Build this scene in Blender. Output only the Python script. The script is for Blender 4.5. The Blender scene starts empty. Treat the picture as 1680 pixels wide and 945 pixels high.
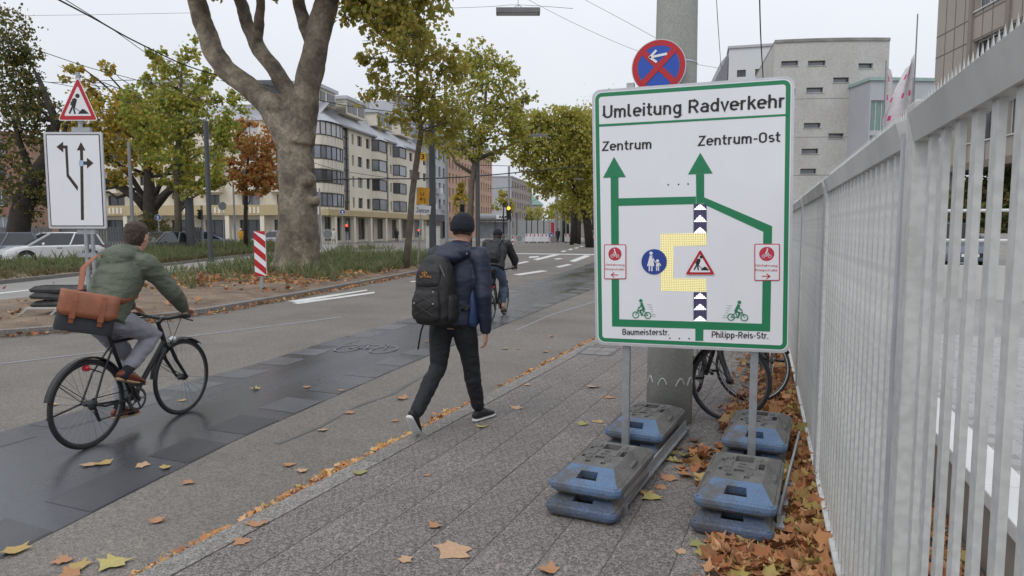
import bpy, bmesh, math, random
import numpy as np
from mathutils import Vector, Matrix, noise
random.seed(7); rng = np.random.default_rng(5)
R = math.radians
sc = bpy.context.scene
C = sc.collection

# ---------------------------------------------------------------- camera, sky, sun, exposure
F, EYE, PIT, YAW = 1120.0, 1.6, math.atan(96.5 / 1120), R(20.04)
cam_d = bpy.data.cameras.new('camera'); cam = bpy.data.objects.new('camera', cam_d); C.objects.link(cam)
cam_d.sensor_width = 36; cam_d.lens = 36 * F / 1680; cam_d.clip_start = .05; cam_d.clip_end = 2000
cam.location = (0, 0, EYE); cam.rotation_euler = (R(90) - PIT, 0, YAW); sc.camera = cam

world = bpy.data.worlds.new('World'); sc.world = world; world.use_nodes = True
nt = world.node_tree; nt.nodes.clear()
sky = nt.nodes.new('ShaderNodeTexSky'); sky.sky_type = 'NISHITA'; sky.sun_disc = False
sky.sun_elevation = R(48); sky.sun_rotation = R(200); sky.air_density = 1.0; sky.dust_density = 3.0
# overcast: a thick even cloud deck hides nearly all of the blue sky
clouds = nt.nodes.new('ShaderNodeTexNoise'); clouds.inputs['Scale'].default_value = 1.6; clouds.inputs['Detail'].default_value = 5
tc = nt.nodes.new('ShaderNodeTexCoord'); nt.links.new(tc.outputs['Generated'], clouds.inputs['Vector'])
rampw = nt.nodes.new('ShaderNodeValToRGB')
rampw.color_ramp.elements[0].position = .3; rampw.color_ramp.elements[0].color = (6.9, 7.15, 7.75, 1)
rampw.color_ramp.elements[1].position = .75; rampw.color_ramp.elements[1].color = (7.9, 8.1, 8.6, 1)
nt.links.new(clouds.outputs['Fac'], rampw.inputs['Fac'])
mixw = nt.nodes.new('ShaderNodeMix'); mixw.data_type = 'RGBA'; mixw.inputs['Factor'].default_value = .94
# an overcast sky brightens from the horizon to the zenith
sepw = nt.nodes.new('ShaderNodeSeparateXYZ'); nt.links.new(tc.outputs['Generated'], sepw.inputs[0])
zen = nt.nodes.new('ShaderNodeMapRange'); zen.inputs['To Min'].default_value = 1.0; zen.inputs['To Max'].default_value = 1.75
nt.links.new(sepw.outputs['Z'], zen.inputs['Value'])
mulw = nt.nodes.new('ShaderNodeMix'); mulw.data_type = 'RGBA'; mulw.blend_type = 'MULTIPLY'; mulw.inputs['Factor'].default_value = 1
nt.links.new(rampw.outputs['Color'], mulw.inputs['A']); nt.links.new(zen.outputs['Result'], mulw.inputs['B'])
nt.links.new(sky.outputs['Color'], mixw.inputs['A']); nt.links.new(mulw.outputs['Result'], mixw.inputs['B'])
bg = nt.nodes.new('ShaderNodeBackground'); bg.inputs['Strength'].default_value = .1
wo = nt.nodes.new('ShaderNodeOutputWorld')
nt.links.new(mixw.outputs['Result'], bg.inputs['Color']); nt.links.new(bg.outputs['Background'], wo.inputs['Surface'])

sun_d = bpy.data.lights.new('sun', 'SUN'); sun_d.energy = .8; sun_d.angle = R(25); sun_d.color = (1, .97, .93)
sun = bpy.data.objects.new('sun', sun_d); C.objects.link(sun)
sun.rotation_euler = (R(42), 0, R(-20)); sun.location = (0, -5, 30)
vs = sc.view_settings; vs.view_transform = 'Standard'; vs.look = 'None'; vs.exposure = 0; vs.gamma = 1; vs.use_curve_mapping = False

# ---------------------------------------------------------------- measuring helpers (photo measurement -> metres)
cp, sp, cyw, syw = math.cos(PIT), math.sin(PIT), math.cos(YAW), math.sin(YAW)
def ray(px, py):
    u = (px - 840) / F; v = -(py - 472.5) / F
    f = cp + v * sp; up = -sp + v * cp
    return Vector((u * cyw - f * syw, u * syw + f * cyw, up))
def G(px, py, z=0.):
    d = ray(px, py); t = (z - EYE) / d.z; return Vector((d.x * t, d.y * t, z))
def YP(px, py, y):
    d = ray(px, py); t = y / d.y; return Vector((d.x * t, y, EYE + d.z * t))
def XP(px, py, x):
    d = ray(px, py); t = x / d.x; return Vector((x, d.y * t, EYE + d.z * t))
def cw(lat, fwd, z=0.):
    return Vector((lat * cyw - fwd * syw, lat * syw + fwd * cyw, z))
def D(px, py, dep):
    u = (px - 840) / F; v = -(py - 472.5) / F
    t = dep / (cp + v * sp); return cw(u * t, dep, EYE + (-sp + v * cp) * t)

# ---------------------------------------------------------------- materials
MATS = {}
def N(t, k, **kw):
    n = t.nodes.new(k)
    for a, b in kw.items(): setattr(n, a, b)
    return n
def lin(h):
    c = [int(h[i:i + 2], 16) / 255 for i in (0, 2, 4)]
    return tuple(x / 12.92 if x <= .04045 else ((x + .055) / 1.055) ** 2.4 for x in c)
def M(name, col=(.5, .5, .5), rough=.7, var=.12, scale=4., bump=0., bscale=80., metal=0., spec=.5, rnd=0., coat=0., col2=None, fine=0., fscale=300., emit=0., stretch=None, rvar=0., agg=0., aamp=.5):
    if name in MATS: return MATS[name]
    if isinstance(col, str): col = lin(col)
    if isinstance(col2, str): col2 = lin(col2)
    m = bpy.data.materials.new(name); m.use_nodes = True; t = m.node_tree
    b = t.nodes['Principled BSDF']
    b.inputs['Roughness'].default_value = rough; b.inputs['Metallic'].default_value = metal
    b.inputs['Specular IOR Level'].default_value = spec; b.inputs['Coat Weight'].default_value = coat
    co = N(t, 'ShaderNodeTexCoord'); vec = co.outputs['Object']
    if stretch:
        mp = N(t, 'ShaderNodeMapping'); mp.inputs['Scale'].default_value = stretch
        t.links.new(vec, mp.inputs['Vector']); vec = mp.outputs['Vector']
    nz = N(t, 'ShaderNodeTexNoise'); nz.inputs['Scale'].default_value = scale; nz.inputs['Detail'].default_value = 6; nz.inputs['Roughness'].default_value = .6
    t.links.new(vec, nz.inputs['Vector'])
    rp = N(t, 'ShaderNodeValToRGB'); e = rp.color_ramp.elements
    e[0].position = .32; e[1].position = .68
    a = tuple(c * (1 - var) for c in col); bb = tuple(min(1, c * (1 + var)) for c in col)
    if col2: bb = col2; a = col
    e[0].color = (*a, 1); e[1].color = (*bb, 1)
    t.links.new(nz.outputs['Fac'], rp.inputs['Fac']); out = rp.outputs['Color']
    if fine:
        fz = N(t, 'ShaderNodeTexNoise'); fz.inputs['Scale'].default_value = fscale; fz.inputs['Detail'].default_value = 3
        t.links.new(co.outputs['Object'], fz.inputs['Vector'])
        mr = N(t, 'ShaderNodeMapRange'); mr.inputs['From Min'].default_value = .4; mr.inputs['From Max'].default_value = .6
        mr.inputs['To Min'].default_value = 1 - fine; mr.inputs['To Max'].default_value = 1 + fine
        t.links.new(fz.outputs['Fac'], mr.inputs['Value'])
        mx = N(t, 'ShaderNodeMix', data_type='RGBA', blend_type='MULTIPLY'); mx.inputs['Factor'].default_value = 1
        t.links.new(out, mx.inputs['A']); t.links.new(mr.outputs['Result'], mx.inputs['B']); out = mx.outputs['Result']
    if agg:                                                  # exposed aggregate: every grain its own tone
        for sc_, am in ((agg, aamp), (agg * .43, aamp * .45)):
            vo = N(t, 'ShaderNodeTexVoronoi'); vo.inputs['Scale'].default_value = sc_; t.links.new(co.outputs['Object'], vo.inputs['Vector'])
            sc2 = N(t, 'ShaderNodeSeparateColor'); t.links.new(vo.outputs['Color'], sc2.inputs[0])
            mr = N(t, 'ShaderNodeMapRange'); mr.inputs['To Min'].default_value = 1 - am; mr.inputs['To Max'].default_value = 1 + am; t.links.new(sc2.outputs[0], mr.inputs['Value'])
            mx = N(t, 'ShaderNodeMix', data_type='RGBA', blend_type='MULTIPLY'); mx.inputs['Factor'].default_value = 1
            t.links.new(out, mx.inputs['A']); t.links.new(mr.outputs['Result'], mx.inputs['B']); out = mx.outputs['Result']
    if rnd:
        oi = N(t, 'ShaderNodeObjectInfo'); mr = N(t, 'ShaderNodeMapRange')
        mr.inputs['To Min'].default_value = 1 - rnd; mr.inputs['To Max'].default_value = 1 + rnd
        t.links.new(oi.outputs['Random'], mr.inputs['Value'])
        mx = N(t, 'ShaderNodeMix', data_type='RGBA', blend_type='MULTIPLY'); mx.inputs['Factor'].default_value = 1
        t.links.new(out, mx.inputs['A']); t.links.new(mr.outputs['Result'], mx.inputs['B']); out = mx.outputs['Result']
    t.links.new(out, b.inputs['Base Color'])
    if rvar:
        mr = N(t, 'ShaderNodeMapRange'); mr.inputs['From Min'].default_value = .35; mr.inputs['From Max'].default_value = .65
        mr.inputs['To Min'].default_value = max(0, rough - rvar); mr.inputs['To Max'].default_value = min(1, rough + rvar)
        t.links.new(nz.outputs['Fac'], mr.inputs['Value']); t.links.new(mr.outputs['Result'], b.inputs['Roughness'])
    if bump:
        bz = N(t, 'ShaderNodeTexNoise'); bz.inputs['Scale'].default_value = bscale; bz.inputs['Detail'].default_value = 5
        t.links.new(vec, bz.inputs['Vector'])
        bp = N(t, 'ShaderNodeBump'); bp.inputs['Strength'].default_value = bump; bp.inputs['Distance'].default_value = .02
        t.links.new(bz.outputs['Fac'], bp.inputs['Height']); t.links.new(bp.outputs['Normal'], b.inputs['Normal'])
    if emit:
        b.inputs['Emission Color'].default_value = (*col, 1); b.inputs['Emission Strength'].default_value = emit
    MATS[name] = m; return m
def leafmat(name, cols, trans=.35, rough=.6):
    m = bpy.data.materials.new(name); m.use_nodes = True; t = m.node_tree; b = t.nodes['Principled BSDF']
    b.inputs['Roughness'].default_value = rough; b.inputs['Specular IOR Level'].default_value = .3
    g = N(t, 'ShaderNodeNewGeometry'); rp = N(t, 'ShaderNodeValToRGB'); el = rp.color_ramp.elements
    cols = [lin(c) if isinstance(c, str) else c for c in cols]
    while len(el) < len(cols): el.new(.5)
    for i, c in enumerate(cols): el[i].position = i / (len(cols) - 1) if len(cols) > 1 else 0; el[i].color = (*c, 1)
    t.links.new(g.outputs['Random Per Island'], rp.inputs['Fac'])
    t.links.new(rp.outputs['Color'], b.inputs['Base Color'])
    tr = N(t, 'ShaderNodeBsdfTranslucent'); t.links.new(rp.outputs['Color'], tr.inputs['Color'])
    mx = N(t, 'ShaderNodeMixShader'); mx.inputs['Fac'].default_value = trans
    t.links.new(b.outputs['BSDF'], mx.inputs[1]); t.links.new(tr.outputs['BSDF'], mx.inputs[2])
    t.links.new(mx.outputs['Shader'], t.nodes['Material Output'].inputs['Surface'])
    MATS[name] = m; return m
def glassmat(name, col, rough=.08):
    return M(name, col, rough, var=.3, scale=.6, spec=.8)

# ---------------------------------------------------------------- mesh builder
class MB:
    def __init__(s): s.v = []; s.f = []; s.mi = []; s.cur = 0
    def add(s, vs, fs):
        o = len(s.v); s.v += [tuple(v) for v in vs]
        for f in fs: s.f.append([o + i for i in f]); s.mi.append(s.cur)
        return s
    def box(s, x0, y0, z0, x1, y1, z1):
        return s.add([(x0, y0, z0), (x1, y0, z0), (x1, y1, z0), (x0, y1, z0), (x0, y0, z1), (x1, y0, z1), (x1, y1, z1), (x0, y1, z1)],
                     [(0, 3, 2, 1), (4, 5, 6, 7), (0, 1, 5, 4), (1, 2, 6, 5), (2, 3, 7, 6), (3, 0, 4, 7)])
    def bar(s, a, b, w, h, up=(0, 0, 1)):
        a = Vector(a); b = Vector(b); d = (b - a).normalized(); up = Vector(up)
        if abs(d.dot(up)) > .98: up = Vector((0, 1, 0))
        r = d.cross(up).normalized(); u = r.cross(d); vs = []
        for p in (a, b):
            for i, j in ((-1, -1), (1, -1), (1, 1), (-1, 1)): vs.append(p + r * (i * w / 2) + u * (j * h / 2))
        return s.add(vs, [(3, 2, 1, 0), (4, 5, 6, 7), (0, 1, 5, 4), (1, 2, 6, 5), (2, 3, 7, 6), (3, 0, 4, 7)])
    def tube(s, path, rad, n=8, cap=True, right=None):
        path = [Vector(p) for p in path]; m = len(path)
        if not isinstance(rad, (list, tuple)): rad = [rad] * m
        vs = []; ref = Vector(right) if right is not None else None
        prev = None
        for i, p in enumerate(path):
            d = (path[min(i + 1, m - 1)] - path[max(i - 1, 0)])
            d = d.normalized() if d.length > 1e-9 else Vector((0, 0, 1))
            if ref is not None: r = ref - d * ref.dot(d)
            elif prev is not None: r = prev - d * prev.dot(d)
            else: r = d.cross(Vector((0, 0, 1)) if abs(d.z) < .9 else Vector((0, 1, 0)))
            r.normalize(); prev = r; u = d.cross(r)
            q = rad[i]; ra, rb = q if isinstance(q, (tuple, list)) else (q, q)
            for k in range(n):
                a = 2 * math.pi * k / n; vs.append(p + r * (math.cos(a) * ra) + u * (math.sin(a) * rb))
        fs = []
        for i in range(m - 1):
            for k in range(n):
                k2 = (k + 1) % n; fs.append((i * n + k, i * n + k2, (i + 1) * n + k2, (i + 1) * n + k))
        if cap: fs.append(tuple(range(n))[::-1]); fs.append(tuple((m - 1) * n + k for k in range(n)))
        return s.add(vs, fs)
    def limb(s, path, rad, n=12):
        """closed tube with rounded ends"""
        path = [Vector(p) for p in path]; rad = list(rad) if isinstance(rad, (list, tuple)) else [rad] * len(path)
        def r0(q): return min(q) if isinstance(q, (tuple, list)) else q
        def sc_(q, k): return (q[0] * k, q[1] * k) if isinstance(q, (tuple, list)) else q * k
        d0 = (path[0] - path[1]).normalized(); d1 = (path[-1] - path[-2]).normalized()
        a, b = r0(rad[0]), r0(rad[-1])
        P2 = [path[0] + d0 * a, path[0] + d0 * a * .7] + path + [path[-1] + d1 * b * .7, path[-1] + d1 * b]
        R2 = [sc_(rad[0], .15), sc_(rad[0], .72)] + rad + [sc_(rad[-1], .72), sc_(rad[-1], .15)]
        return s.tube(P2, R2, n)
    def ball(s, c, r, n=12, m=8):
        c = Vector(c); r = r if isinstance(r, (tuple, list)) else (r, r, r)
        vs = [c + Vector((0, 0, -r[2]))]; fs = []
        for i in range(1, m):
            ph = -math.pi / 2 + math.pi * i / m
            for k in range(n):
                a = 2 * math.pi * k / n; vs.append(c + Vector((r[0] * math.cos(ph) * math.cos(a), r[1] * math.cos(ph) * math.sin(a), r[2] * math.sin(ph))))
        vs.append(c + Vector((0, 0, r[2]))); T = len(vs) - 1
        for k in range(n): fs.append((0, 1 + (k + 1) % n, 1 + k)); fs.append((T, T - n + k, T - n + (k + 1) % n))
        for i in range(m - 2):
            for k in range(n):
                k2 = (k + 1) % n; o = 1 + i * n; fs.append((o + k, o + k2, o + n + k2, o + n + k))
        return s.add(vs, fs)
    def prism(s, pts, ax, d):
        """closed polygon (3-D points) extruded by vector d"""
        n = len(pts); P = [Vector(p) for p in pts]; d = Vector(d)
        return s.add(P + [p + d for p in P], [tuple(range(n)), tuple(range(2 * n - 1, n - 1, -1))] + [(i, i + n, (i + 1) % n + n, (i + 1) % n) for i in range(n)])
    def ring(s, c, axis, R0, r, n=40, m=8):
        c = Vector(c); axis = Vector(axis).normalized(); u = axis.orthogonal().normalized(); w = axis.cross(u); vs = []; fs = []
        rr = r if isinstance(r, (tuple, list)) else (r, r)
        for i in range(n):
            a = 2 * math.pi * i / n; d = u * math.cos(a) + w * math.sin(a)
            for k in range(m):
                b = 2 * math.pi * k / m; vs.append(c + d * (R0 + rr[0] * math.cos(b)) + axis * (rr[1] * math.sin(b)))
        for i in range(n):
            for k in range(m):
                i2, k2 = (i + 1) % n, (k + 1) % m; fs.append((i * m + k, i2 * m + k, i2 * m + k2, i * m + k2))
        return s.add(vs, fs)
    def mesh(s, mats, smooth=False, name='m'):
        me = bpy.data.meshes.new(name); me.from_pydata(s.v, [], s.f)
        for m in (mats if isinstance(mats, (list, tuple)) else [mats]): me.materials.append(m)
        if any(s.mi): me.polygons.foreach_set('material_index', s.mi)
        if smooth: me.polygons.foreach_set('use_smooth', [True] * len(s.f))
        me.update(); return me
    def build(s, name, mats, parent=None, smooth=False, bevel=0, seg=2):
        o = link(name, s.mesh(mats, smooth, name), parent)
        if smooth == 'auto': shade_auto(o)
        if bevel:
            b = o.modifiers.new('bevel', 'BEVEL'); b.width = bevel; b.segments = seg; b.limit_method = 'ANGLE'; b.angle_limit = R(40)
        return o
def shade_auto(o, ang=40):
    bm = bmesh.new(); bm.from_mesh(o.data)
    for e in bm.edges:
        e.smooth = len(e.link_faces) == 2 and e.calc_face_angle(3) < R(ang)
    bm.to_mesh(o.data); bm.free()
def link(name, data, parent=None):
    o = bpy.data.objects.new(name, data); C.objects.link(o)
    if parent is not None: o.parent = parent
    return o
def tag(o, label=None, cat=None, group=None, kind=None):
    for k, v in (('label', label), ('category', cat), ('group', group), ('kind', kind)):
        if v: o[k] = v
    return o
def thing(name, label, cat, loc=(0, 0, 0), rz=0., group=None):
    o = link(name, None); o.empty_display_size = .2; o.location = loc; o.rotation_euler = (0, 0, rz)
    return tag(o, label, cat, group)
def clone(o, parent=None, name=None):
    c = o.copy(); C.objects.link(c); c.parent = parent
    for ch in o.children: clone(ch, c)
    return c
def evalmesh(o):
    dg = bpy.context.evaluated_depsgraph_get(); dg.update()
    return bpy.data.meshes.new_from_object(o.evaluated_get(dg))
def remeshed(mb, name, mat, parent, vox=.012, it=6, wrinkle=0., wscale=14., post=None):
    o = bpy.data.objects.new(name, mb.mesh(mat)); C.objects.link(o)
    m = o.modifiers.new('r', 'REMESH'); m.mode = 'VOXEL'; m.voxel_size = vox
    k = o.modifiers.new('s', 'SMOOTH'); k.factor = .5; k.iterations = it
    me = evalmesh(o); o.modifiers.clear(); o.data = me
    me.materials.clear(); me.materials.append(mat)
    if wrinkle or post:
        n = len(me.vertices); nv = [v.normal.copy() for v in me.vertices]
        for i, v in enumerate(me.vertices):
            q = v.co
            if wrinkle:
                s1 = noise.noise(Vector((q.x * wscale, q.y * wscale, q.z * wscale * 1.15 + q.x * wscale * .5)))
                s2 = noise.noise(Vector((q.x * wscale * 2.3 + 5, q.y * wscale * 2.3, q.z * wscale * 2.4)))
                v.co = q + nv[i] * (wrinkle * (1 - 2.2 * abs(s1)) + wrinkle * .4 * s2)
            if post: v.co = post(v.co)
    me.polygons.foreach_set('use_smooth', [True] * len(me.polygons)); me.update()
    if parent is not None: o.parent = parent
    return o
def text_mesh(s, bold=0.):
    cu = bpy.data.curves.new('txt', 'FONT'); cu.body = s; cu.size = 1; cu.offset = bold; cu.resolution_u = 3
    o = bpy.data.objects.new('txt', cu); C.objects.link(o); me = evalmesh(o)
    bpy.data.objects.remove(o); return me
def text(name, s, p0, p1, cap, mat, parent, bold=.01, facing=(0, -1, 0)):
    """flat lettering from p0 to p1 along the baseline, capital height cap"""
    me = text_mesh(s, bold); xs = [v.co.x for v in me.vertices]; x0, x1 = min(xs), max(xs)
    p0 = Vector(p0); p1 = Vector(p1); u = (p1 - p0); W = u.length; u.normalize(); f = Vector(facing)
    up = f.cross(u).normalized()
    if up.z < 0: up = -up
    for v in me.vertices:
        a, b = (v.co.x - x0) / (x1 - x0) * W, v.co.y * cap / .70
        v.co = p0 + u * a + up * b
    me.materials.clear(); me.materials.append(mat); me.update()
    return link(name, me, parent)
def _A(cx, cy, rx, ry, a0, a1, n=9): return [(cx + rx * math.cos(R(a0 + (a1 - a0) * k / n)), cy + ry * math.sin(R(a0 + (a1 - a0) * k / n))) for k in range(n + 1)]
_RND = _A(.25, .365, .18, .295, 0, 360, 20)
GLY = {'U': ([[(.07, 1), (.07, .30)] + _A(.30, .30, .23, .23, 180, 360) + [(.53, 1)]], .70), 'l': ([[(.07, 1), (.07, .2)] + _A(.2, .2, .13, .13, 180, 270) + [(.24, .07)]], .34),
 'm': ([[(.07, 0), (.07, .73)], [(.07, .48)] + _A(.22, .48, .15, .18, 180, 0) + [(.37, 0)], [(.37, .48)] + _A(.52, .48, .15, .18, 180, 0) + [(.67, 0)]], .84),
 'n': ([[(.07, 0), (.07, .73)], [(.07, .46)] + _A(.24, .46, .17, .2, 180, 0) + [(.41, 0)]], .58), 'h': ([[(.07, 0), (.07, 1)], [(.07, .46)] + _A(.24, .46, .17, .2, 180, 0) + [(.41, 0)]], .58),
 'u': ([[(.07, .73), (.07, .27)] + _A(.24, .27, .17, .2, 180, 360), [(.41, .73), (.41, 0)]], .58), 'i': ([[(.07, 0), (.07, .73)], [(.07, .87), (.07, 1.01)]], .24),
 'e': ([[(.07, .37), (.45, .37), (.45, .45)] + _A(.26, .45, .19, .21, 0, 180) + _A(.26, .28, .19, .21, 180, 320)], .60), 't': ([[(.14, .95), (.14, .2)] + _A(.27, .2, .13, .13, 180, 270) + [(.34, .07)], [(0, .66), (.33, .66)]], .42),
 'g': ([[(.43, .73), (.43, -.07)] + _A(.25, -.07, .18, .17, 0, -150), _RND], .60), 'R': ([[(.07, 0), (.07, .93), (.3, .93)] + _A(.3, .7, .22, .23, 90, -90) + [(.07, .47)], [(.3, .47), (.54, 0)]], .68),
 'a': ([[(.43, 0), (.43, .46)] + _A(.26, .46, .17, .2, 0, 150), [(.43, .40), (.24, .40)] + _A(.22, .235, .155, .165, 90, 270) + [(.30, .07), (.43, .16)]], .58), 'd': ([[(.43, 1), (.43, 0)], _RND], .60), 'p': ([[(.07, .73), (.07, -.27)], _RND], .60),
 'v': ([[(.03, .73), (.22, .04), (.41, .73)]], .50), 'r': ([[(.07, 0), (.07, .73)], [(.07, .5)] + _A(.22, .5, .15, .16, 180, 60)], .40), 'k': ([[(.07, 0), (.07, 1)], [(.40, .73), (.1, .36)], [(.2, .48), (.43, 0)]], .52),
 'Z': ([[(.05, .93), (.5, .93), (.05, .07), (.53, .07)]], .62), 'O': ([_A(.29, .7, .22, .23, 0, 180) + _A(.29, .3, .22, .23, 180, 360) + [(.51, .7)]], .68), 's': ([_A(.22, .515, .15, .145, 40, 270)[:-1] + _A(.22, .225, .16, .155, 90, -145)], .50),
 'S': ([_A(.28, .7, .2, .23, 30, 270)[:-1] + _A(.28, .27, .21, .2, 90, -150)], .62), '-': ([[(.03, .4), (.3, .4)]], .40), 'B': ([[(.07, .07), (.07, .93), (.3, .93)] + _A(.3, .72, .2, .21, 90, -90) + [(.07, .51)], [(.3, .51)] + _A(.3, .29, .22, .22, 90, -90) + [(.07, .07)]], .64),
 '.': ([[(.07, 0), (.07, .15)]], .24), 'P': ([[(.07, 0), (.07, .93), (.3, .93)] + _A(.3, .68, .22, .25, 90, -90) + [(.07, .43)]], .62), 'f': ([[(.13, 0), (.13, .8)] + _A(.26, .8, .13, .13, 180, 90) + [(.32, .93)], [(0, .66), (.3, .66)]], .38),
 'K': ([[(.07, 0), (.07, 1)], [(.5, 1), (.09, .45)], [(.22, .6), (.54, 0)]], .60), 'ß': ([[(.07, 0), (.07, .75)] + _A(.24, .75, .17, .18, 180, 0) + [(.3, .52)] + _A(.26, .29, .18, .22, 80, -120)], .58), ' ': ([], .32)}
def din(name, s, p0, p1, cap, mat, parent, w=.135):
    """road sign lettering drawn as mitred strokes between p0 and p1 in the x-z plane"""
    mb = MB(); x = 0.; lines = []
    for ch in s:
        g, adv = GLY[ch]; lines += [[(x + a, b) for a, b in L] for L in g]; x += adv
    tot = x - .14; p0 = Vector(p0); p1 = Vector(p1); u = p1 - p0; W = u.length; u.normalize(); kx_ = W / tot; y0 = p0.y; lay = 0
    for L in lines:
        n = len(L); pts = [Vector(q) for q in L]; closed = (pts[0] - pts[-1]).length < 1e-6; vs = []
        for i, p in enumerate(pts):
            a = (p - pts[i - 1]) if i else ((p - pts[-2]) if closed else pts[1] - p); b = (pts[i + 1] - p) if i < n - 1 else ((pts[1] - p) if closed else p - pts[-2])
            a = a.normalized(); b = b.normalized(); t = (a + b); t = t.normalized() if t.length > 1e-6 else a; nn = Vector((-t.y, t.x)); h = (w / 2) / max(.45, abs(nn.dot(Vector((-a.y, a.x)))))
            vs += [p - nn * h, p + nn * h]
        yy = y0 - .00025 * (lay % 3); lay += 1
        mb.add([(p0.x + u.x * (v.x * kx_) , yy, p0.z + u.z * (v.x * kx_) + v.y * cap) for v in vs], [(2 * i, 2 * i + 2, 2 * i + 3, 2 * i + 1) for i in range(n - 1)])
    return mb.build(name, mat, parent)
def stroke(mb, pts, w, y):
    """flat poly-line of width w in the x-z plane at depth y"""
    for a, b in zip(pts[:-1], pts[1:]):
        a = Vector((a[0], a[1])); b = Vector((b[0], b[1])); d = (b - a)
        if d.length < 1e-6: continue
        d.normalize(); n = Vector((-d.y, d.x)) * (w / 2); e = d * (w * .3); a = a - e; b = b + e
        mb.add([(q.x, y, q.y) for q in (a - n, b - n, b + n, a + n)], [(0, 1, 2, 3)])
def disc(mb, c, r, y, n=24, rx=None):
    mb.add([(c[0] + (rx or r) * math.cos(2 * math.pi * i / n), y, c[1] + r * math.sin(2 * math.pi * i / n)) for i in range(n)], [tuple(range(n))])
def poly(mb, pts, y): mb.add([(a, y, b) for a, b in pts], [tuple(range(len(pts)))])
def annulus(mb, c, r0, r1, y, n=28):
    vs = []
    for i in range(n):
        a = 2 * math.pi * i / n; vs += [(c[0] + r0 * math.cos(a), y, c[1] + r0 * math.sin(a)), (c[0] + r1 * math.cos(a), y, c[1] + r1 * math.sin(a))]
    mb.add(vs, [(2 * i, 2 * i + 1, (2 * i + 3) % (2 * n), (2 * i + 2) % (2 * n)) for i in range(n)])
def rounded(corners, r, n=5):
    out = []; k = len(corners)
    for i in range(k):
        p = Vector(corners[i]); a = (Vector(corners[i - 1]) - p).normalized(); b = (Vector(corners[(i + 1) % k]) - p).normalized()
        h = math.acos(max(-1, min(1, a.dot(b)))) / 2; t = r / math.tan(h); c = p + (a + b).normalized() * (r / math.sin(h))
        q0 = p + a * t - c; q1 = p + b * t - c
        for j in range(n + 1):
            f = j / n; v = (q0 * (1 - f) + q1 * f).normalized() * r; out.append(c + v)
    return out

# shared materials
asphalt = M('asphalt', (.157, .143, .126), .85, var=.16, scale=.7, bump=.1, bscale=180, agg=130, aamp=.35)
asphalt2 = M('asphalt_pale', (.25, .24, .225), .85, var=.12, scale=.5, bump=.2, bscale=120, fine=.15)
lane_m = M('dark_lane_coating', (.058, .061, .069), .28, var=.25, scale=.9, bump=.13, bscale=45, fine=.12, fscale=150, rvar=.1, spec=.6, stretch=(1, .35, 1))
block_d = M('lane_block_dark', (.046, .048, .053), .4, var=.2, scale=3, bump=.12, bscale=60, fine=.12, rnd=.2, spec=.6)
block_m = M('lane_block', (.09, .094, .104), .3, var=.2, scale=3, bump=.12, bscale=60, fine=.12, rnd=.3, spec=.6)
slab_m = M('paving_slab', (.175, .157, .146), .85, var=.17, scale=1.1, agg=150, aamp=.62, rnd=.06)
joint_m = M('joint_sand', (.165, .135, .118), .95, var=.2, scale=9)
kerb_m = M('kerb_granite', (.2, .188, .172), .8, var=.12, scale=6, bump=.1, bscale=120, agg=150, aamp=.5, rnd=.08)
soil_m = M('soil', (.175, .128, .09), .95, var=.4, scale=1.6, bump=.8, bscale=14, fine=.3, fscale=60)
white_m = M('road_paint', (.6, .6, .58), .7, var=.14, scale=7, fine=.12, fscale=120)
galv = M('galvanised_steel', (.36, .38, .4), .42, var=.14, scale=14, metal=.55)
alu = M('aluminium_edge', (.55, .56, .58), .38, var=.08, scale=10, metal=.5)
dark_metal = M('dark_grey_paint', (.075, .078, .085), .5, var=.1, scale=3)
black_m = M('black_satin', (.014, .014, .015), .42, var=.2, scale=20)
rubber = M('tyre_rubber', (.02, .02, .021), .75, var=.2, scale=30, bump=.2)
chrome = M('bright_metal', (.5, .5, .5), .25, var=.05, metal=.9)
white_sign = M('sign_white', (.76, .77, .8), .38, var=.02, scale=3)
sign_black = M('sign_black', (.012, .012, .012), .5, var=.1)
sign_red = M('sign_red', (.45, .012, .02), .42, var=.05)
sign_blue = M('sign_blue', (.02, .055, .28), .42, var=.05)
sign_green = M('sign_green', (.012, .2, .085), .45, var=.06)
sign_back = M('sign_back_grey', (.28, .29, .3), .5, metal=.4)
skin_m = M('skin', (.5, .28, .2), .55, var=.1, scale=20)
# ---------------------------------------------------------------- ground, road, pavement
RZ = -.05                                                   # road level, the footway is 0
def sheet(name, pts, z, mat, kind='structure', parent=None):
    mb = MB(); mb.add([(p[0], p[1], z) for p in pts], [tuple(range(len(pts)))])
    o = mb.build(name, mat, parent)
    if kind and parent is None: o['kind'] = kind
    return o
sheet('ground', [(-900, -60), (900, -60), (900, 1500), (-900, 1500)], -.09, asphalt2)
def kx(y): return -2.81 + .058 * y                          # outer kerb line of the footway
road = sheet('road', [(kx(-4) + .05, -4), (kx(14) + .05, 14), (-1.7, 20), (-1.7, 90), (-60, 90), (-22, 30), (-12.6, 26), (-11.2, 16), (-11.2, 8), (-14, -4)], RZ, asphalt)
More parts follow.
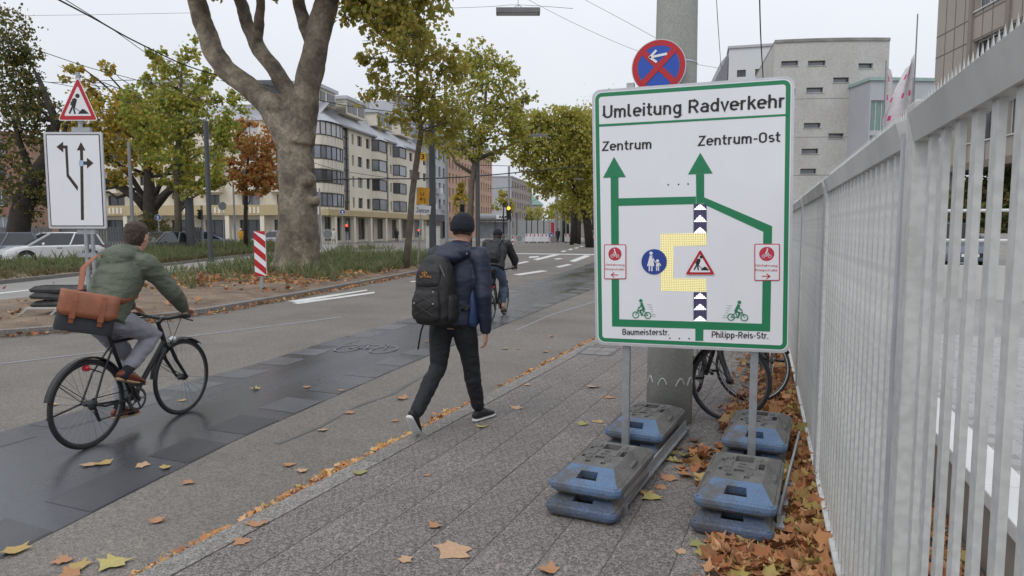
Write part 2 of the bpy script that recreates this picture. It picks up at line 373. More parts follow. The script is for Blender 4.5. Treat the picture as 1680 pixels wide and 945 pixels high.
# dark coated cycle lane
laneR = [(-3.1, -2), (-3.55, 2.3), (-3.83, 4.2), (-3.92, 5.6), (-4.02, 7.2), (-4.14, 10.8), (-4.36, 18.7), (-4.9, 30), (-6.6, 48)]
laneL = [(-5.7, -2), (-5.78, 3.7), (-5.78, 6.6), (-5.98, 8.6), (-6.1, 11.5), (-6.35, 16.1), (-7.5, 30), (-9.4, 48)]
def lerpx(line, y):
    for (a, b), (c, d) in zip(line[:-1], line[1:]):
        if b <= y <= d: return a + (c - a) * (y - b) / (d - b)
    return line[-1][0]
lane = sheet('cycle_lane', laneR + laneL[::-1], RZ + .004, lane_m)
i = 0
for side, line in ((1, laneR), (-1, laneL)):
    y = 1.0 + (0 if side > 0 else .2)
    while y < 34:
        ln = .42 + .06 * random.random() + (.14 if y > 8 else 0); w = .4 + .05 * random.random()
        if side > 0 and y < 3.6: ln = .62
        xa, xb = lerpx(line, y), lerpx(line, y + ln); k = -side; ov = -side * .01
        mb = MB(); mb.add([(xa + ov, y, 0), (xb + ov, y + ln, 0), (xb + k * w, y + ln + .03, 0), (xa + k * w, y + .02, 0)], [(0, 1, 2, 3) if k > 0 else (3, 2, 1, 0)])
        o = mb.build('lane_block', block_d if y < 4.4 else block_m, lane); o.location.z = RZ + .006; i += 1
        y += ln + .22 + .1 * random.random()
# pale worn bicycle symbol on the lane
mb = MB(); faint = M('worn_symbol', (.15, .152, .16), .5, var=.2, scale=9)
c0 = Vector((-5.08, 8.15)); ux = Vector((.97, .12)); uy = Vector((-.1, .95))
def lp(a, b): q = c0 + ux * a + uy * b; return (q.x, q.y, RZ + .0125)
def lstroke(pts, w=.035):
    for a, b in zip(pts[:-1], pts[1:]):
        a = Vector(a); b = Vector(b); d = (b - a).normalized(); n = Vector((-d.y, d.x)) * w / 2
        mb.add([lp(*q) for q in (a - n, b - n, b + n, a + n)], [(0, 1, 2, 3)])
for cx in (-.27, .27): lstroke([(cx + .16 * math.cos(t * .35), .28 * math.sin(t * .35) - .12) for t in range(19)])
lstroke([(-.27, -.12), (-.12, .22), (.17, .2), (0, -.1), (-.27, -.12)]); lstroke([(0, -.1), (-.14, .3), (-.2, .3)]); lstroke([(.27, -.12), (.15, .34), (.08, .34)])
mb.build('bicycle_symbol', faint, lane)
# road markings
def mark(name, px, z=RZ + .0045):
    mb = MB(); mb.add([G(a, b, z) for a, b in px], [tuple(range(len(px)))]); return mb.build(name, white_m, road)
s6 = 2.897
def q6(a, b, c, d, w):
    p = [(400 + a / s6, 360 + b / s6), (400 + c / s6, 360 + d / s6)]
    return [(p[0][0] - w, p[0][1]), (p[0][0] + w, p[0][1] + 1.2), (p[1][0] + w, p[1][1] + 1), (p[1][0] - w, p[1][1])]
mark('lane_arrow_line', [(471, 494), (602, 475), (603, 476.5), (490, 496)])
mark('lane_arrow_line', [(479, 497), (614, 478.5), (615, 480.8), (490, 498.6)])
for t in ((1385, 190, 1490, 165, 4), (1280, 213, 1350, 198, 3), (1560, 198, 1635, 170, 5), (1490, 225, 1550, 212, 4), (1295, 262, 1430, 242, 6), (1510, 152, 1530, 147, 2), (1545, 143, 1562, 138, 2), (1575, 136, 1590, 131, 2), (1600, 128, 1612, 124, 2), (795, 295, 832, 290, 3), (1480, 187, 1510, 184, 3)):
    mark('lane_dash', q6(*t))
mark('stop_line', [(838, 415.2), (975, 417), (975, 418.4), (838, 416.4)])
mark('stop_line', [(868, 421), (884, 420), (884, 422), (868, 423.4)])
patch_m = M('asphalt_patch', (.125, .12, .112), .8, var=.2, scale=3, fine=.2)
mb = MB(); pts = [(452, 727), (520, 700), (575, 668), (640, 645), (700, 610)]
for a, b in zip(pts[:-1], pts[1:]): mb.add([G(a[0], a[1], RZ + .004), G(b[0], b[1], RZ + .004), G(b[0] + 5, b[1] + 1.6, RZ + .004), G(a[0] + 6, a[1] + 1.6, RZ + .004)], [(0, 1, 2, 3)])
mb.build('tar_seam', patch_m, road)
mb = MB(); crack_m = M('pale_seam', (.23, .23, .23), .8)
for pts in ([(300, 552), (460, 532), (560, 519)], [(845, 541), (905, 515), (975, 494)], [(0, 596), (160, 577), (220, 570)]):
    for a, b in zip(pts[:-1], pts[1:]): mb.add([G(a[0], a[1], RZ + .0042), G(b[0], b[1], RZ + .0042), G(b[0] + 2, b[1] + 1.4, RZ + .0042), G(a[0] + 2, a[1] + 1.6, RZ + .0042)], [(0, 1, 2, 3)])
mb.build('pale_seam', crack_m, road)
# footway: base, kerb stones, paving slabs
foot = sheet('footway', [(kx(-4) + .02, -4), (.6, -4), (.6, 60), (kx(60) + .02, 60)], -.0045, joint_m)
kerb = MB()
kerb.add([(kx(-4) + .01, -4, -.06), (kx(-4) + .14, -4, -.06), (kx(60) + .14, 60, -.06), (kx(60) + .01, 60, -.06)], [(0, 1, 2, 3)])
kerb = kerb.build('kerb', joint_m); kerb['kind'] = 'structure'
kang = -math.atan(.058)
ks = MB(); ks.box(0, .004, -.13, .15, .996, .0); ksm = ks.mesh(kerb_m)
for k in range(40):
    o = link('kerb_stone', ksm, kerb); y = -1 + k; o.location = (kx(y), y, .004 * random.random()); o.rotation_euler = (0, 0, kang)
    if k == 0:
        b = None
ca, sa = math.cos(kang), math.sin(kang)
SL = .302
def slabmesh(w, l):
    g = .0014; b = .0018; mb = MB()
    for (x0, y0, x1, y1, z) in ((g, g, w - g, l - g, -.03), (g, g, w - g, l - g, -b), (g + b, g + b, w - g - b, l - g - b, 0)):
        mb.v += [(x0, y0, z), (x1, y0, z), (x1, y1, z), (x0, y1, z)]
    for o in (0, 4):
        for k in range(4): mb.f.append([o + k, o + (k + 1) % 4, o + 4 + (k + 1) % 4, o + 4 + k]); mb.mi.append(0)
    mb.f.append([8, 9, 10, 11]); mb.mi.append(0)
    return mb.mesh(slab_m)
full = slabmesh(SL, SL); dbl = slabmesh(SL, SL * 2)
rest = MB(); cand = []
for r in range(11):
    v = 1.2 + (r * .37 % 1) * SL
    while v < 40:
        two = random.random() < .28; l = SL * (2 if two else 1)
        u = .156 + r * SL
        x = kx(0) + u * ca - v * sa; y = u * sa + v * ca
        xr = x + SL
        if xr < .43: cand.append((y, x, v, u, two, l))
        v += l
cand.sort()
for n, (y, x, v, u, two, l) in enumerate(cand):
    if n < 300:
        o = link('paving_slab', dbl if two else full, foot); o.location = (x, y, random.uniform(-.0008, .0012)); o.rotation_euler = (random.uniform(-.0025, .0025), random.uniform(-.0025, .0025), kang)
    else:
        g = .006; q = []
        for a, b in ((g, g), (SL - g, g), (SL - g, l - g), (g, l - g)): q.append((x + a * ca - b * sa, y + a * sa + b * ca, -.002))
        rest.add(q, [(0, 1, 2, 3)])
o = rest.build('paving_slab_field', slab_m, foot); o['kind'] = 'stuff'
# inspection cover let into the footway
mb = MB(); cov_m = M('concrete_cover', (.2, .19, .18), .8, var=.15, fine=.2)
for (x0, y0, x1, y1) in ((-2.16, 8.48, -1.99, 8.72), (-1.975, 8.48, -1.8, 8.72), (-2.15, 8.74, -1.98, 9.0), (-1.965, 8.74, -1.78, 9.0)): mb.box(x0, y0, -.01, x1, y1, .004)
cv = tag(mb.build('inspection_cover', cov_m), 'square concrete inspection cover in the footway beside the kerb', 'cover')
mb = MB()
for (x0, y0, x1, y1) in ((-2.2, 8.44, -1.76, 8.475), (-2.2, 9.005, -1.74, 9.04), (-2.2, 8.475, -2.165, 9.005), (-1.78, 8.475, -1.745, 9.005)): mb.box(x0, y0, -.01, x1, y1, .006)
mb.build('steel_frame', dark_metal, cv)
# median with kerbs
medN = [(-16, -4), (-12.3, 4), (-11.0, 7.0), (-10.35, 8.0), (-10.2, 10.5), (-10.6, 13.6), (-11.6, 20), (-12.6, 26), (-13.4, 30)]
medF = [(-30, 3), (-15.6, 9.1), (-16.2, 13), (-17.5, 17), (-20, 23), (-22.3, 28), (-22, 33)]
def strip(name, A, B, z, mat, nu=14, amp=.06, seed=0):
    """uneven bed between two lines"""
    def samp(L, t):
        d = [0]
        for a, b in zip(L[:-1], L[1:]): d.append(d[-1] + math.dist(a, b))
        t *= d[-1]
        for k in range(len(L) - 1):
            if t <= d[k + 1] + 1e-6:
                f = (t - d[k]) / (d[k + 1] - d[k]); return (L[k][0] + (L[k + 1][0] - L[k][0]) * f, L[k][1] + (L[k + 1][1] - L[k][1]) * f)
    nv = 60; mb = MB(); vs = []
    for j in range(nv + 1):
        a, b = samp(A, j / nv), samp(B, j / nv)
        for k in range(nu + 1):
            f = k / nu; x = a[0] + (b[0] - a[0]) * f; y = a[1] + (b[1] - a[1]) * f; e = min(f, 1 - f)
            vs.append((x, y, z + amp * min(1, e * 6) * (1 + noise.noise(Vector((x * .7, y * .7, seed))))))
    fs = [(j * (nu + 1) + k, j * (nu + 1) + k + 1, (j + 1) * (nu + 1) + k + 1, (j + 1) * (nu + 1) + k) for j in range(nv) for k in range(nu)]
    mb.add(vs, fs); o = mb.build(name, mat, smooth=True); o['kind'] = 'structure'; return o
strip('median_bed', medN, medF, .04, soil_m, amp=.09)
def kerbline(name, L, z0, z1, w=.16, closed=False):
    base = MB(); pieces = []
    for a, b in zip(L[:-1], L[1:]):
        n = max(1, round(math.dist(a, b) / 1.0))
        for k in range(n):
            p = Vector(a).lerp(Vector(b), k / n); q = Vector(a).lerp(Vector(b), (k + 1) / n); pieces.append((p, q))
    base.add([(L[0][0], L[0][1], -.085), (L[-1][0], L[-1][1], -.085), (L[-1][0] + .01, L[-1][1], -.085)], [(0, 1, 2)])
    k0 = base.build(name, joint_m); k0['kind'] = 'structure'
    for p, q in pieces:
        d = (q - p).normalized(); p2 = p + d * .006; q2 = q - d * .006
        m = MB(); m.bar((p2.x, p2.y, (z0 + z1) / 2), (q2.x, q2.y, (z0 + z1) / 2), w, z1 - z0); m.build('kerb_stone', kerb_m, k0)
    return k0
kerbline('median_kerb', medN, -.09, .06)
kerbline('median_kerb', medF[1:], -.09, .04)
# second carriageway and its far verge
cwN = medF; cwF = [(-40, 7.5), (-21.5, 13.6), (-24.0, 20.5), (-28.5, 30.5), (-31, 37), (-32, 42)]
mb = MB(); mb.add([(p[0], p[1], -.06) for p in cwN + cwF[::-1]], [tuple(range(len(cwN + cwF)))]); o = mb.build('second_carriageway', asphalt2); o['kind'] = 'structure'
kerbline('verge_kerb', cwF[1:], -.09, .06)
vgF = [(-60, 10), (-27, 17.5), (-29, 23.5), (-34, 33), (-37, 40), (-37, 45)]
strip('verge_bed', cwF, vgF, .02, soil_m, amp=.06, seed=3)
mb = MB(); ln2 = [G(0, 480, -.055), G(120, 467, -.055), G(121, 468.2, -.055), G(0, 482, -.055)]
mb.add(ln2, [(0, 1, 2, 3)]); o = mb.build('carriageway_line', white_m); o['kind'] = 'structure'
# yard behind the fence
yz = .36
sheet('yard', [(1.22, -2), (60, -2), (60, 120), (1.22, 120)], yz - .02, joint_m)
pav_m = M('yard_paver', (.36, .36, .36), .8, var=.1, scale=3, fine=.15, fscale=120, rnd=.08)
yb = sheet('yard_paving', [(1.23, -2), (60, -2), (60, 120), (1.23, 120)], yz - .004, M('yard_far_paving', (.27, .27, .265), .85, var=.1, scale=1.2, fine=.1))
pm = MB(); z = .0
for (a, b, zz) in ((0.006, .006, -.012), (.006, .006, 0)): pass
pm.add([(.0, .0, -.004), (.196, .0, -.004), (.196, .097, -.004), (.0, .097, -.004), (.003, .003, 0), (.193, .003, 0), (.193, .094, 0), (.003, .094, 0)], [(4, 5, 6, 7), (0, 1, 5, 4), (1, 2, 6, 5), (2, 3, 7, 6), (3, 0, 4, 7)])
pvm = pm.mesh(pav_m); pv = []
for iy in range(70):
    for ix in range(12):
        pv.append((1.25 + ix * .2 + (.1 if iy % 2 else 0), 2.2 + iy * .101))
pv.sort(key=lambda p: p[0] - .45 * p[1]); 
cnt = 0
for x, y in pv:
    if cnt >= 300: break
    px = x * cyw + y * syw; fw = -x * syw + y * cyw
    if 0 < fw and .52 < px / fw < .78: o = link('paver', pvm, yb); o.location = (x, y, yz); cnt += 1

# ---------------------------------------------------------------- building helpers
def straight(p0, p1):
    p0 = Vector((p0[0], p0[1])); p1 = Vector((p1[0], p1[1])); d = (p1 - p0).normalized()
    n = Vector((-d.y, d.x))                                # inward: away from the camera side
    mid = (p0 + p1) / 2
    if n.dot(mid) < 0: n = -n
    def mp(s, dd, z): q = p0 + d * s + n * dd; return (q.x, q.y, z)
    return mp, (p1 - p0).length
def facade(parent, mp, L, z0, z1, wins, wall_m, glass_m, frame_m, rec=.2, cuts=(), wall='wall', mull=1, sill=None, name='window'):
    xs = sorted(set([0., L] + [w[0] for w in wins] + [w[1] for w in wins] + list(cuts)))
    zs = sorted(set([z0, z1] + [w[2] for w in wins] + [w[3] for w in wins]))
    mb = MB()
    for i in range(len(xs) - 1):
        for j in range(len(zs) - 1):
            cx, cz = (xs[i] + xs[i + 1]) / 2, (zs[j] + zs[j + 1]) / 2
            if any(w[0] < cx < w[1] and w[2] < cz < w[3] for w in wins): continue
            mb.add([mp(xs[i], 0, zs[j]), mp(xs[i + 1], 0, zs[j]), mp(xs[i + 1], 0, zs[j + 1]), mp(xs[i], 0, zs[j + 1])], [(0, 1, 2, 3)])
    for w in wins:
        a, b, c, d = w[:4]
        for (s0, q0, s1, q1) in ((a, c, b, c), (b, c, b, d), (b, d, a, d), (a, d, a, c)):
            mb.add([mp(s0, 0, q0), mp(s1, 0, q1), mp(s1, rec + .06, q1), mp(s0, rec + .06, q0)], [(0, 1, 2, 3)])
    wo_ = mb.build(wall, wall_m, parent)
    for w in wins:
        a, b, c, d = w[:4]; gm = w[4] if len(w) > 4 else glass_m
        p = MB(); p.add([mp(a + .01, rec + .04, c + .01), mp(b - .01, rec + .04, c + .01), mp(b - .01, rec + .04, d - .01), mp(a + .01, rec + .04, d - .01)], [(0, 1, 2, 3)])
        wn = p.build(name, gm, parent); f = MB(); t = .07
        nm = mull if len(w) < 6 else w[5]
        cols = [a] + [a + (b - a) * k / (nm + 1) for k in range(1, nm + 1)] + [b]
        for k, s in enumerate(cols):
            s0 = s if k == 0 else (s - t if k == len(cols) - 1 else s - t / 2)
            f.add([mp(s0, rec, c), mp(s0 + t, rec, c), mp(s0 + t, rec, d), mp(s0, rec, d)], [(0, 1, 2, 3)])
        for q in (c, d - t): f.add([mp(a, rec - .003, q), mp(b, rec - .003, q), mp(b, rec - .003, q + t), mp(a, rec - .003, q + t)], [(0, 1, 2, 3)])
        f.build('frame', frame_m, wn)
        if sill:
            q = MB(); P = [mp(a - .06, -.07, c - .06), mp(b + .06, -.07, c - .06), mp(b + .06, .1, c - .06), mp(a - .06, .1, c - .06)]
            P2 = [(x, y, z + .055) for x, y, z in P]; q.add(P + P2, [(0, 1, 2, 3), (4, 5, 6, 7), (0, 1, 5, 4), (1, 2, 6, 5), (3, 0, 4, 7)]); q.build('sill', sill, wn)
    return wo_
def shell(parent, mp, L, z0, z1, B, wall_m, roof_m, name='side_walls'):
    mb = MB(); c = [(0, 0.01), (L, 0.01), (L, B), (0, B)]
    for (a, b) in ((1, 2), (2, 3), (3, 0)):
        mb.add([mp(*c[a], z0), mp(*c[b], z0), mp(*c[b], z1), mp(*c[a], z1)], [(0, 1, 2, 3)])
    mb.build(name, wall_m, parent)
    r = MB(); r.add([mp(-.15, -.2, z1), mp(L + .15, -.2, z1), mp(L + .15, B, z1), mp(-.15, B, z1), mp(-.15, -.2, z1 + .3), mp(L + .15, -.2, z1 + .3), mp(L + .15, B, z1 + .3), mp(-.15, B, z1 + .3)], [(0, 1, 2, 3), (4, 5, 6, 7), (0, 1, 5, 4), (1, 2, 6, 5), (2, 3, 7, 6), (3, 0, 4, 7)])
    return r.build('roof', roof_m, parent)
def slabbox(mp, s0, s1, d0, d1, z0, z1):
    return [mp(s0, d0, z0), mp(s1, d0, z0), mp(s1, d1, z0), mp(s0, d1, z0), mp(s0, d0, z1), mp(s1, d0, z1), mp(s1, d1, z1), mp(s0, d1, z1)]
BOXF = [(0, 3, 2, 1), (4, 5, 6, 7), (0, 1, 5, 4), (1, 2, 6, 5), (2, 3, 7, 6), (3, 0, 4, 7)]
def fbox(mb, mp, *a): mb.add(slabbox(mp, *a), BOXF)

yel = M('cream_render', (.66, .61, .51), .85, var=.07, scale=.5, fine=.05)
yel2 = M('ochre_band', (.46, .37, .21), .8, var=.08, scale=.6)
crm = M('cream_stripe', (.72, .67, .56), .8, var=.05)
glz = glassmat('window_glass', (.05, .055, .065), .1); glz2 = glassmat('window_glass_pale', (.2, .22, .25), .15)
shade_m = M('window_blind', (.5, .5, .5), .7, var=.06); frd = M('window_frame_dark', (.055, .05, .045), .6); frw = M('window_frame_white', (.6, .6, .6), .5)
zinc = M('zinc_roof', (.42, .43, .46), .5, var=.07, scale=.5, metal=.15); zinc_d = M('zinc_dark', (.2, .2, .22), .5)
greyr = M('grey_render', (.4, .41, .44), .85, var=.06, scale=.4); dgrey = M('dark_plinth', (.07, .07, .08), .7)
brick_m = M('brick_wall', (.46, .29, .21), .85, var=.1, scale=.5, fine=.12, fscale=6); stone_m = M('sandstone', (.38, .33, .27), .8)
def gpick():
    r = random.random(); return glz if r < .62 else (glz2 if r < .85 else shade_m)

# ---- cream corner building: long side receding to the right
B1 = thing('corner_building', 'long cream apartment block with rounded bay windows and grey mansard roof', 'building', cw(-21.7, 78))
B1.location = (0, 0, 0)
mpA, LA = straight(cw(-21.7, 78)[:2], cw(-14.4, 116)[:2])
def sA(px):
    f = 36.68 / (.192 - (px - 840) / 1124); return (f - 78) * LA / 38
wins = []; tops = [5.6 + 2.63 * k for k in range(4)]
for (a, b, ml) in ((580, 583, 0), (589, 596.5, 1), (603, 609, 1), (641.5, 644, 0), (665, 668, 0), (673, 678, 1), (684, 690, 1), (695, 700, 1)):
    for t in tops: wins.append((sA(a), sA(b), t - 1.3, t, gpick(), ml))
for (a, b) in ((566, 575), (632, 638.5)): wins.append((sA(a), sA(b), 3.95, 14.0, glz, 2))       # glazed stair shafts
cols = [(533, 544), (548, 560), (567, 576), (588, 599), (603, 613), (619, 630), (643, 655), (660, 672), (680, 690)]
for a, b in cols: wins.append((sA(a), sA(b), .25, 3.0, glz if random.random() < .6 else glz2, 1))
facade(B1, mpA, LA, -.1, 14.05, wins, yel, glz, frd, sill=None, wall='wall')
mb = MB()
for (a, b) in ((566, 575), (632, 638.5)):
    for z in np.arange(5, 14, 1.3): fbox(mb, mpA, sA(a), sA(b), .1, .2, z, z + .12)
mb.build('stair_shaft_bars', frd, B1)['kind'] = 'stuff'
mb = MB(); fbox(mb, mpA, -1.2, LA, -1.5, .02, 3.15, 3.85); mb.build('canopy', yel2, B1)
for s in np.linspace(1, LA - 1, 8):
    mb = MB(); fbox(mb, mpA, s - .25, s + .25, -1.35, -.85, -.1, 3.15); mb.build('column', crm, B1)
# bays
def bay(s0, s1, round_):
    n = 8 if round_ else 3; dep = 1.3 if round_ else .8
    def pt(k, z, ex=0):
        f = k / n
        if round_: a = math.pi * f; return mpA(s0 + (s1 - s0) * (1 - math.cos(a)) / 2, -(dep + ex) * math.sin(a) ** .6, z)
        xs = (0, .14, .86, 1); ds = (0, dep, dep, 0); return mpA(s0 + (s1 - s0) * xs[k], -ds[k] - (ex if ds[k] else 0), z)
    for fl in range(4):
        zt = tops[fl] + .05; zb = zt - 1.45
        pr = MB(); gl = MB(); fr = MB()
        lowz = zb - (1.2 if fl else .55)
        for k in range(n):
            pr.add([pt(k, lowz), pt(k + 1, lowz), pt(k + 1, zb), pt(k, zb)], [(0, 1, 2, 3)])
            gl.add([pt(k, zb), pt(k + 1, zb), pt(k + 1, zt), pt(k, zt)], [(0, 1, 2, 3)])
            fr.bar(pt(k, zb), pt(k, zt), .12, .1)
            fr.bar(pt(k, zt, .03), pt(k + 1, zt, .03), .12, .12); fr.bar(pt(k, zb, .03), pt(k + 1, zb, .03), .1, .1)
        p = pr.build('bay_parapet', yel, B1); m = 6 if not round_ else 11
        st = MB()
        for j in range(m):
            f = (j + .5) / m * n; k = int(f); q = f - k
            a0, a1 = Vector(pt(k, zb - .95, .03)), Vector(pt(k + 1, zb - .95, .03)); c = a0.lerp(a1, q); d = (a1 - a0).normalized() * .13
            st.add([c - d, c + d, c + d + Vector((0, 0, .85)), c - d + Vector((0, 0, .85))], [(0, 1, 2, 3)])
        o = st.build('cream_stripes', crm, p); o['kind'] = 'stuff'
        w = gl.build('bay_window', gpick() if fl % 2 else glz2, B1); fr.build('frame', frd, w)
    rf = MB(); ring = [pt(k, tops[3] + .12, .25) for k in range(n + 1)]; apex = mpA((s0 + s1) / 2, .6, tops[3] + 1.7)
    for k in range(n): rf.add([ring[k], ring[k + 1], apex], [(0, 1, 2)])
    rf.build('bay_roof', zinc, B1)
bay(-1.4, sA(556), True); bay(sA(612), sA(629), False); bay(sA(646), sA(661), False)
# mansard: sloping zinc band, set back storey, dormers
mb = MB()
mb.add([mpA(-.3, -.35, 14.0), mpA(LA, -.35, 14.0), mpA(LA, 2.2, 16.2), mpA(-.3, 2.2, 16.2)], [(0, 1, 2, 3)])
mb.add([mpA(-.3, 2.2, 16.2), mpA(LA, 2.2, 16.2), mpA(LA, 3.2, 18.3), mpA(-.3, 3.2, 18.3)], [(0, 1, 2, 3)])
mb.add([mpA(-.3, 3.2, 18.3), mpA(LA, 3.2, 18.3), mpA(LA, 12, 18.6), mpA(-.3, 12, 18.6)], [(0, 1, 2, 3)])
mb.add([mpA(LA, -.35, 14.0), mpA(LA, 2.2, 16.2), mpA(LA, 3.2, 18.3), mpA(LA, 12, 18.6), mpA(LA, 12, 0), mpA(LA, -.35, 0)], [(0, 1, 2, 3, 4, 5)])
rf = mb.build('mansard_roof', zinc, B1)
mb = MB(); fbox(mb, mpA, -.3, LA, -.45, -.3, 13.9, 14.12); mb.build('gutter', zinc_d, B1)
for s0 in (.5, 9.5, 19.5, 29):
    mb = MB(); fbox(mb, mpA, s0, s0 + 6, 1.0, 4, 16.1, 18.0); dm = mb.build('dormer', yel, B1)
    mb = MB(); fbox(mb, mpA, s0 - .3, s0 + 6.3, .7, 4.2, 17.9, 18.3); mb.build('dormer_roof', zinc, dm)
    mb = MB()
    for q in (.5, 2, 3.8): fbox(mb, mpA, s0 + q, s0 + q + (1.2 if q < 3 else 1.9), .93, 1.02, 16.4, 17.6)
    mb.build('dormer_windows', glz, dm)['kind'] = 'stuff'
# the side facing the crossing (mostly behind trees)
mpB, LB = straight(cw(-54, 83)[:2], cw(-21.9, 78.2)[:2]); wins = []
for s in np.arange(1.5, LB - 3, 4.3):
    for t in tops: wins.append((s, s + (2.2 if int(s) % 2 else 1.5), t - 1.5, t, gpick(), 1))
    wins.append((s - .4, s + 2.6, .1, 2.7, glz, 2))
facade(B1, mpB, LB, -.1, 14.05, wins, yel, glz, frd, wall='wall')
mb = MB(); fbox(mb, mpB, -.3, LB, -1.3, 0, 3.2, 4.35); mb.build('canopy', yel2, B1)
for s in np.arange(1, LB - 2, 4.3):
    mb = MB()
    for k in range(4): fbox(mb, mpB, s + 1.6 + k * .5, s + 1.85 + k * .5, -1.36, -1.3, 3.4, 4.1)
    mb.build('canopy_stripes', crm, B1)['kind'] = 'stuff'
    mb = MB(); fbox(mb, mpB, s - 1, s - .5, -1.2, -.7, -.1, 3.2); mb.build('column', crm, B1)
    for t in tops[1:]:
        mb = MB(); fbox(mb, mpB, s - .2, s + 2.6, -1.1, -.02, t - 2.4, t - 1.55); mb.build('balcony', yel, B1)
mb = MB(); mb.add([mpB(-.3, -.35, 14), mpB(LB, -.35, 14), mpB(LB + .6, 2.2, 16.2), mpB(-.3, 2.2, 16.2)], [(0, 1, 2, 3)])
mb.add([mpB(-.3, 2.2, 16.2), mpB(LB + .6, 2.2, 16.2), mpB(LB + 2, 9, 17.4), mpB(-.3, 9, 17.4)], [(0, 1, 2, 3)]); mb.build('mansard_roof', zinc, B1)
mb = MB(); fbox(mb, mpB, 10, 15, 1.5, 6, 16.0, 18.9); pt_ = mb.build('penthouse', yel, B1)
mb = MB(); fbox(mb, mpB, 11, 14, 1.42, 1.5, 16.6, 18.2); mb.build('penthouse_window', glz2, pt_)
mb = MB(); fbox(mb, mpB, 9.6, 15.4, 1.1, 6.4, 18.85, 19.2); mb.build('penthouse_roof', zinc, pt_)
mb = MB()
for p, t in ((mpA(3, 3, 18.2), 21.3), (mpA(24, 4, 18.2), 20.6)):
    mb.bar(p, (p[0], p[1], t), .09, .09)
    for e in (-1, 1): mb.bar((p[0], p[1], t - .2), (p[0] + e * 1.4, p[1] + .6, 18.3), .06, .06)
mb.build('roof_mast', zinc_d, B1)['kind'] = 'stuff'
# ---- grey block, brick block and far blocks along the same line
dA = (Vector(mpA(1, 0, 0)) - Vector(mpA(0, 0, 0)))
def along(f0, f1): return straight(mpA((f0 - 78) * LA / 38, 0, 0)[:2], mpA((f1 - 78) * LA / 38, 0, 0)[:2])
def wgrid(L, c, r, z0, dz, w, h, ml=1, m=.5): return [(m + (L - 2 * m) * (k + .5) / c - w / 2, m + (L - 2 * m) * (k + .5) / c + w / 2, z0 + dz * j, z0 + dz * j + h, gpick(), ml) for k in range(c) for j in range(r)]
B2 = thing('grey_building', 'narrow pale grey apartment building between the cream and the brick block', 'building')
mp, L = along(116.2, 128)
facade(B2, mp, L, 4.2, 19.2, wgrid(L, 4, 5, 5.2, 2.85, 1.3, 1.8), greyr, glz, frw, sill=frw)
facade(B2, mp, L, -.1, 4.2, [(1, 5, 0.1, 3), (6, 10.5, .1, 3)], dgrey, glz, frd, wall='plinth')
shell(B2, mp, L, -.1, 19.2, 12, greyr, zinc)
mb = MB(); fbox(mb, mp, -9, L * .4, 2.5, 11, 18.6, 21.5); tr = mb.build('roof_terrace', zinc, B2)
mb = MB()
for s in np.arange(-9, L * .4 + .1, 1.3): fbox(mb, mp, s - .04, s + .04, 2.42, 2.5, 21.5, 22.9)
fbox(mb, mp, -9, L * .4, 2.44, 2.48, 22.82, 22.9); fbox(mb, mp, -9, L * .4, 2.44, 2.5, 21.5, 22.7); mb.build('railing', zinc_d, tr)
for k, s in enumerate((1.5, 5.2, 8.6)):
    mb = MB(); fbox(mb, mp, s, s + 1.7, -.8, -.05, 5 + 2.85 * (k % 2), 6 + 2.85 * (k % 2)); mb.build('balcony', frw, B2)
B3 = thing('brick_building', 'long reddish brick office block with curved glazed attic floor', 'building')
mp, L = along(128.2, 166)
facade(B3, mp, L, -.1, 18.6, wgrid(L, 16, 6, 2.2, 2.75, 1.0, 1.7, 1), brick_m, glz, frw, sill=stone_m)
shell(B3, mp, L, -.1, 18.6, 16, brick_m, zinc)
att = MB(); gl = MB()
n = 6
for k in range(n):
    a0, a1 = k / n * R(80), (k + 1) / n * R(80)
    for s in range(18):
        f = gl if k in (1, 2, 3) and s % 3 else att
        f.add([mp(L * s / 18, 4 - 4 * math.cos(a0), 18.9 + 4.2 * math.sin(a0)), mp(L * (s + 1) / 18, 4 - 4 * math.cos(a0), 18.9 + 4.2 * math.sin(a0)), mp(L * (s + 1) / 18, 4 - 4 * math.cos(a1), 18.9 + 4.2 * math.sin(a1)), mp(L * s / 18, 4 - 4 * math.cos(a1), 18.9 + 4.2 * math.sin(a1))], [(0, 1, 2, 3)])
att.add([mp(L, 0, 18.9), mp(L, 1, 21.6), mp(L, 4, 23.0), mp(L, 10, 23.0), mp(L, 10, 18.9)], [(0, 1, 2, 3, 4)])
av = att.build('attic_roof', zinc_d, B3); gl.build('attic_glazing', glz2, av)['kind'] = 'stuff'
B4 = thing('distant_block', 'small grey brown block beyond the end of the brick building', 'building')
mp, L = along(190, 225); facade(B4, mp, L, -.1, 16, wgrid(L, 9, 5, 2, 2.8, 1.6, 1.7), M('grey_brown', (.3, .26, .24), .85), glz, frw); shell(B4, mp, L, -.1, 16, 10, greyr, zinc)
B5 = thing('gabled_house', 'distant house with green hipped roof above the street end', 'building')
mp, L = straight(cw(-9.5, 250)[:2], cw(11, 252)[:2]); facade(B5, mp, L, -.1, 10.5, wgrid(L, 6, 3, 1.8, 2.9, 1.4, 1.7), M('pale_plaster', (.36, .33, .3), .85), glz, frw)
mb = MB(); mb.add([mp(-.6, -.6, 10.5), mp(L + .6, -.6, 10.5), mp(L - 5, 6, 16), mp(5, 6, 16), mp(-.6, 12, 10.5), mp(L + .6, 12, 10.5)], [(0, 1, 2, 3), (0, 3, 4), (1, 5, 2), (4, 3, 2, 5)]); mb.build('roof', M('copper_green', (.17, .27, .24), .7), B5)
B6 = thing('far_terrace', 'row of low pinkish houses far behind the plane trees', 'building')
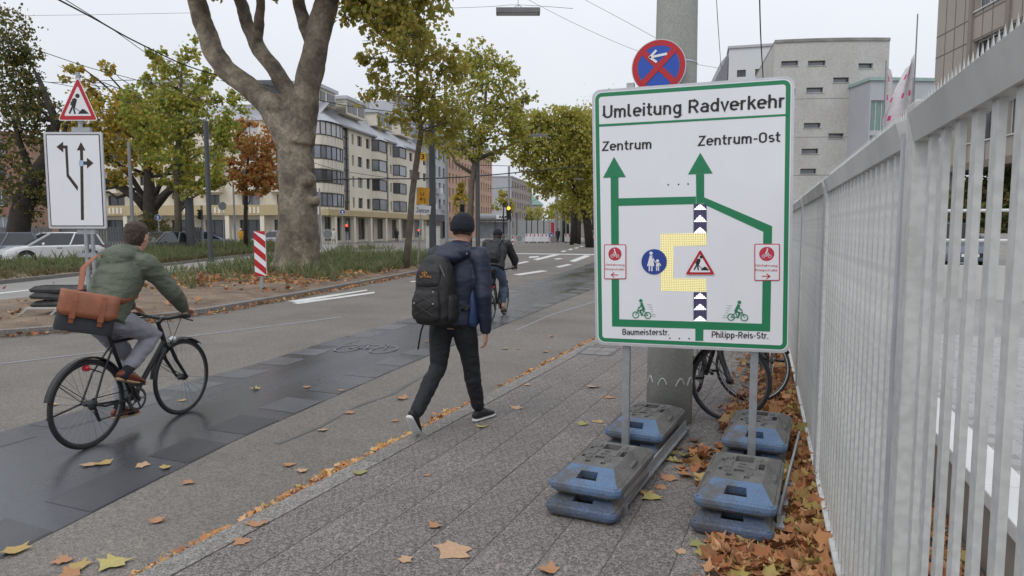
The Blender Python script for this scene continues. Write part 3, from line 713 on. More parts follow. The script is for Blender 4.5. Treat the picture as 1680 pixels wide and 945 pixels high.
mp, L = straight(cw(12, 190)[:2], cw(50, 170)[:2]); facade(B6, mp, L, -.1, 9, wgrid(L, 10, 3, 1.3, 2.7, 1.4, 1.6), M('pink_plaster', (.4, .3, .26), .85), glz, frw); shell(B6, mp, L, -.1, 9, 10, greyr, zinc)
B7 = thing('brick_house', 'red brick house half hidden behind the dark tree at far left', 'building')
mp, L = straight(cw(-76, 74)[:2], cw(-57, 80)[:2]); facade(B7, mp, L, -.1, 12.5, wgrid(L, 6, 4, 1.4, 2.9, 1.3, 1.8), M('red_brick', (.27, .15, .115), .85, fine=.1), glz, frw, sill=stone_m); shell(B7, mp, L, -.1, 12.5, 12, brick_m, M('roof_tile', (.2, .1, .08), .8))
# ---- right hand side buildings
conc = M('raw_concrete', (.42, .41, .385), .85, var=.16, scale=.35, bump=.1, bscale=8, fine=.06, fscale=5, col2=(.5, .49, .47))
BC = thing('concrete_building', 'tall raw concrete building with curved front and small slit windows', 'building')
cc = cw(35, 112); Rr = 42.5
a0, a1 = math.atan2(*(cw(26.3, 70) - cc).yx), math.atan2(*(cw(37.5, 69.4) - cc).yx)
if a1 < a0: a1 += 2 * math.pi
Larc = Rr * (a1 - a0)
def mpC(s, d, z):
    a = a0 + s / Rr; return (cc.x + (Rr - d) * math.cos(a), cc.y + (Rr - d) * math.sin(a), z)
wins = []
pxs = lambda p: max(.2, min(Larc - .2, (p - 1262) / 180 * Larc))
for (p, q, y0) in ((1273, 1299, 106), (1314, 1341, 107), (1393, 1416, 112), (1354, 1379, 134), (1313, 1339, 149), (1390, 1412, 192), (1311, 1337, 205), (1350, 1374, 222), (1309, 1335, 246), (1308, 1333, 278), (1270, 1296, 150), (1270, 1296, 207), (1350, 1374, 300), (1270, 1295, 248)):
    zt = 1.6 + (376 - y0) * 70 / 1124; wins.append((pxs(p), pxs(q), zt - .5, zt, glz2, 0))
facade(BC, mpC, Larc, -.1, 20.2, wins, conc, glz, frd, rec=.35, cuts=list(np.linspace(0, Larc, 15)), sill=conc)
mb = MB()
for z in (7, 10.8, 14.6): 
    for k in range(14): mb.add([mpC(Larc * k / 14, -.012, z), mpC(Larc * (k + 1) / 14, -.012, z), mpC(Larc * (k + 1) / 14, -.012, z + .06), mpC(Larc * k / 14, -.012, z + .06)], [(0, 1, 2, 3)])
mb.build('joint_lines', M('concrete_joint', (.27, .26, .25), .9), BC)['kind'] = 'stuff'
mb = MB(); top = [mpC(Larc * k / 14, -.1, 20.2) for k in range(15)] + [tuple(cw(41, 84, 20.2)), tuple(cw(30, 86, 20.2))]
mb.prism(top, None, (0, 0, .3)); mb.build('roof', M('parapet_stain', (.24, .235, .225), .9, var=.25, scale=.8), BC)
mb = MB(); P = [mpC(Larc, 0, 0), tuple(cw(41, 84)), tuple(cw(30, 86)), mpC(0, 0, 0)]
for a, b in zip(P[:-1], P[1:]): mb.add([(a[0], a[1], -.1), (b[0], b[1], -.1), (b[0], b[1], 20.2), (a[0], a[1], 20.2)], [(0, 1, 2, 3)])
mb.build('side_walls', conc, BC)
BW = thing('white_building', 'pale flat roofed building behind the concrete one', 'building')
mp, L = straight(cw(28.5, 92)[:2], cw(36, 90)[:2]); facade(BW, mp, L, -.1, 25.2, wgrid(L, 3, 1, 21.5, 3, 1.1, .9), M('white_render', (.6, .61, .63), .8, var=.04), glz, frd); shell(BW, mp, L, -.1, 25.2, 8, greyr, zinc)
mb = MB(); mb.prism([cw(25.0, 92, 17.5), cw(28.4, 92, 17.5), cw(28.4, 92, 24.6)], None, cw(.5, 5)); mb.build('stair_flank', zinc_d, BW)
BG = thing('glass_building', 'green tinted glass stair hall with pale metal cladding behind the flags', 'building')
mp, L = straight(cw(33.9, 66)[:2], cw(41.5, 66.5)[:2])
facade(BG, mp, L, -.1, 15.6, [(.15, 1.9, 1 + 3.3 * k, 3.9 + 3.3 * k, M('green_glass', (.16, .26, .23), .12, spec=.8), 2) for k in range(4)], M('metal_cladding', (.42, .44, .46), .5, var=.05, stretch=(3, 3, .1)), glz2, frw); shell(BG, mp, L, -.1, 15.6, 10, greyr, M('green_glass_roof', (.3, .4, .38), .3))
BB = thing('office_building', 'beige panelled office block with window bands standing on a recessed ground floor', 'building')
beige = M('beige_panels', (.34, .305, .265), .75, var=.05, scale=.7); beige2 = M('beige_pilaster', (.235, .205, .175), .75, var=.05)
mp, L = straight(cw(23.0, 38)[:2], cw(20.9, 17)[:2]); wins = []
for s in (3.6, 6.6, 9.6, 12.6):
    for zb in (5.85, 9.05, 12.2, 15.4): wins.append((s, s + 2.45, zb, zb + 1.7, glz2 if random.random() < .5 else glz, 2))
facade(BB, mp, L, 4.9, 19, wins, beige, glz, frw, rec=.25, sill=frw)
mb = MB()
for s in (3.25, 6.25, 9.25, 12.25): fbox(mb, mp, s, s + .3, -.12, 0, 4.9, 19)
mb.build('pilasters', beige2, BB)['kind'] = 'stuff'
mb = MB()
for z in (7.6, 8.7, 10.8, 11.9, 14, 15.1): fbox(mb, mp, 0, L, -.012, 0, z, z + .05)
for s in (.9, 1.8, 2.7, 4.3, 5.1, 7.3, 8.1): fbox(mb, mp, s, s + .035, -.014, 0, 4.9, 19)
mb.build('panel_joints', M('panel_joint', (.15, .13, .115), .9), BB)['kind'] = 'stuff'
mb = MB(); fbox(mb, mp, -.05, L, .0, 9, 4.55, 4.9); mb.build('soffit', M('brown_soffit', (.2, .16, .135), .8), BB)
mb = MB(); fbox(mb, mp, 0, L, 3.5, 9, -.1, 4.55); mb.build('ground_floor', M('dark_front', (.06, .06, .065), .6), BB)
mb = MB(); mb.add([mp(0, 0, 4.9), mp(0, 10, 4.9), mp(0, 10, 19), mp(0, 0, 19)], [(0, 1, 2, 3)]); mb.add([mp(0, 0, 19), mp(L, 0, 19), mp(L, 10, 19), mp(0, 10, 19)], [(0, 1, 2, 3)]); mb.build('side_walls', beige, BB)
for s in (1, 7, 13):
    mb = MB(); fbox(mb, mp, s, s + .5, .5, 1, -.1, 4.55); mb.build('pillar', beige2, BB)
# ---------------------------------------------------------------- fence on the right
fen = M('fence_paint', (.485, .495, .48), .5, var=.13, scale=2.6, bump=.08, bscale=30, fine=.07, fscale=35, rnd=.05)
fen_d = M('fence_paint_stained', (.455, .46, .448), .55, var=.16, scale=3)
fence = thing('steel_fence', 'tall pale grey steel bar fence with spiked top rail running along the footway', 'fence', (.37, 0, 0))
FX = .37
pitch = .1212; bm_ = MB()
prof = [(0, 0), (0, .037), (.0135, .037), (.0135, .025), (.005, .025), (.005, .012), (.0135, .012), (.0135, 0)]
bm_.prism([(a, b, .10) for a, b in prof], None, (0, 0, 1.73)); barm = bm_.mesh(fen)
posts = [-.5 + 2.52 * k for k in range(12)]
sp_ = MB(); sp_.add([(-.002, 0, 0), (.004, 0, 0), (.004, .022, 0), (-.002, .022, 0), (.001, .011, .042)], [(0, 1, 4), (1, 2, 4), (2, 3, 4), (3, 0, 4)]); spm = sp_.mesh(fen)
ns = 0; far_spikes = MB()
for k, y0 in enumerate(posts[:-1]):
    y1 = posts[k + 1]
    mb = MB(); mb.box(-.012, y0 + .0, -.02, .055, y0 + .105, 1.93 if k % 2 else 1.915); mb.build('post', fen, fence, bevel=.004)
    mb = MB(); mb.box(-.016, y0 + .118, .0, .02, y0 + .15, 1.86); mb.build('panel_edge', M('fence_edge', (.4, .405, .45), .45), fence)
    a, b = y0 + .155, y1 - .006
    mb = MB(); mb.prism([(-.006, a, 1.9), (-.03, a, 1.893), (-.012, a, 1.822), (.03, a, 1.822), (.03, a, 1.9)], None, (0, b - a, 0)); mb.build('top_rail', fen_d, fence)
    mb = MB(); mb.prism([(-.018, a, .03), (.03, a, .03), (.03, a, .1), (-.018, a, .085)], None, (0, b - a, 0)); mb.build('bottom_rail', fen, fence)
    y = a + .035
    while y < b - .04:
        o = link('bar', barm, fence); o.location = (0, y, 0); y += pitch
    y = a + .01
    while y < b - .02:
        if ns < 300 and y < 7.3 and y > .9: o = link('spike', spm, fence); o.location = (0, y, 1.9); ns += 1
        elif y > 7.3: far_spikes.add([(v[0], v[1] + y, v[2] + 1.9) for v in sp_.v], sp_.f)
        y += .031
o = far_spikes.build('spike_row', fen, fence); o['kind'] = 'stuff'
# weathered concrete footing and the planted strip between fence and yard wall
sheet('planting_strip', [(.44, -3), (1.02, -3), (1.02, 40), (.44, 40)], .0, soil_m)
mb = MB(); mb.box(.36, -3, -.05, .46, 40, .02); o = mb.build('fence_footing', M('old_concrete', (.2, .19, .175), .9, var=.2, scale=3)); o['kind'] = 'structure'
wall_c = M('cast_concrete', (.5, .49, .47), .8, var=.08, scale=1.2, fine=.06)
yw = thing('yard_wall', 'low concrete retaining wall with white coping behind the fence', 'wall')
mb = MB(); mb.box(1.03, -2, -.05, 1.2, 14.2, .33); mb.build('wall', M('retaining_wall', (.28, .25, .22), .85, var=.15, scale=2), yw)
for k in range(17):
    mb = MB(); mb.box(1.0, -2 + k * .95 + .004, .332, 1.22, -2 + k * .95 + .946, .405); mb.build('coping', M('white_coping', (.62, .62, .61), .7, var=.08, scale=3), yw, bevel=.006)
fw_ = thing('yard_far_wall', 'pale concrete wall with pipe railing across the yard behind the fence', 'wall')
mb = MB(); mb.box(1.25, 14.2, .3, 16, 14.45, .95); mb.build('wall', wall_c, fw_)
for k in range(9):
    mb = MB(); mb.tube([(2 + k * 1.6, 14.32, .95), (2 + k * 1.6, 14.32, 1.95)], .025, 8); mb.build('railing_post', frw, fw_)
for z in (1.4, 1.93):
    mb = MB(); mb.tube([(1.4, 14.32, z), (16, 14.32, z)], .028, 8); mb.build('railing_bar', frw, fw_)

# ---------------------------------------------------------------- concrete mast and round no-stopping sign
pole_m = M('mast_concrete', (.31, .32, .29), .85, var=.14, scale=2.2, bump=.15, bscale=40, fine=.08, fscale=60, stretch=(1, 1, .3))
PX, PY = -.69, 5.75
mast = thing('concrete_mast', 'thick tapered grey concrete mast right behind the detour sign', 'mast', (PX, PY, 0))
mb = MB(); mb.tube([(0, 0, -.05), (0, 0, 1.), (0, 0, 3.4), (0, 0, 9)], [.19, .182, .161, .115], 28); mb.build('shaft', pole_m, mast, smooth=True)
mb = MB(); mb.ring((0, 0, 2.92), (0, 0, 1), .166, (.004, .006), 28, 6); mb.build('clamp_band', alu, mast)
for a in (-150, -112, -68, -35):
    pts = []
    for k in range(9):
        t = k / 8; aa = R(a + 22 * t); pts.append((.19 * math.cos(aa), .19 * math.sin(aa), .3 + .09 * math.sin(math.pi * (t * .75 + .1))))
    mb = MB(); mb.tube(pts, .006, 5); mb.build('chalk_mark', M('chalk', (.5, .5, .5), .9), mast)
ns_ = thing('no_stopping_sign', 'round blue and red no stopping sign with white arrow on the mast', 'sign', (PX, PY - .2, 0))
y5 = 5.5; c1_ = YP(1036, 118, y5); c2_ = YP(1126, 96, y5); tp = YP(1082, 64, y5)
cx = (c1_.x + c2_.x) / 2 - PX; rr = (c2_.x - c1_.x) / 2; cz = tp.z - rr; dy = y5 - (PY - .2)
mb = MB(); mb.tube([(cx, dy + .02, cz), (cx, dy, cz)], rr, 40); mb.build('plate', alu, ns_)
mb = MB(); annulus(mb, (cx, cz), rr * .77, rr * .97, dy - .003, 40); ring_ = mb.build('red_ring', sign_red, ns_)
mb = MB(); disc(mb, (cx, cz), rr * .765, dy - .002, 40); bl_ = mb.build('blue_face', M('sign_blue_bright', (.015, .075, .42), .42, var=.05), ns_)
q = rr * .56; mb = MB(); stroke(mb, [(cx - q, cz + q), (cx + q, cz - q)], rr * .21, dy - .0045); mb.build('red_stroke', sign_red, bl_)
mb = MB(); stroke(mb, [(cx - q, cz - q), (cx + q, cz + q)], rr * .21, dy - .006); mb.build('red_stroke', sign_red, bl_)
mb = MB(); az = cz + rr * .38; ax_ = cx - rr * .02
stroke(mb, [(ax_ - rr * .28, az - .004), (ax_ + rr * .3, az + .012)], rr * .09, dy - .0075); stroke(mb, [(ax_ - rr * .08, az + rr * .2), (ax_ - rr * .3, az - .004), (ax_ - rr * .06, az - rr * .2)], rr * .085, dy - .0085)
mb.build('white_arrow', white_sign, bl_)
mb = MB(); mb.box(cx - .06, dy + .02, cz - .03, cx + .06, -0.002 + dy + .06, cz + .03); mb.build('bracket', galv, ns_)

# ---------------------------------------------------------------- the detour board
SY = 4.52
det = thing('detour_sign', 'large white and green detour board with route diagram on two steel posts', 'sign', (-.43, SY, 0))
o0 = Vector((-.43, SY, 0))
def S(px, py, dy=0): p = YP(px, py, SY - .02); return (p.x - o0.x, p.z)
def c1(a, b): return S(940 + a / 2.9525, b / 2.9525)
def c2(a, b): return S(940 + a / 2.9525, 300 + b / 2.9525)
def c3v(p, k): return Vector((p[0], -.02 - .0012 * k, p[1]))
corn = [S(971, 148), S(1304, 124), S(1297, 580), S(977, 565)]
P = rounded([(a, -.02, b) for a, b in corn], .055)
mb = MB(); mb.prism(P, None, (0, .03, 0)); board = mb.build('board', alu, det)
def inset(c, d): 
    m = Vector((sum(p[0] for p in c) / 4, sum(p[1] for p in c) / 4)); out = []
    for p in c: out.append((p[0] - math.copysign(d, p[0] - m.x), p[1] - math.copysign(d, p[1] - m.y)))
    return out
def flat(name, pts, k, mat, par=None): mb = MB(); mb.add([(a, -.02 - .0012 * k, b) for a, b in pts], [tuple(range(len(pts)))]); return mb.build(name, mat, par or board)
def rflat(name, cs, r, k, mat, par=None): return flat(name, [(v.x, v.z) for v in rounded([(a, 0, b) for a, b in cs], r)], k, mat, par)
rflat('white_border', inset(corn, .016), .045, 1, white_sign)
rflat('green_border', inset(corn, .022), .042, 2, sign_green)
rflat('white_face', inset(corn, .048), .018, 3, white_sign)
flat('title_rule', [c1(122, 603), c1(1041, 552), c1(1041, 562), c1(122, 615)], 4, sign_green)
def T(s, a, b, cap, conv=c1, bold=.012, mat=sign_black, par=None, k=5): return din('lettering', s, c3v(conv(*a), k), c3v(conv(*b), k), cap, mat, par or board)
T('Umleitung Radverkehr', (146, 574), (1020, 521), .082)
T('Zentrum', (142, 732), (378, 721), .062); T('Zentrum-Ost', (606, 708), (1000, 688), .063)
T('Baumeisterstr.', (240, 736), (465, 738), .041, c2); T('Philipp-Reis-Str.', (672, 749), (945, 755), .041, c2)
# route diagram
K = 4
def gp(name, pts, k=K): flat(name, pts, k, sign_green)
gp('arrow_head', [c1(147, 861), c1(200, 760), c1(257, 858)], 5); gp('arrow_head', [c1(558, 845), c1(617, 740), c1(677, 840)], 5)
gp('route_bar', [c1(183, 860), c1(221, 858), c2(225, 660), c2(190, 695)])
gp('route_bar', [c1(596, 845), c1(636, 843), c2(636, 100), c2(598, 103)])
gp('route_bar', [c2(221, 75), c2(596, 66), c2(596, 103), c2(221, 112)])
gp('route_bar', [c2(636, 70), c2(965, 210), c2(922, 237), c2(636, 105)])
gp('route_bar', [c2(965, 210), c2(955, 720), c2(915, 682), c2(922, 237)])
gp('route_bar', [c2(190, 695), c2(225, 660), c2(593, 672), c2(593, 706)])
gp('route_bar', [c2(632, 672), c2(915, 682), c2(955, 720), c2(632, 710)])
gp('route_bar', [c2(593, 672), c2(632, 672), c2(632, 765), c2(593, 765)])
# light-emitting panels
def dotmat(name, col, strength, back, sc_=95., thr=.34):
    m = bpy.data.materials.new(name); m.use_nodes = True; t = m.node_tree; b = t.nodes['Principled BSDF']; b.inputs['Roughness'].default_value = .5
    co = N(t, 'ShaderNodeTexCoord'); mp = N(t, 'ShaderNodeVectorMath', operation='SCALE'); mp.inputs['Scale'].default_value = sc_
    t.links.new(co.outputs['Object'], mp.inputs[0]); fr = N(t, 'ShaderNodeVectorMath', operation='FRACTION'); t.links.new(mp.outputs[0], fr.inputs[0])
    sx = N(t, 'ShaderNodeSeparateXYZ'); t.links.new(fr.outputs[0], sx.inputs[0]); cm = N(t, 'ShaderNodeCombineXYZ'); t.links.new(sx.outputs['X'], cm.inputs['X']); t.links.new(sx.outputs['Z'], cm.inputs['Y'])
    ds = N(t, 'ShaderNodeVectorMath', operation='DISTANCE'); ds.inputs[1].default_value = (.5, .5, 0); t.links.new(cm.outputs[0], ds.inputs[0])
    lt = N(t, 'ShaderNodeMath', operation='LESS_THAN'); lt.inputs[1].default_value = thr; t.links.new(ds.outputs['Value'], lt.inputs[0])
    mx = N(t, 'ShaderNodeMix', data_type='RGBA'); mx.inputs['A'].default_value = (*back, 1); mx.inputs['B'].default_value = (*col, 1); t.links.new(lt.outputs[0], mx.inputs['Factor'])
    t.links.new(mx.outputs['Result'], b.inputs['Base Color']); t.links.new(mx.outputs['Result'], b.inputs['Emission Color'])
    ml = N(t, 'ShaderNodeMath', operation='MULTIPLY'); ml.inputs[1].default_value = strength; t.links.new(lt.outputs[0], ml.inputs[0]); t.links.new(ml.outputs[0], b.inputs['Emission Strength'])
    return m
led_y = dotmat('led_yellow', (.95, .85, .4), .42, (.6, .53, .28), 90, .43); led_w = dotmat('led_white', (1, .95, 1), 1.6, (.5, .5, .6), 90, .42); led_d = dotmat('led_off', (.1, .09, .2), 0., (.04, .035, .09), 90, .36)
flat('light_panel', [c2(425, 247), c2(648, 243), c2(648, 303), c2(487, 306), c2(487, 463), c2(645, 465), c2(645, 527), c2(425, 522)], 4, led_y)
for n_, (y0, y1, tri) in enumerate(((103, 244, ((103, 131), (156, 189), (214, 244))), (529, 668, ((532, 560), (585, 615), (643, 668))))):
    lp_ = flat('light_panel', [c2(585, y0), c2(648, y0), c2(648, y1), c2(584, y1)], 5, led_d)
    for a, b in tri: flat('chevron', [c2(585, b), c2(600, b - (b - a) * .55), c2(616, a), c2(633, b - (b - a) * .55), c2(648, b)], 6, led_w, lp_)
# blue pedestrian roundel
pc = c2(394, 382); pr = abs(c2(456, 382)[0] - pc[0])
mb = MB(); disc(mb, pc, pr, -.02 - .0012 * 7, 36); rd = mb.build('blue_roundel', sign_blue, board); yk = -.02 - .0012 * 8
mb = MB(); u = pr; disc(mb, (pc[0] - .25 * u, pc[1] + .68 * u), .13 * u, yk); poly(mb, [(pc[0] - .35 * u, pc[1] + .5 * u), (pc[0] - .12 * u, pc[1] + .5 * u), (pc[0] + .02 * u, pc[1] - .35 * u), (pc[0] - .55 * u, pc[1] - .35 * u)], yk)
for k in (-.36, -.16): stroke(mb, [(pc[0] + k * u, pc[1] - .35 * u), (pc[0] + k * u, pc[1] - .72 * u)], .1 * u, yk)
stroke(mb, [(pc[0] - .15 * u, pc[1] + .4 * u), (pc[0] + .05 * u, pc[1] + .02 * u), (pc[0] + .2 * u, pc[1] - .1 * u)], .07 * u, yk)
disc(mb, (pc[0] + .27 * u, pc[1] + .08 * u), .12 * u, yk); poly(mb, [(pc[0] + .17 * u, pc[1] - .08 * u), (pc[0] + .4 * u, pc[1] - .08 * u), (pc[0] + .42 * u, pc[1] - .42 * u), (pc[0] + .15 * u, pc[1] - .42 * u)], yk)
for k in (.21, .36): stroke(mb, [(pc[0] + k * u, pc[1] - .4 * u), (pc[0] + k * u, pc[1] - .68 * u)], .09 * u, yk)
stroke(mb, [(pc[0] + .4 * u, pc[1] - .08 * u), (pc[0] + .52 * u, pc[1] - .3 * u)], .07 * u, yk); mb.build('pedestrian_symbol', white_sign, rd)
def worker(mb, c, u, y):
    """road-works figure: c = centre of the triangle's base, u = unit size"""
    x, z = c
    disc(mb, (x + .06 * u, z + .62 * u), .07 * u, y)
    poly(mb, [(x - .02 * u, z + .56 * u), (x + .04 * u, z + .5 * u), (x - .02 * u, z + .3 * u), (x - .13 * u, z + .3 * u), (x - .12 * u, z + .52 * u)], y)
    stroke(mb, [(x - .05 * u, z + .32 * u), (x - .08 * u, z + .2 * u), (x - .05 * u, z + .07 * u)], .055 * u, y - .0003)
    stroke(mb, [(x - .1 * u, z + .32 * u), (x - .16 * u, z + .2 * u), (x - .22 * u, z + .08 * u)], .055 * u, y - .0006)
    stroke(mb, [(x - .06 * u, z + .5 * u), (x - .16 * u, z + .4 * u), (x - .1 * u, z + .3 * u)], .035 * u, y - .0009)
    stroke(mb, [(x - .18 * u, z + .36 * u), (x + .12 * u, z + .12 * u)], .022 * u, y - .0012)
    poly(mb, [(x + .04 * u, z + .06 * u), (x + .1 * u, z + .12 * u), (x + .19 * u, z + .21 * u), (x + .26 * u, z + .2 * u), (x + .4 * u, z + .06 * u)], y - .0015)
def triangle(par, a, b, c, y, thick=0., k=1.):
    """red bordered warning triangle in the x-z plane"""
    A, B, Cc = Vector((a[0], 0, a[1])), Vector((b[0], 0, b[1])), Vector((c[0], 0, c[1])); m = (A + B + Cc) / 3; w = (B - Cc).length
    def ins(f, r): return [(v.x, v.z) for v in rounded([m + (q - m) * f for q in (A, B, Cc)], r * w)]
    mb = MB(); P = [(p[0], y, p[1]) for p in ins(1, .04)]
    if thick: mb.prism(P, None, (0, thick, 0))
    else: mb.add(P, [tuple(range(len(P)))])
    pl = mb.build('warning_triangle', white_sign, par)
    mb = MB(); poly(mb, ins(.95, .035), y - .0012); rb = mb.build('red_border', sign_red, pl if thick else pl)
    mb = MB(); poly(mb, ins(.68, .02), y - .0024); mb.build('white_field', white_sign, pl)
    mb = MB(); bm2 = (B + Cc) / 2; worker(mb, (bm2.x - .02 * w, bm2.z + .12 * w), w * .78, y - .0036); mb.build('worker_symbol', sign_black, pl)
    return pl
triangle(board, c2(617, 318), c2(692, 446), c2(542, 446), -.02 - .0012 * 8)
def bike_icon(mb, c, w, y, flip=1, speed=False):
    x, z = c; f = flip; u = w / 2
    for k in (-1, 1): annulus(mb, (x + f * k * .62 * u, z), .27 * u, .36 * u, y, 18)
    L = lambda *p: stroke(mb, [(x + f * a * u, z + b * u) for a, b in p], .07 * u, y - .0003)
    L((-.62, 0), (-.2, .5), (.42, .5), (.62, 0)); L((-.62, 0), (-.05, 0), (-.2, .5)); L((-.05, 0), (.42, .5)); L((.42, .5), (.36, .72), (.26, .74))
    stroke(mb, [(x + f * -.2 * u, z + .62 * u), (x + f * .05 * u, z + 1.2 * u)], .26 * u, y - .0006)
    stroke(mb, [(x + f * .05 * u, z + 1.15 * u), (x + f * .18 * u, z + .85 * u), (x + f * .36 * u, z + .74 * u)], .1 * u, y - .0009)
    stroke(mb, [(x + f * -.15 * u, z + .6 * u), (x + f * .15 * u, z + .48 * u), (x + f * .02 * u, z - .02 * u)], .13 * u, y - .0012)
    disc(mb, (x + f * .12 * u, z + 1.5 * u), .17 * u, y - .0012, 16)
    if speed:
        for k in range(4): stroke(mb, [(x - f * (.55 + .12 * k) * u, z + (1.1 - .24 * k) * u), (x - f * (1.0 + .06 * k) * u, z + (1.12 - .24 * k) * u)], .03 * u, y - .0006)
        for k in range(2): stroke(mb, [(x - f * 1.02 * u, z + (.12 - .2 * k) * u), (x - f * 1.4 * u, z + (.12 - .2 * k) * u)], .03 * u, y - .0006)
for c, f in (((334, 640), -1), ((798, 651), 1)):
    mb = MB(); bike_icon(mb, c2(*c), .128, -.02 - .0012 * 6, f, True); mb.build('cyclist_symbol', sign_green, board)
for (a, b, c, d, arrow) in ((152, 298, 259, 466, -1), (879, 295, 1002, 474, 1)):
    q = [c2(a, b), c2(c, b), c2(c, d), c2(a, d)]; red_s = M('sticker_red', (.5, .03, .06), .45)
    pn = rflat('small_route_panel', q, .008, 6, red_s); rflat('panel_face', inset(q, .0055), .006, 7, white_sign, pn)
    mx, top_, bot_ = (q[0][0] + q[1][0]) / 2, q[0][1], q[3][1]; hh = top_ - bot_; ww = q[1][0] - q[0][0]
    mb = MB(); disc(mb, (mx, top_ - hh * .27), hh * .19, -.02 - .0012 * 8, 28); rdl = mb.build('red_roundel', red_s, pn)
    mb = MB(); bike_icon(mb, (mx, top_ - hh * .33), hh * .25, -.02 - .0012 * 9, 1 if arrow > 0 else -1); mb.build('cyclist_symbol', white_sign, rdl)
    for s_, k in (('Umfahrung', .61), ('Kriegsstraße', .735)):
        din('lettering', s_, (mx - ww * .43, -.02 - .0012 * 8, top_ - hh * k), (mx + ww * .43, -.02 - .0012 * 8, top_ - hh * k), hh * .062, red_s, pn, .11)
    mb = MB(); az = top_ - hh * .87; e = .022 * arrow
    stroke(mb, [(mx - e, az), (mx + e, az)], .006, -.02 - .0012 * 8); stroke(mb, [(mx + e * .2, az + .015), (mx + e, az), (mx + e * .2, az - .015)], .006, -.02 - .0012 * 8.4); mb.build('arrow_symbol', red_s, pn)
for a, b, f in ((462, 895, c1), (512, 893, c1), (558, 891, c1), (470, 752, c2), (516, 753, c2), (563, 754, c2)):
    mb = MB(); disc(mb, f(a, b), .005, -.02 - .0012 * 5, 10); mb.build('screw_head', sign_black, board)
for px, top in ((1026, 134), (1238, 150)):
    pb = S(px, 575); pt = S(px - (2 if px < 1100 else 0), top); mb = MB(); mb.box(pb[0] - .024, .012, .02, pb[0] + .024, .06, pt[1] if px < 1100 else 2.3); mb.build('post', galv, det, bevel=.004)
    for z in (1.05, 2.1): mb = MB(); mb.box(pb[0] - .05, .0105, z, pb[0] + .05, .068, z + .05); mb.build('clamp', galv, det)
for xo, base in ((-.05, -.41), (.0, .41)):
    for dx in (.225,):
        mb = MB(); a = Vector((base - .0 + dx - .06 + xo * 0 - .02, -.78, .075)); b = Vector((base + dx + .12 - .02, .86, .075)); mb.bar(a, b, .012, .07); mb.bar(a + Vector((.0, 0, -.032)), b + Vector((0, 0, -.032)), .05, .008); mb.build('base_rail', galv, det)
        for p in (a, b): mb = MB(); mb.box(p.x - .03, p.y - .05, .0, p.x + .03, p.y + .0, .06); mb.build('rail_foot', galv, det)

# ---------------------------------------------------------------- recycled plastic base plates, stacked
grey_p = M('recycled_plastic', (.125, .12, .115), .8, var=.3, scale=7, bump=.3, bscale=70, fine=.15, fscale=110)
blue_p = M('worn_blue_paint', (.10, .10, .105), .7, col2=(.10, .165, .275), var=.3, scale=5.5, bump=.3, bscale=60, fine=.1, fscale=90)
blue_p.node_tree.nodes['Color Ramp'].color_ramp.elements[0].position = .36; blue_p.node_tree.nodes['Color Ramp'].color_ramp.elements[1].position = .54
hole_m = M('plate_hole', (.012, .012, .012), .9)
def rrect(w, l, r, z, n=4):
    out = []
    for sx, sy, a0_ in ((1, 1, 0), (-1, 1, 90), (-1, -1, 180), (1, -1, 270)):
        for k in range(n + 1):
            a = R(a0_ + 90 * k / n); out.append((sx * (w / 2 - r) + r * math.cos(a), sy * (l / 2 - r) + r * math.sin(a), z))
    return out
def holed(mb, mp, L, H, holes, dep, hm):
    xs = sorted(set([0, L] + [h[0] for h in holes] + [h[1] for h in holes])); zs = sorted(set([0, H] + [h[2] for h in holes] + [h[3] for h in holes])); base = mb.cur
    for i in range(len(xs) - 1):
        for j in range(len(zs) - 1):
            cx, cz = (xs[i] + xs[i + 1]) / 2, (zs[j] + zs[j + 1]) / 2
            if any(h[0] < cx < h[1] and h[2] < cz < h[3] for h in holes): continue
            mb.add([mp(xs[i], zs[j], 0), mp(xs[i + 1], zs[j], 0), mp(xs[i + 1], zs[j + 1], 0), mp(xs[i], zs[j + 1], 0)], [(0, 1, 2, 3)])
    for a, b, c, d in holes:
        for (s0, q0, s1, q1) in ((a, c, b, c), (b, c, b, d), (b, d, a, d), (a, d, a, c)): mb.add([mp(s0, q0, 0), mp(s1, q1, 0), mp(s1, q1, dep), mp(s0, q0, dep)], [(0, 1, 2, 3)])
        mb.cur = hm; mb.add([mp(a, c, dep), mp(b, c, dep), mp(b, d, dep), mp(a, d, dep)], [(0, 1, 2, 3)]); mb.cur = base
blue_w = M('scuffed_blue_paint', (.075, .075, .08), .75, col2=(.085, .13, .22), scale=6, bump=.4, bscale=50, fine=.15, fscale=80)
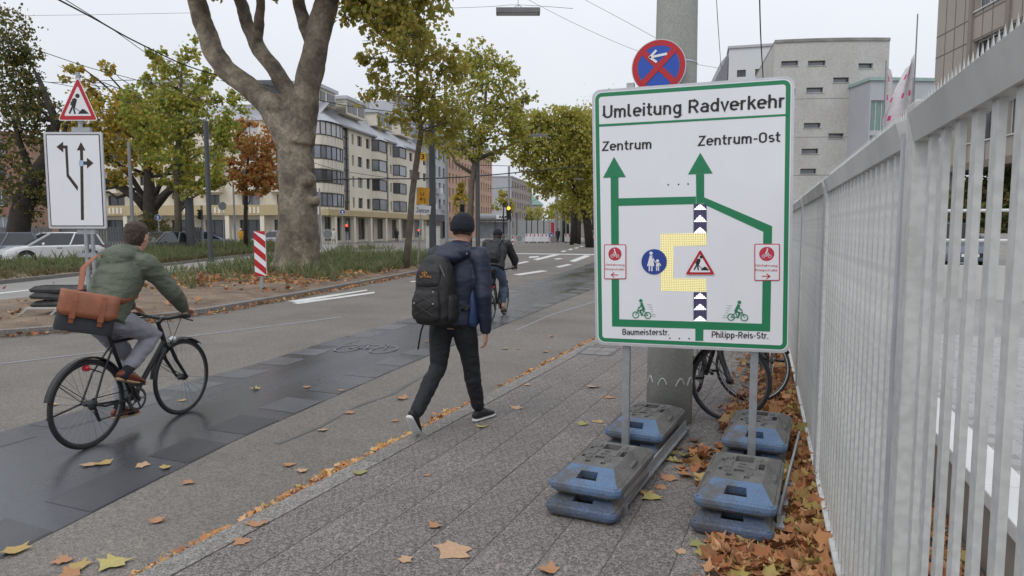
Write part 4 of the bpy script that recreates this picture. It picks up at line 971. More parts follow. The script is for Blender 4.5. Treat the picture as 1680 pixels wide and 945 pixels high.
def plate_mesh(blue_p):
    mb = MB(); W, L = .42, .80; sec = [rrect(W - .05, L - .05, .05, 0), rrect(W - .01, L - .01, .05, .018), rrect(W, L, .045, .038), rrect(W - .004, L - .004, .045, .058), rrect(W - .03, L - .03, .04, .068)]
    n = len(sec[0]); vs = [p for s_ in sec for p in s_]
    for i in range(len(sec) - 1):
        for k in range(n):
            k2 = (k + 1) % n; y = (sec[i][k][1] + sec[i][k2][1]) / 2
            mb.cur = 1 if y < -L / 2 + .06 and i > 0 else 0
            o = len(mb.v); mb.v += [vs[i * n + k], vs[i * n + k2], vs[(i + 1) * n + k2], vs[(i + 1) * n + k]]; mb.f.append([o, o + 1, o + 2, o + 3]); mb.mi.append(mb.cur)
    z0, z1 = .068, .125; a, b = W / 2 - .017, L / 2 - .017; c, d = W / 2 - .085, L / 2 - .17
    mb.cur = 0
    Q = [(-a, -b, z0), (a, -b, z0), (a, b, z0), (-a, b, z0)]; T_ = [(-c, -d, z1), (c, -d, z1), (c, d, z1), (-c, d, z1)]
    for i in (1, 3): mb.add([Q[i], Q[(i + 1) % 4], T_[(i + 1) % 4], T_[i]], [(0, 1, 2, 3)])
    def slope(i):
        A, B, Cc, Dd = [Vector(v) for v in (Q[i], Q[(i + 1) % 4], T_[(i + 1) % 4], T_[i])]; nrm = (B - A).cross(Dd - A).normalized()
        def mp(s, t, dep): return (A.lerp(B, s)).lerp(Dd.lerp(Cc, s), t) - nrm * dep
        return mp
    for i in (0, 2):
        mb.cur = 1 if i == 0 else 0; holed(mb, slope(i), 1, 1, [(.33, .67, .26, .7)], .05, 2)
    mb.cur = 0
    def tp_(s, t, dep): return (-c + 2 * c * s, -d + 2 * d * t, z1 - dep)
    holed(mb, tp_, 1, 1, [(.30, .70, .70, .93), (.42, .56, .585, .63), (.40, .55, .475, .52), (.34, .56, .32, .40), (.84, .97, .48, .70), (.02, .10, .30, .40), (.02, .08, .66, .74), (.22, .34, .12, .2), (.6, .72, .11, .19)], .055, 2)
    for (s0, s1, t0, t1) in ((.12, .28, .42, .66), (.62, .8, .44, .66), (.16, .28, .27, .36), (.64, .76, .22, .3), (.1, .24, .74, .86), (.76, .88, .78, .9)):
        mb.box(-c + 2 * c * s0, -d + 2 * d * t0, z1 - .004, -c + 2 * c * s1, -d + 2 * d * t1, z1 + .007)
    for sx in (-1, 1): mb.box(sx * (W / 2 - .045) - .02, -.06, z0 - .0, sx * (W / 2 - .045) + .02, .06, z0 + .028)
    me = mb.mesh([grey_p, blue_p, hole_m]); return me
pm_ = plate_mesh(blue_p); pm_low = plate_mesh(blue_w)
stacks = [((-.845, 3.955), 'near left', 0), ((-.065, 4.0), 'near right', 0), ((-.765, 5.035), 'far left', 0), ((.02, 5.09), 'far right', 0)]
lab = {('near left', 1): 'grey base plate with faded blue front edge, top of the stack nearest the kerb', ('near left', 0): 'scuffed dark base plate at the bottom of the stack nearest the kerb',
       ('near right', 1): 'bright blue fronted base plate, top of the front stack beside the fence', ('near right', 0): 'lower blue edged base plate in leaves, front stack beside the fence',
       ('far left', 1): 'base plate with blue front, top of the stack against the concrete mast', ('far left', 0): 'bottom base plate of the stack against the concrete mast',
       ('far right', 1): 'upper blue fronted base plate in front of the parked bicycle wheel by the fence', ('far right', 0): 'lower base plate of the rear stack half buried in leaves by the fence'}
for (x, y), w, _ in stacks:
    for lv in (0, 1):
        o = link('base_plate', pm_ if lv else pm_low); o.location = (x - (.02 if lv == 0 else 0), y - (.03 if lv == 0 else 0), .006 + lv * .122); o.rotation_euler = (0, R(random.uniform(-.4, .4)), R(-6 + (1.4 if lv == 0 else 0) + (1.5 if 'right' in w else 0)))
        tag(o, lab[(w, lv)], 'base plate', 'base plates weighing down the detour sign')
        b = o.modifiers.new('bevel', 'BEVEL'); b.width = .004; b.segments = 2; b.limit_method = 'ANGLE'; b.angle_limit = R(35)
# ---------------------------------------------------------------- bicycles
def xf(mb, mat): mb.v = [tuple(mat @ Vector(v)) for v in mb.v]; return mb
def bicycle(label, loc, rz, steer=0., crank=0., frame_m=None, lean=0., r=.337, wb=.99, group=None, fenders=True, lamp_red=True, rack=False, stripe=False):
    """local frame: y forward, rear hub at (0, 0, r)"""
    b = thing('bicycle', label, 'bicycle', loc, rz, group); b.rotation_euler = (0, lean, rz)
    fm = frame_m or black_m
    BBk = (0, .425, .275); ST = (0, .24, .77); HT = Vector((0, .755, .80)); HB = Vector((0, .805, .655)); FH = Vector((0, wb, r))
    ax = (HT - HB).normalized(); rot = Matrix.Translation(HB) @ Matrix.Rotation(steer, 4, ax) @ Matrix.Translation(-HB)
    ident = Matrix.Identity(4)
    def put(name, mb, mat, par=b, m=ident, smooth='auto'): return xf(mb, m).build(name, mat, par, smooth=smooth)
    for c, m, front in ((Vector((0, 0, r)), ident, 0), (FH, rot, 1)):
        w = put('wheel', MB().ring(c, (1, 0, 0), r - .033, (.011, .009), 48, 6), M('rim_grey', (.12, .12, .125), .35, metal=.6), m=m)
        put('tyre', MB().ring(c, (1, 0, 0), r - .0175, .0175, 56, 8), rubber, w, m)
        if stripe: put('reflex_stripe', MB().ring(c + Vector((-.014, 0, 0)), (1, 0, 0), r - .028, (.004, .005), 48, 5), M('reflex', (.55, .55, .55), .4), w, m)
        sp_ = MB()
        for k in range(28):
            a = 2 * math.pi * k / 28; a2 = a + (.5 if k % 2 else -.5); s_ = .022 if (k // 2) % 2 else -.022
            sp_.tube([c + Vector((s_, .022 * math.cos(a2), .022 * math.sin(a2))), c + Vector((0, (r - .04) * math.cos(a), (r - .04) * math.sin(a)))], .0013, 4, cap=False)
        o = put('spokes', sp_, M('spoke_steel', (.25, .25, .25), .3, metal=.8), w, m); o['kind'] = 'stuff'
        put('hub', MB().tube([c + Vector((-.05, 0, 0)), c + Vector((-.03, 0, 0)), c + Vector((.03, 0, 0)), c + Vector((.05, 0, 0))], [.012, .03 if front else .022, .03 if front else .022, .012], 12), black_m, w, m)
        if fenders:
            pts = []; a0_, a1_ = (20, 165) if not front else (48, 172)
            fe = MB(); n = 16; vs = []
            for k in range(n + 1):
                a = R(a0_ + (a1_ - a0_) * k / n)
                for xx, dr in ((-.027, -.012), (-.018, .0), (.018, .0), (.027, -.012)):
                    rad = r + .018 + dr; vs.append(c + Vector((xx, math.cos(a) * rad, math.sin(a) * rad)))
            fe.add(vs, [(k * 4 + j, k * 4 + j + 1, (k + 1) * 4 + j + 1, (k + 1) * 4 + j) for k in range(n) for j in range(3)])
            fo = put('mudguard', fe, black_m, m=m); sd = fo.modifiers.new('s', 'SOLIDIFY'); sd.thickness = .003
            e = c + Vector((0, math.cos(R(a1_ - 25)) * (r + .015), math.sin(R(a1_ - 25)) * (r + .015)))
            st = MB()
            for s_ in (-1, 1): st.tube([c + Vector((s_ * .045, 0, 0)), e + Vector((s_ * .026, 0, 0))], .003, 5)
            put('mudguard_stay', st, black_m, fo, m)
    fr = MB()
    fr.tube([BBk, ST], .0155, 10); fr.tube([(0, .745, .775), ST], .0165, 10); fr.tube([BBk, (0, .79, .69)], .021, 10); fr.tube([HB, HT], .021, 12)
    for s_ in (-1, 1):
        fr.tube([(s_ * .02, .40, .275), (s_ * .055, .1, .3), (s_ * .06, 0, r)], .0095, 8); fr.tube([(s_ * .015, .245, .74), (s_ * .05, .1, .55), (s_ * .06, 0, r)], .0085, 8)
    put('frame', fr, fm)
    fk = MB()
    for s_ in (-1, 1): fk.tube([HB + Vector((s_ * .05, .008, -.02)), HB + Vector((s_ * .056, .06, -.14)), FH + Vector((s_ * .056, -.0, 0))], [.016, .016, .011], 10)
    fk.tube([HB + Vector((-.055, .008, -.02)), HB + Vector((.055, .008, -.02))], .017, 8); put('fork', fk, black_m, m=rot)
    stp = HT + ax * .055; hb = stp + Vector((0, .055, .035))
    h = MB(); h.tube([HT - ax * .01, stp + ax * .02], .017, 10); h.tube([stp, hb], .016, 8); put('stem', h, black_m, m=rot)
    h = MB(); h.tube([hb + Vector((-.3, -.05, .035)), hb + Vector((-.2, -.03, .03)), hb + Vector((-.06, 0, 0)), hb + Vector((.06, 0, 0)), hb + Vector((.2, -.03, .03)), hb + Vector((.3, -.05, .035))], .0125, 10); hbo = put('handlebar', h, black_m, m=rot)
    for s_ in (-1, 1):
        put('grip', MB().tube([hb + Vector((s_ * .205, -.031, .031)), hb + Vector((s_ * .31, -.052, .036))], .017, 10), rubber, hbo, rot)
        put('brake_lever', MB().tube([hb + Vector((s_ * .19, -.02, .025)), hb + Vector((s_ * .2, .035, .0)), hb + Vector((s_ * .29, .01, -.01))], .0065, 6), black_m, hbo, rot)
    cb = MB(); cb.tube([hb + Vector((.15, .02, .02)), hb + Vector((.1, .14, .06)), hb + Vector((.02, .13, -.12)), HB + Vector((.03, .03, 0))], .003, 5); cb.tube([hb + Vector((-.15, .02, .02)), hb + Vector((-.08, .12, .02)), hb + Vector((0, .09, -.16)), HB + Vector((-.03, .03, .04))], .003, 5); put('brake_cable', cb, black_m, m=rot)
    lm = MB(); lm.tube([HB + Vector((0, .045, .03)), HB + Vector((0, .07, .03)), HB + Vector((0, .1, .03))], [.018, .033, .034], 14); put('headlamp', lm, chrome, m=rot)
    # saddle
    s_ = MB(); s_.tube([ST, (0, .205, .875)], .013, 10); put('seat_post', s_, black_m)
    s_ = MB(); rings = [(.06, .02, .91, .03), (.075, .065, .915, .035), (.12, .075, .915, .035), (.19, .05, .908, .03), (.27, .022, .9, .022), (.33, .016, .895, .016), (.345, .006, .893, .008)]
    s_.tube([(0, y, z) for y, a, z, c in rings], [(a, c) for y, a, z, c in rings], 14, right=(1, 0, 0)); put('saddle', s_, black_m, smooth=True)
    # drive
    ch = MB(); ch.ring((.048, *BBk[1:]), (1, 0, 0), .082, (.012, .004), 32, 4); ch.tube([(.036, *BBk[1:]), (.058, *BBk[1:])], .028, 14)
    for k in range(5): a = k * 1.2566; ch.tube([(.048, BBk[1], BBk[2]), (.048, BBk[1] + .08 * math.cos(a), BBk[2] + .08 * math.sin(a))], .007, 5)
    cr = put('chainring', ch, M('crank_grey', (.1, .1, .1), .35, metal=.6))
    for sd, a in ((1, crank), (-1, crank + math.pi)):
        e = Vector((sd * .065, BBk[1] + .165 * math.cos(a), BBk[2] + .165 * math.sin(a)))
        k = MB(); k.tube([(sd * .055, BBk[1], BBk[2]), e], [.016, .012], 8); put('crank_arm', k, black_m)
        k = MB(); k.box(e.x + (.012 if sd > 0 else -.1), e.y - .04, e.z - .012, e.x + (.1 if sd > 0 else -.012), e.y + .04, e.z + .012); put('pedal', k, black_m)
    k = MB(); k.tube([(.045, 0, r), (.06, 0, r)], [.045, .025], 16); put('cassette', k, M('cassette_grey', (.08, .08, .08), .4, metal=.7))
    k = MB(); k.tube([(.048, .0, r + .043), (.048, BBk[1], BBk[2] + .09)], .004, 5); k.tube([(.048, .0, r - .05), (.055, .03, r - .13), (.048, BBk[1], BBk[2] - .09)], .004, 5); put('chain', k, black_m)
    k = MB(); k.bar((.055, .01, r - .03), (.06, .04, r - .14), .02, .012); put('derailleur', k, black_m)
    if lamp_red:
        k = MB(); k.tube([(0.05, -.03, .62), (.05, -.065, .62)], [.024, .02], 12); rl = put('rear_lamp', k, M('lamp_red', (.4, .01, .02), .25, coat=.5)); put('lamp_arm', MB().tube([(.05, -.03, .62), (.035, .1, .56)], .005, 6), black_m, rl)
    k = MB(); k.tube([(-.06, .02, r), (-.075, -.28, r - .05)], .008, 6); put('side_stand', k, black_m)
    if rack:
        k = MB()
        for s_ in (-1, 1): k.tube([(s_ * .05, .2, .72), (s_ * .06, -.25, .73)], .006, 6); k.tube([(s_ * .06, 0, r), (s_ * .06, -.12, .73)], .005, 6); k.tube([(s_ * .06, 0, r), (s_ * .06, .02, .73)], .005, 6)
        k.tube([(-.06, -.25, .73), (.06, -.25, .73)], .006, 6); put('luggage_rack', k, black_m)
    return b

# ---------------------------------------------------------------- people
def V3(*a): return Vector(a)
def hand(mb, W, d, side, n, curl, sc_=1., thumb=1.):
    """palm and five fingers. d: pointing direction, side: towards the thumb, n: palm side (curl direction)"""
    W = Vector(W); d = Vector(d).normalized(); n = Vector(n); n = (n - d * n.dot(d)).normalized(); side = Vector(side); side = (side - d * side.dot(d)); side = (side - n * side.dot(n)).normalized()
    k = sc_
    mb.tube([W - d * .04 * k, W, W + d * .03 * k, W + d * .08 * k, W + d * .092 * k], [(.024 * k, .020 * k), (.028 * k, .019 * k), (.038 * k, .017 * k), (.040 * k, .014 * k), (.036 * k, .010 * k)], 14, right=side)
    for f, (o, L) in enumerate(((.03, .068), (.011, .076), (-.009, .071), (-.028, .056))):
        p = W + d * .082 * k + side * o * k; dd = d.copy(); pts = [p]; a = 0
        for j, q in enumerate((.45, .31, .24)):
            a += curl * (.75 if j == 0 else 1.); v = d * math.cos(a) + n * math.sin(a); p = p + v * L * q * k; pts.append(p)
        mb.limb(pts, [.0093 * k, .0088 * k, .008 * k, .0068 * k], 8)
    p = W + d * .02 * k + side * .028 * k; v1 = (side * .75 + d * .65 + n * .25).normalized(); p1 = p + v1 * .04 * k; v2 = (side * .3 + d * .8 + n * (.3 + .4 * curl)).normalized(); p2 = p1 + v2 * .032 * k; p3 = p2 + (v2 + n * curl * .4).normalized() * .024 * k
    mb.limb([p, p1, p2, p3], [.013 * k, .0115 * k, .0098 * k, .0078 * k], 8)
def head(mb, c, fwd, up, s=1.):
    """skull, jaw, nose, ears; c = centre of the skull"""
    f = Vector(fwd).normalized(); u = Vector(up); u = (u - f * u.dot(f)).normalized(); r = f.cross(u)
    def L(a, b, c_): return Vector(c) + (r * a + f * b + u * c_) * s
    mb.tube([L(0, -.012, .118), L(0, -.012, .105), L(0, -.008, .06), L(0, 0, .01), L(0, .008, -.045), L(0, .022, -.09), L(0, .034, -.112), L(0, .04, -.12)], [(.02 * s, .025 * s), (.05 * s, .06 * s), (.074 * s, .092 * s), (.075 * s, .097 * s), (.067 * s, .086 * s), (.05 * s, .062 * s), (.03 * s, .036 * s), (.01 * s, .012 * s)], 20, right=r)
    mb.limb([L(0, .092, .015), L(0, .108, -.03), L(0, .1, -.04)], [.009 * s, .014 * s, .013 * s], 8)       # nose
    mb.limb([L(-.018, .085, -.066), L(.018, .085, -.066)], [.008 * s, .008 * s], 8)                        # lips
    for e in (-1, 1): mb.limb([L(e * .03, .078, .018), L(e * .034, .082, .018)], [.010 * s, .010 * s], 8); mb.limb([L(e * .048, .07, .035), L(e * .018, .09, .035)], .007 * s, 6)
    for e in (-1, 1): mb.tube([L(e * .070, -.002, .0), L(e * .083, -.012, .0)], [(.026 * s, .018 * s), (.033 * s, .021 * s)], 10, right=u)
    mb.limb([L(0, -.02, -.06), L(0, -.03, -.15)], [.052 * s, .055 * s], 14)                                # neck
    return L
def shoe(parent, heel, toe, up, mat_u, mat_s, name='shoe', w=.047):
    heel, toe, up = Vector(heel), Vector(toe), Vector(up); d = (toe - heel).normalized(); up = (up - d * up.dot(d)).normalized(); r = d.cross(up); L = (toe - heel).length
    def ring(t, hw, z0, z1): c = heel + d * (L * t) + up * ((z0 + z1) / 2); return c, (hw, (z1 - z0) / 2)
    sol = MB(); rs = [ring(t, hw, z0, .024 + z0) for t, hw, z0 in ((-.02, .02, .004), (.03, .033, .002), (.25, .036, .0), (.5, .038, .0), (.75, w, .0), (.92, w * .82, .004), (1.0, w * .35, .01))]
    sol.tube([a for a, b in rs], [b for a, b in rs], 14, right=r)
    upp = MB(); rs = [ring(t, hw, .014, z1) for t, hw, z1 in ((-.01, .018, .05), (.03, .032, .085), (.18, .036, .1), (.36, .036, .098), (.55, .039, .08), (.78, w * .93, .062), (.93, w * .75, .046), (.985, w * .3, .03))]
    upp.tube([a for a, b in rs], [b for a, b in rs], 14, right=r)
    o = upp.build(name, mat_u, parent, smooth=True); sd = o.modifiers.new('s', 'SUBSURF'); sd.levels = sd.render_levels = 1
    s2 = sol.build('sole', mat_s, o, smooth=True)
    l = MB()
    for t in (.42, .5, .58): c = heel + d * (L * t) + up * (.098 - (t - .42) * .14); l.limb([c - r * .022, c + r * .022], .0035, 6)
    l.build('laces', black_m, o)['kind'] = 'stuff'
    return o
jean_d = M('black_denim', (.012, .013, .016), .8, var=.25, scale=9, bump=.7, bscale=16, stretch=(1, 1, 1.8))
navy = M('navy_shell', (.012, .017, .04), .55, var=.2, scale=6, bump=.35, bscale=12, stretch=(1, 1, 2.2))
navy_b = M('blue_shell_panel', (.02, .045, .12), .55, var=.15, scale=6, bump=.2, bscale=18)
olive = M('olive_jacket', (.088, .102, .068), .62, var=.12, scale=5, bump=.7, bscale=13, stretch=(1, 1, 2.6))
greyt = M('grey_trousers', (.25, .25, .285), .8, var=.1, scale=9, bump=.3, bscale=20, fine=.15, fscale=350)
bluej = M('blue_denim', (.07, .105, .16), .8, var=.2, scale=8, bump=.3, bscale=22, fine=.15)
knit = M('navy_knit', (.01, .012, .02), .9, var=.25, scale=30, bump=.8, bscale=90)
hair_m = M('brown_hair', (.05, .028, .017), .5, var=.55, scale=70, bump=1., bscale=120, stretch=(1, 1, .2))
leather_b = M('brown_leather', (.15, .032, .016), .4, var=.2, scale=14, bump=.15)
black_sh = M('black_shoe', (.012, .012, .014), .6, var=.2, bump=.3, bscale=150); white_so = M('white_sole', (.62, .62, .62), .6, var=.06)
beige_so = M('tan_sole', (.4, .27, .16), .7)
black_j = M('black_jacket', (.014, .015, .017), .55, var=.25, scale=6, bump=.3, bscale=18)
pack_m = M('black_nylon', (.012, .0115, .0125), .6, var=.25, scale=16, bump=.25, bscale=200)

def figure(name, label, loc, rz, J, top_m, leg_m, kind):
    """J: joints in the local frame (x right, y forward). Body is one surface; clothes are its children."""
    p = thing(name, label, 'person', loc, rz)
    g = {k: Vector(v) for k, v in J.items() if isinstance(v, tuple) and len(v) == 3 and not isinstance(v[0], tuple)}
    bd = MB(); Lh = head(bd, g['head'], J['look'], J['headup'])
    pel, ch, nk = g['pelvis'], g['chest'], g['neck']
    rt = Vector(J.get('right', (1, 0, 0)))
    bd.tube([pel - (ch - pel).normalized() * .1, pel, pel.lerp(ch, .5), ch, ch.lerp(nk, .6), nk, nk.lerp(g['head'], .5)], [(.08, .07), (.14, .09), (.125, .085), (.15, .1), (.13, .08), (.06, .06), (.052, .055)], 18, right=rt)
    for s in 'LR':
        sg = 1 if s == 'R' else -1
        bd.limb([g['sh' + s], g['el' + s], g['wr' + s]], [.045, .036, .026], 12)
        bd.limb([g['hip' + s], g['kn' + s], g['an' + s]], [.075, .05, .036], 12)
        bd.limb([ch.lerp(nk, .5), g['sh' + s]], [.06, .05], 12)
        h = J['hand' + s]; hand(bd, g['wr' + s], h[0], h[1], h[2], h[3])
    remeshed(bd, 'body', skin_m, p, .0065, 3)
    # trousers
    tr = MB(); up = (ch - pel).normalized()
    tr.tube([pel - up * .09, pel - up * .05, pel + up * .03, pel + up * .1, pel + up * .13], [(.1, .085), (.158, .118), (.168, .122), (.155, .112), (.15, .105)], 22, right=rt)
    for s in 'LR':
        hp, kn, an = g['hip' + s], g['kn' + s], g['an' + s]; lw = J.get('legw', 1.); e = an + (kn - an).normalized() * J.get('hem' + s, .02)
        back = Vector((0, -.012, 0))
        tr.limb([hp + up * .0, hp.lerp(kn, .3), hp.lerp(kn, .7), kn, kn.lerp(e, .3) + back, kn.lerp(e, .75), e], [.098 * lw, .094 * lw, .076 * lw, .067 * lw, .066 * lw, .056 * lw, .052 * lw], 18)
    remeshed(tr, 'trousers', leg_m, p, .009, 4, wrinkle=.0055, wscale=11)
    # jacket
    jk = MB(); t0 = pel + up * J.get('hem', .02)
    fat = J.get('fat', 1.)
    hemr = J.get('hemr', (.185, .135))
    jk.tube([t0, t0 + up * .03, t0.lerp(ch, .45), ch - up * .03, ch.lerp(nk, .55), nk - up * .03, nk + up * .035, nk + up * .045], [(hemr[0] * fat, hemr[1] * fat), (hemr[0] * fat, hemr[1] * fat), (.172 * fat, .132 * fat), (.198 * fat, .143 * fat), (.17 * fat, .115 * fat), (.088, .085), (.078, .08), (.068, .07)], 26, right=rt)
    for s in 'LR':
        sh, el, wr = g['sh' + s], g['el' + s], g['wr' + s]; e = wr + (el - wr).normalized() * .02; bk = Vector((0, -.01, 0))
        jk.limb([ch.lerp(nk, .55), sh], [.088, .084], 14)
        jk.limb([sh, sh.lerp(el, .45), el + bk, el.lerp(e, .5), e], [.084 * fat, .071 * fat, .064 * fat, .056 * fat, .046], 18)
    if J.get('hood'):
        for q, rr in J['hood']: jk.ball(q, rr, 14, 10)
    jo = remeshed(jk, 'jacket', top_m, p, .009, 4, wrinkle=J.get('wr_amp', .006), wscale=J.get('wr_sc', 8.5))
    for s in 'LR':
        wr, el = g['wr' + s], g['el' + s]; d = (el - wr).normalized()
        MB().tube([wr + d * .0, wr + d * .012, wr + d * .035], [.040, .044, .046], 16).build('cuff', top_m, jo, smooth=True)
    return p, Lh, jo, g
# --- walker with backpack
J = dict(pelvis=(-.02, .0, .90), chest=(.0, .05, 1.25), neck=(.02, .085, 1.46), head=(.035, .115, 1.60), look=(-.05, 1, -.05), headup=(0, .1, 1),
         shL=(-.175, .05, 1.38), shR=(.195, .07, 1.38), elL=(-.235, .13, 1.12), elR=(.255, .02, 1.07), wrL=(-.2, .31, .95), wrR=(.245, .07, .785),
         hipL=(-.105, -.01, .86), hipR=(.07, .02, .86), knL=(-.115, -.06, .49), knR=(.095, .12, .47), anL=(-.135, -.40, .185), anR=(.10, .24, .10),
         handL=((.1, .8, -.3), (.7, 0, .7), (.9, 0, -.3), .6), handR=((-.02, .08, -1), (-.2, 1, 0), (-1, -.1, 0), .42),
         hem=-.06, hemr=(.188, .14), legw=1.0, hemR=.035, hemL=.03, hood=[((.005, -.03, 1.415), (.15, .1, .075)), ((-.01, -.085, 1.385), (.125, .075, .062)), ((.02, .0, 1.46), (.108, .095, .05))], wr_amp=.0045, fat=1.03)
PO = (-2.30, 4.95, 0)
walker, Lh, jo, g = figure('person', 'person walking away in navy jacket, black jeans and dark knitted cap', PO, R(-2), J, navy, jean_d, 0)
mb = MB(); c = g['head']
mb.tube([Lh(0, -.03, -.01), Lh(0, -.028, .02), Lh(0, -.022, .06), Lh(0, -.02, .1), Lh(0, -.02, .125), Lh(0, -.02, .136)], [(.088, .101), (.092, .107), (.091, .105), (.074, .086), (.045, .05), (.012, .012)], 24, right=(1, 0, 0))
cap_ = mb.build('knitted_cap', knit, walker, smooth=True)
mb = MB(); mb.tube([Lh(0, -.033, -.02), Lh(0, -.033, -.01), Lh(0, -.028, .04), Lh(0, -.027, .047)], [(.088, .102), (.095, .11), (.097, .112), (.09, .105)], 24, right=(1, 0, 0)); mb.build('cap_cuff', knit, cap_, smooth=True)
mb = MB(); mb.tube([Lh(0, -.035, -.05), Lh(0, -.03, -.02)], [(.07, .075), (.08, .094)], 20, right=(1, 0, 0)); mb.build('hair', hair_m, walker, smooth=True)
sl = shoe(walker, (-.135, -.50, .185), (-.155, -.345, .0), (0, .78, .62), black_sh, white_so); shoe(walker, (.09, .175, .0), (.155, .435, .0), (0, 0, 1), black_sh, white_so)
# blue panel down the side of the jacket
mb = MB(); mb.limb([(.155, .05, 1.2), (.172, .03, 1.02), (.17, .0, .86)], [(.03, .055), (.04, .075), (.036, .07)], 14); pan = mb.build('side_panel', navy_b, jo, smooth=True)
mb = MB(); mb.limb([(.1, -.075, 1.425), (.14, -.06, 1.41)], [.011, .009], 8); mb.build('white_emblem', M('emblem', (.5, .42, .38), .6), jo)
# backpack
bp = thing('backpack', 'black hiking backpack with orange logo worn by the walking person', 'backpack', PO, R(-2))
def pack(loops, n=24, e=.55): 
    mb = MB(); vs = []
    for (cx, cy, cz, a, b) in loops:
        for k in range(n):
            t = 2 * math.pi * k / n; cs, sn = math.cos(t), math.sin(t); vs.append((cx + a * math.copysign(abs(cs) ** e, cs), cy + b * math.copysign(abs(sn) ** e, sn), cz))
    m = len(loops); fs = [(i * n + k, i * n + (k + 1) % n, (i + 1) * n + (k + 1) % n, (i + 1) * n + k) for i in range(m - 1) for k in range(n)]
    fs += [tuple(range(n))[::-1], tuple((m - 1) * n + k for k in range(n))]; mb.add(vs, fs); return mb
xo = -.055
mb = pack([(xo, -.215, .865, .10, .05), (xo, -.22, .875, .135, .085), (xo, -.225, .93, .15, .105), (xo, -.22, 1.05, .152, .11), (xo, -.21, 1.2, .145, .1), (xo, -.2, 1.3, .13, .085), (xo, -.19, 1.37, .1, .06), (xo, -.185, 1.395, .06, .03)])
o = remeshed(mb, 'main_bag', pack_m, bp, .009, 4, wrinkle=.006, wscale=9)
mb = pack([(xo - .01, -.32, .90, .085, .03), (xo - .01, -.325, .93, .11, .04), (xo - .01, -.33, 1.03, .112, .042), (xo - .01, -.315, 1.12, .1, .032), (xo - .01, -.3, 1.15, .07, .015)]); remeshed(mb, 'front_pocket', pack_m, bp, .008, 4, wrinkle=.004)
mb = pack([(xo - .01, -.3, 1.16, .085, .02), (xo - .01, -.3, 1.19, .105, .028), (xo - .01, -.285, 1.28, .1, .028), (xo - .01, -.26, 1.34, .07, .015)]); remeshed(mb, 'top_pocket', pack_m, bp, .008, 4, wrinkle=.003)
for s_ in (-1, 1): remeshed(pack([(xo + s_ * .145, -.21, .9, .02, .06), (xo + s_ * .15, -.21, .93, .03, .075), (xo + s_ * .15, -.21, 1.06, .026, .07), (xo + s_ * .145, -.21, 1.1, .012, .06)]), 'side_pocket', pack_m, bp, .008, 3, wrinkle=.004)
for s_ in (-1, 1):
    mb = MB(); mb.tube([(xo + s_ * .09, -.13, 1.36), (xo + s_ * .105 + .03, -.03, 1.465), (xo + s_ * .12 + .05, .08, 1.44), (xo + s_ * .14 + .05, .19, 1.3), (xo + s_ * .16 + .05, .12, 1.08), (xo + s_ * .17 + .02, -.1, .97)], [(.03, .008)] * 6, 10, right=(1, 0, 0)); mb.build('shoulder_strap', pack_m, bp, smooth=True)
cord = MB(); cm = M('grey_cord', (.035, .035, .036), .6)
for k, (a, b) in enumerate((((-.09, 1.13), (.07, 1.04)), ((.07, 1.13), (-.09, 1.04)), ((-.09, 1.04), (.07, .95)), ((.07, 1.04), (-.09, .95)))): cord.tube([(xo + a[0], -.375, a[1]), (xo + b[0], -.378, b[1])], .003, 5)
cord.build('bungee_cord', cm, bp)['kind'] = 'stuff'
for s_, z in ((-.09, 1.13), (.07, 1.13), (-.09, 1.04), (.07, 1.04)): MB().ball((xo + s_, -.376, z), .008, 8, 6).build('cord_loop', M('silver_bead', (.3, .3, .3), .4, metal=.5), bp)
mb = MB(); mb.tube([(xo + .09, -.3, 1.33), (xo + .125, -.27, 1.22), (xo + .13, -.28, 1.12)], .004, 6); mb.build('zip_piping', M('zip_grey', (.2, .19, .19), .5), bp)
mb = MB(); mb.tube([(xo - .1, -.2, .89), (xo - .125, -.22, .8), (xo - .14, -.23, .7), (xo - .15, -.225, .66)], [(.012, .004)] * 4, 8, right=(0, 1, 0)); mb.build('loose_strap', pack_m, bp)
mb = MB(); mb.tube([(xo + .15, -.1, .9), (.12, .1, .93), (0, .16, .94), (-.16, .06, .93), (xo - .14, -.12, .9)], [(.004, .018)] * 5, 8, right=(1, 0, 0)); mb.build('hip_belt', pack_m, bp)
org = M('orange_print', (.5, .2, .02), .6)
text('logo_lettering', 'Jack Wolfskin', (xo - .065, -.335, 1.235), (xo + .035, -.335, 1.235), .02, org, bp, .01)
mb = MB()
for k in range(3): mb.ball((xo - .04 + k * .017, -.334, 1.268 + .006 * (k == 1)), (.006, .002, .008), 8, 6)
mb.ball((xo - .024, -.334, 1.256), (.01, .002, .007), 8, 6); mb.build('logo_mark', org, bp)

